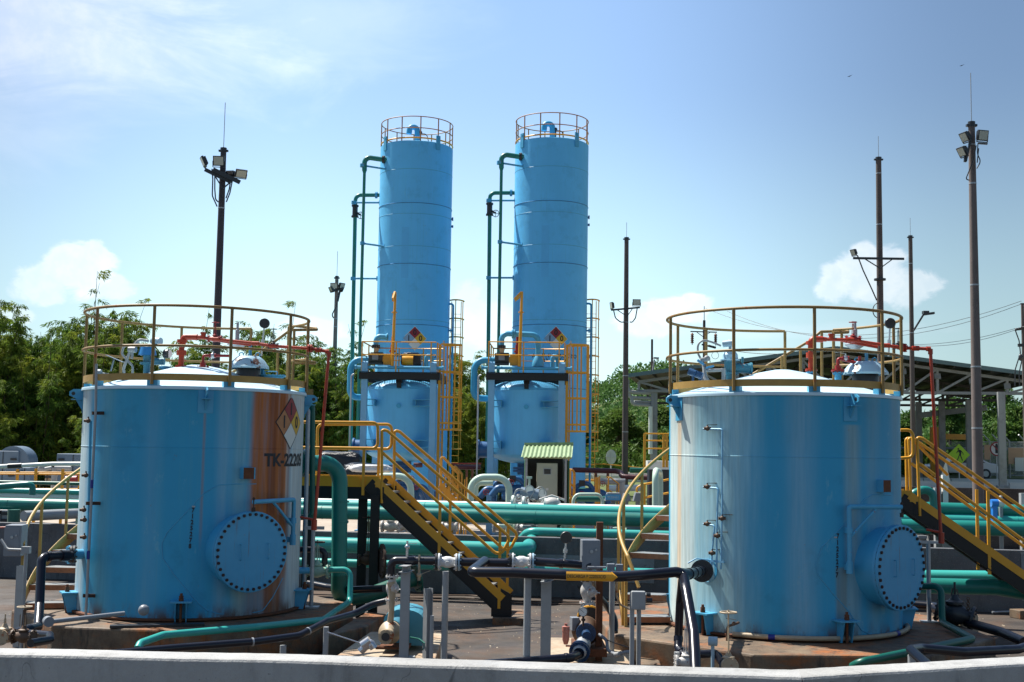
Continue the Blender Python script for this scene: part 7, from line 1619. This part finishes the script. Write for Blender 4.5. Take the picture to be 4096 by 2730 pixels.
# tarpaulins, blue skid piping, yellow steps in the middle
blob('tarpaulin','black tarpaulin hung behind the landing rails left of the left vessel',Q('C3',330,380,44),(.85,.4,.42),5.,'tarp')
blob('tarpaulin','black tarpaulin wrapped block below the left vessel',Q('C3',640,520,40),(.78,.5,.40),9.,'tarp')
blob('plastic_sheet','pale plastic sheet draped over the wrapped block below the left vessel',Q('C3',700,448,39.6),(.66,.5,.14),12.,'tarpw','sheet')
def skid(k,z,x,y,Y,lab):
    rnd.seed(k); p=Q(z,x,y,Y); root=thing('pump_skid',lab,'pump skid',(p.x,Y,0))
    b=MB(); b.tube(fil([p+Vector((-1.2,0,-.6)),p+Vector((-.9,0,-.2)),p+Vector((.9,0,-.2)),p+Vector((1.2,0,-.8))],.3,6),.17,14); b.tube(fil([p+Vector((-.5,0,-1.3)),p+Vector((-.5,0,.1)),p+Vector((.1,0,.3)),p+Vector((.5,0,-.2)),p+Vector((.6,0,-1.2))],.3,6),.12,14); b.ball(p+Vector((.2,-.2,-.5)),.35,16); flange(b,p+Vector((.55,0,-.2)),(1,0,0),.27,.06,8,.02); flange(b,p+Vector((-.4,0,-.2)),(1,0,0),.27,.06,8,.02); obj('skid_piping',b,M['blue_dark'],root)
    b=MB(); b.box(p+Vector((0,0,-1.2)),(2.2,1.,.12)); obj('skid_frame',b,M['darkm'],root); b=MB(); b.box(p+Vector((-.2,-.1,.25)),(.3,.3,.3)); obj('terminal_box',b,M['darkm'],root); b=MB(); b.cyl(p+Vector((-.8,0,-1.)),p+Vector((-.2,0,-1.)),.25,nn=16); obj('motor',b,M['darkm'],root)
    for i in range(4):
        q=p+Vector((rnd.uniform(-1,1),-.3,rnd.uniform(-.4,.4))); b=MB(); handwheel(b,q,(0,-1,.2),.13,.015); b.cyl(q,q+Vector((0,.3,-.05)),.02,nn=6); obj('handwheel',b,M['redd' if i%2 else 'blue_dark'],root)
    root.scale=(.7,.7,.7); root.location.z=.3*p.z
skid(1,'C3',1100,610,43,'blue pump skid under the left vessel'); skid(2,'C3',2230,640,42.5,'blue pump skid under the right vessel'); skid(3,'C4',60,640,41,'blue pump skid left of the shelter'); skid(4,'C4',1060,700,44,'dark blue pump skid right of the shelter')
def steps(z,pts,Y,lab,flip=1):
    a=Q(z,*pts[0],Y);c=Q(z,*pts[1],Y); root=thing('short_stair',lab,'stairs',((a.x+c.x)/2,Y,0)); 
    for dy in (0,.8):
        b=MB(); o=Vector((0,dy,0)); b.tube(fil([Vector((a.x,Y,0))+o,a+o,c+o,Vector((c.x,Y,0))+o],.05,4),.024,8); m1=Vector((0,0,-.5)); b.tube([a+o+m1,c+o+m1],.02,8); b.beam(a+o+Vector((0,0,-1.)),c+o+Vector((0,0,-1.)),.04,.18); obj('handrail',b,M['yellowd'],root)
    for i in range(5):
        q=a.lerp(c,(i+.5)/5)+Vector((0,.4,-1.)); b=MB(); b.box(q,(.25,.75,.03)); obj('tread',b,M['grating'],root)
steps('C3',[(1500,290),(1700,510)],41,'yellow short stair left of the right vessel, upper flight')
steps('C3',[(1640,395),(1740,510)],43.5,'orange short stair between the vessels, farther back')
steps('C4',[(845,400),(905,480)],40,'yellow short stair against the right wall of the shelter')
steps('C4',[(1390,525),(1540,640)],46,'orange short stair behind the maroon pipe posts')
for i,(z,x,y0,Y,w_) in enumerate((('C4',1215,545,41,.10),('C4',1262,525,41,.05),('C4',1240,540,42,.05),('C3',1600,540,40,.10),('C3',1800,545,40,.05),('C3',1775,570,40,.05),('C3',1545,530,39.5,.06))):
    a=Q(z,x,y0,Y); b=MB(); b.box((a.x,Y,a.z/2),(w_*.8,w_*.8,a.z)); tag(obj('rail_post',b,M['yellowd']),'yellow rail post '+['thickest of the cluster right of the shelter','right one of the cluster right of the shelter','middle one of the cluster right of the shelter','thickest one by the right vessel leg','second by the tall white loop','third by the tall white loop','left of the stair under the vessels'][i],'post','yellow posts among the pump skids')
run('far_railing','orange railing along the bank left of the dark pole',[Q('C4',900,352,66),Q('C4',1320,352,66),Q('C4',1910,412,66)],.035,'yellowd',.3,6,cat='railing')
run('far_railing','lower orange rail in front of the grass bank',[Q('C4',900,585,56),Q('C4',1400,590,56)],.05,'yellowd',.3,6,cat='railing')
run('green_pipe','distant green pipe at the foot of the bank',[Q('C4',1700,440,64),Q('C4',2050,445,64)],.14,'greend')
run('green_pipe','dark green pipes low behind the flat white loop',[Q('C4',900,855,36),Q('C4',1345,858,36)],.085,'greend')
run('green_pipe','dark teal pipe behind the pump skid right of the shelter',[Q('C4',910,735,46),Q('C4',1200,740,46)],.11,'greend')
run('white_pipe','white lagged duct along the yard behind the maroon posts',[Q('C4',1400,705,50),Q('C4',1900,695,50)],.13,'white')
# grey desk boxes with a blue label
for i,(x0,y0,x1,y1,Y) in enumerate(((1345,770,1590,890,34),(1590,780,1720,890,35),(1755,770,1895,890,35))):
    a=Q('C4',x0,y0,Y);c=Q('C4',x1,y1,Y); b=MB(); b.prism([Vector((a.x,Y,c.z)),Vector((c.x,Y,c.z)),Vector((c.x-.06,Y,a.z)),Vector((a.x+.06,Y,a.z))],(0,.4,0)); b.box(((a.x+c.x)/2,Y+.2,c.z/2),(.12,.12,c.z)); t=tag(obj('control_desk',b,M['grey']),['grey control box with a blue number plate behind the pipe rack','plain grey control box partly behind the curved handrail','small grey control box behind the curved stair posts'][i],'control box')
    if i==0:
        p=Q('C4',1455,832,Y-.01); b=MB(); b.box(p,(.42,.012,.155)); pl=obj('number_plate',b,M['blue_hi'],t); text_flat('lettering','PPS 2220-02-2',.085,p+Vector((0,-.012,0)),(1,0,0),(0,0,1),'signw',pl,0,.62)
# orange railing above the curved stair of the right tank, by the canopy columns
root=thing('guard_rail_cage','bright yellow guard rails beside the right tank above the curved stair','railing',Q('C4',2000,500,36))
Y=36
for l_ in ([Q('C4',1915,-90,Y),Q('C4',2260,-85,Y)],[Q('C4',1920,125,Y),Q('C4',2260,130,Y)],[Q('C4',1922,10,Y+1),Q('C4',2260,15,Y+1)]): b=MB(); b.tube(l_,.024,6); obj('rail',b,M['yellow'],root)
b=MB(); b.tube(fil([Q('C4',2260,575,Y),Q('C4',1880,650,Y),Q('C4',1780,700,Y),Q('C4',1850,850,Y),Q('C4',2260,770,Y)],.2,5),.03,8); obj('rail',b,M['yellow'],root)
for x in (1915,2235,2190,1910):
    b=MB(); a=Q('C4',x,-90 if x!=1910 else 640,Y); c=Q('C4',x,400 if x!=1910 else 940,Y); b.box((a.x,Y,(a.z+c.z)/2),(.07,.05,a.z-c.z)); obj('post',b,M['yellow'],root)
b=MB(); a=Q('C4',1960,305,38);c=Q('C4',2300,430,38); b.box(((a.x+c.x)/2,38.5,(a.z+c.z)/2),(c.x-a.x,1.,a.z-c.z)); tag(obj('concrete_beam',b,M['white']),'white concrete ledge beside the right tank','ledge')
b=MB(); a=Q('C4',1990,430,39.5);c=Q('C4',2300,920,39.5); b.box(((a.x+c.x)/2,40,(a.z+0)/2),(c.x-a.x,.6,a.z)); tag(obj('dark_louvre',b,M['darkm']),'dark louvred unit behind the mint pipe bend','unit')
# manifold of gauges and thin chrome tubes left of the cabinet
def manifold():
    Y=30.2; root=thing('gauge_manifold','chrome gauge manifold with looping thin cables in front of the shelter','manifold',Q('C4',250,900,Y))
    b=MB()
    for (x,y0,y1) in ((225,760,925),(430,810,925),(120,800,940)): b.cyl(Q('C4',x,y0,Y),Q('C4',x,y1,Y),.045,nn=10); 
    for (x0,x1,y) in ((60,360,815),(260,550,860),(20,130,880)): b.cyl(Q('C4',x0,y,Y),Q('C4',x1,y,Y),.035,nn=10)
    for (x,y) in ((170,850),(215,820),(310,855),(400,850),(520,870),(230,780),(90,830)): b.ball(Q('C4',x,y,Y),.075,8)
    obj('manifold_body',b,M['chrome'],root)
    for (x,y,r) in ((247,725,.115),(433,775,.12)):
        b=MB(); p=Q('C4',x,y,Y-.05); b.lathe([(r*.8,.03),(r,.03),(r,-.04),(0,-.05)],p,20,(0,-1,0)); g_=obj('gauge_case',b,M['galv'],root); b=MB(); b.lathe([(r*.85,.02),(0,.02)],p,20,(0,-1,0)); obj('dial',b,M['lens'],g_)
    b=MB()
    for l in ([(30,940),(35,730),(120,700),(180,760)],[(60,960),(55,800),(100,790),(130,900),(60,950)],[(250,850),(330,720),(400,675),(460,700),(462,790)],[(0,830),(40,760),(110,720),(200,740)]): b.tube(fil([Q('C4',x,y,Y-.1) for x,y in l],.25,6),.012,6)
    obj('thin_cable',b,M['fence'],root)
    b=MB(); p=Q('C4',300,770,Y); b.cyl(p-Vector((.3,-.1,0)),p+Vector((.15,0,-.05)),.14,nn=16); obj('drum_actuator',b,M['greyb'],root)
    for (x,y) in ((165,935),(10,920),(485,945),(655,945)):
        b=MB(); flange(b,Q('C4',x,y,29.55),(1,-.17,0),.19,.05,8,.015); obj('pipe_flange',b,M['white'],root)
    b=MB(); p=Q('C4',570,930,29.5); b.ball(p,.19,14,(1.2,1,.9)); b.tube([p+Vector((-.3,0,.1)),p+Vector((0,0,.2)),p+Vector((.3,0,.1))],.03,6); obj('white_valve',b,M['valvew'],root)
manifold()

# ------------------------------------------------------------------ vegetation

bam=[]
for i,(h,wd,nc,sd) in enumerate(((9.8,4.2,26,11),(8.6,4.0,24,12),(11.,4.6,28,13))):
    st,lf=bamboo_mesh(h,wd,nc,sd); bam.append(plant('bamboo_clump',st,lf,'bamboo','bamboo','bamboo',(0,-500,0),'bamboo clumps behind the left side','culms'))
spots=[(-27.2,58,1.06,0),(-24.4,57,.92,2),(-21.8,56,.84,1),(-22.5,61,.98,0),(-19.2,57,.90,2),(-17.0,59,.93,0),(-14.9,57,.90,1),(-12.6,59,.88,0),(-10.6,57,.96,1),(-8.6,59,.84,2),(-6.6,60,.90,0),(-4.2,62,.92,1),(-.9,62,.78,0),(1.9,66,.66,2),(-29.5,61,.95,1),(-26.,62,1.0,0),(-3.0,66,.8,2),(-23.3,53.5,.66,1),(-17.9,53.5,.60,0),(-13.3,54,.58,1),(-30.5,57,1.12,2),(-25.4,59.5,1.1,1),(-20.4,59,1.0,2),(-16.,61,1.0,0),(-11.6,61,.95,2),(-7.6,58,.88,1)]
lab=['at the far left edge','tallest, left of the rusty tank railing','between the tall clump and the tank','behind the tall clump','behind the tank railing at its left end','rising above the tank roof at left','over the middle of the tank roof','behind the big light pole','right of the big light pole','over the right end of the tank railing','beside the small distant pole','between the small pole and the left tower','between the two vessels','right of the right vessel','deep behind the left edge','second row behind the tall clump','behind the left tower base','low and leafy in front at far left','low and leafy behind the tank shell','low and leafy behind the right end of the tank','cut by the left edge, tall','filling between the two tallest clumps','filling behind the tank railing, second row','second row left of the big light pole','second row right of the big light pole','just left of the small distant pole']
for i,((x,y,s,k),l) in enumerate(zip(spots,lab)):
    o=bam[k] if not any(bam[k] is u for u in [q for q in globals().get('_used',[])]) else copy_tree(bam[k])
    globals().setdefault('_used',[]).append(bam[k]); o.location=(x,y,land(x,y) if y+.17*x>60 else 0); o.rotation_euler=(0,0,i*1.3); o.scale=(s*1.12,s*1.12,s*(1.2 if i<4 or i in (14,15) else 1.06)); o['label']='bamboo clump '+l; o['group']='bamboo clumps behind the left side'
trs=[]
for i,(h,r_,sd,nl) in enumerate(((7.5,3.4,31,9000),(9.,4.2,32,10000))):
    st,lf=tree_mesh(h,r_,sd,.42,nl,.12); trs.append(plant('leafy_tree',st,lf,'leaf','tree','tree',(0,-500,0),'leafy trees along the bank'))
sp=[(8.2,92,1.0,0),(11.6,95,.86,1),(5.0,97,.95,1),(14.5,92,.72,0),(2.0,100,.9,0),(18.5,96,.68,1),(22.5,94,.70,0),(26.5,96,.66,1),(30.5,93,.74,0),(34.5,96,.72,1),(38.5,93,.84,0),(42.,96,.80,1),(46.,92,.85,0),(-1.5,100,.85,1),(36.5,101,.95,0),(40.5,102,.95,1),(28.5,101,.8,0)]
lab=['just left of the dark two lamp pole','behind the dark two lamp pole','beside the right tower foot','under the left canopy eave','behind the right vessel ladder','hidden behind the right tank, left part','hidden behind the right tank, middle','hidden behind the right tank, right part','right of the right tank','behind the walking figure sign','behind the nearest concrete pole','behind the wire fence','at the far right edge','between the vessels, far back','in the second row behind the sign','in the second row behind the fence','in the second row right of the tank']
used=set()
for i,((x,y,s,k),l) in enumerate(zip(sp,lab)):
    o=trs[k] if k not in used else copy_tree(trs[k]); used.add(k); o.location=(x,y,land(x,y)-.1); o.rotation_euler=(0,0,i*.9); o.scale=(s*.82,s*.82,s*(.60 if x<16 else .80)); o['label']='leafy tree '+l; o['group']='leafy trees along the bank'
# wooded hill: terrain with a forest cover
def hill(x,y):
    return 1.0+7.0*math.exp(-((x-19)/17)**2-((y-165)/26)**2)+7.5*math.exp(-((x-50)/30)**2-((y-170)/26)**2)+2.*math.exp(-((x+20)/40)**2-((y-175)/26)**2)
sheet('hill',-90,130,112,215,hill,44,20,M['grass'])
rnd.seed(5); lf=MB()
for i in range(520):
    x=rnd.uniform(-12,66); y=rnd.uniform(122,172); 
    r_=rnd.uniform(1.6,2.9); c=Vector((x,y,hill(x,y)+r_*.55))
    if (y>150 and x>45) : continue
    for j in range(260):
        d=rv(); d.z=abs(d.z)*.9 if rnd.random()<.8 else d.z; p=c+d*r_*rnd.uniform(.75,1.05)+Vector((0,0,.25*r_*mnoise.noise(c+d*1.6))); leafq(lf,p,(d+rv()*.8).normalized(),d+rv()*.4,rnd.uniform(.32,.58),rnd.uniform(.2,.33))
tag(obj('far_woodland',lf,M['leafh']),'dense woodland covering the hill beyond the dark two lamp pole','woodland',kind='stuff')
# undergrowth at the foot of the trees
rnd.seed(9); lf=MB()
for i in range(5200):
    x=rnd.uniform(-34,48); y=rnd.choice((rnd.uniform(60,64),rnd.uniform(86,91))) ; 
    if x>2 and y<80: y+=26
    p=Vector((x,y,land(x,y)+rnd.random()**2*1.5))
    for _ in range(5): leafq(lf,p+rv()*.3,(rv()+Vector((0,0,.8))).normalized(),rv(),rnd.uniform(.3,.6),rnd.uniform(.08,.2))
tag(obj('undergrowth',lf,M['leaf']),'leafy undergrowth at the foot of the bamboo and trees','undergrowth',kind='stuff')
# grit and small stones lying about the yard
rnd.seed(21); b=MB()
for i in range(1500):
    x=rnd.uniform(-9,9); y=rnd.uniform(15.2,25.); s=rnd.uniform(.006,.016)*(1.8 if rnd.random()<.06 else 1)
    if math.hypot(x-LT[0],y-LT[1])<2.7 or math.hypot(x-RT[0],y-RT[1])<3.05: continue
    v=[Vector((x+s*rnd.uniform(.7,1.4)*math.cos(t),y+s*rnd.uniform(.7,1.4)*math.sin(t),.001)) for t in (0,1.3,2.6,3.9,5.1)]
    b.add(v+[Vector((x,y,s*.9))],[(j,(j+1)%5,5) for j in range(5)],False)
tag(obj('yard_grit',b,M['padp']),'scattered pale grit and small stones on the dark yard',kind='stuff')
for (u,v,lb) in ((345,400,'upper'),(372,421,'lower')):  # thin brown tubes following two dark lines across the yard
    run('ground_tube','thin brown tube lying across the yard, the %s of two'%lb,[G('B2',1330,u,.02),G('B2',1990,u+5,.02),G('B3',35,v,.02),G('B3',500,v+10,.02),G('B3',1430,v+14,.02)],.014,'rustb',.3,6,cat='cable')
# birds
for (x,y) in ((347,98),(1128,24)):
    p=Q('T7',x,y,160); b=MB(); b.add([p+Vector((-.35,0,-.05)),p,p+Vector((0,.2,0)),p+Vector((.4,0,.22)),p+Vector((0,.0,.08))],[(0,1,2),(1,3,2),(0,4,1),(1,4,3)],False); tag(obj('bird',b,M['ink']),'tiny dark bird flying '+('left of the tall right pole top' if x<500 else 'above the nearest right pole'),'bird')
bpy.data.objects.remove(FO)
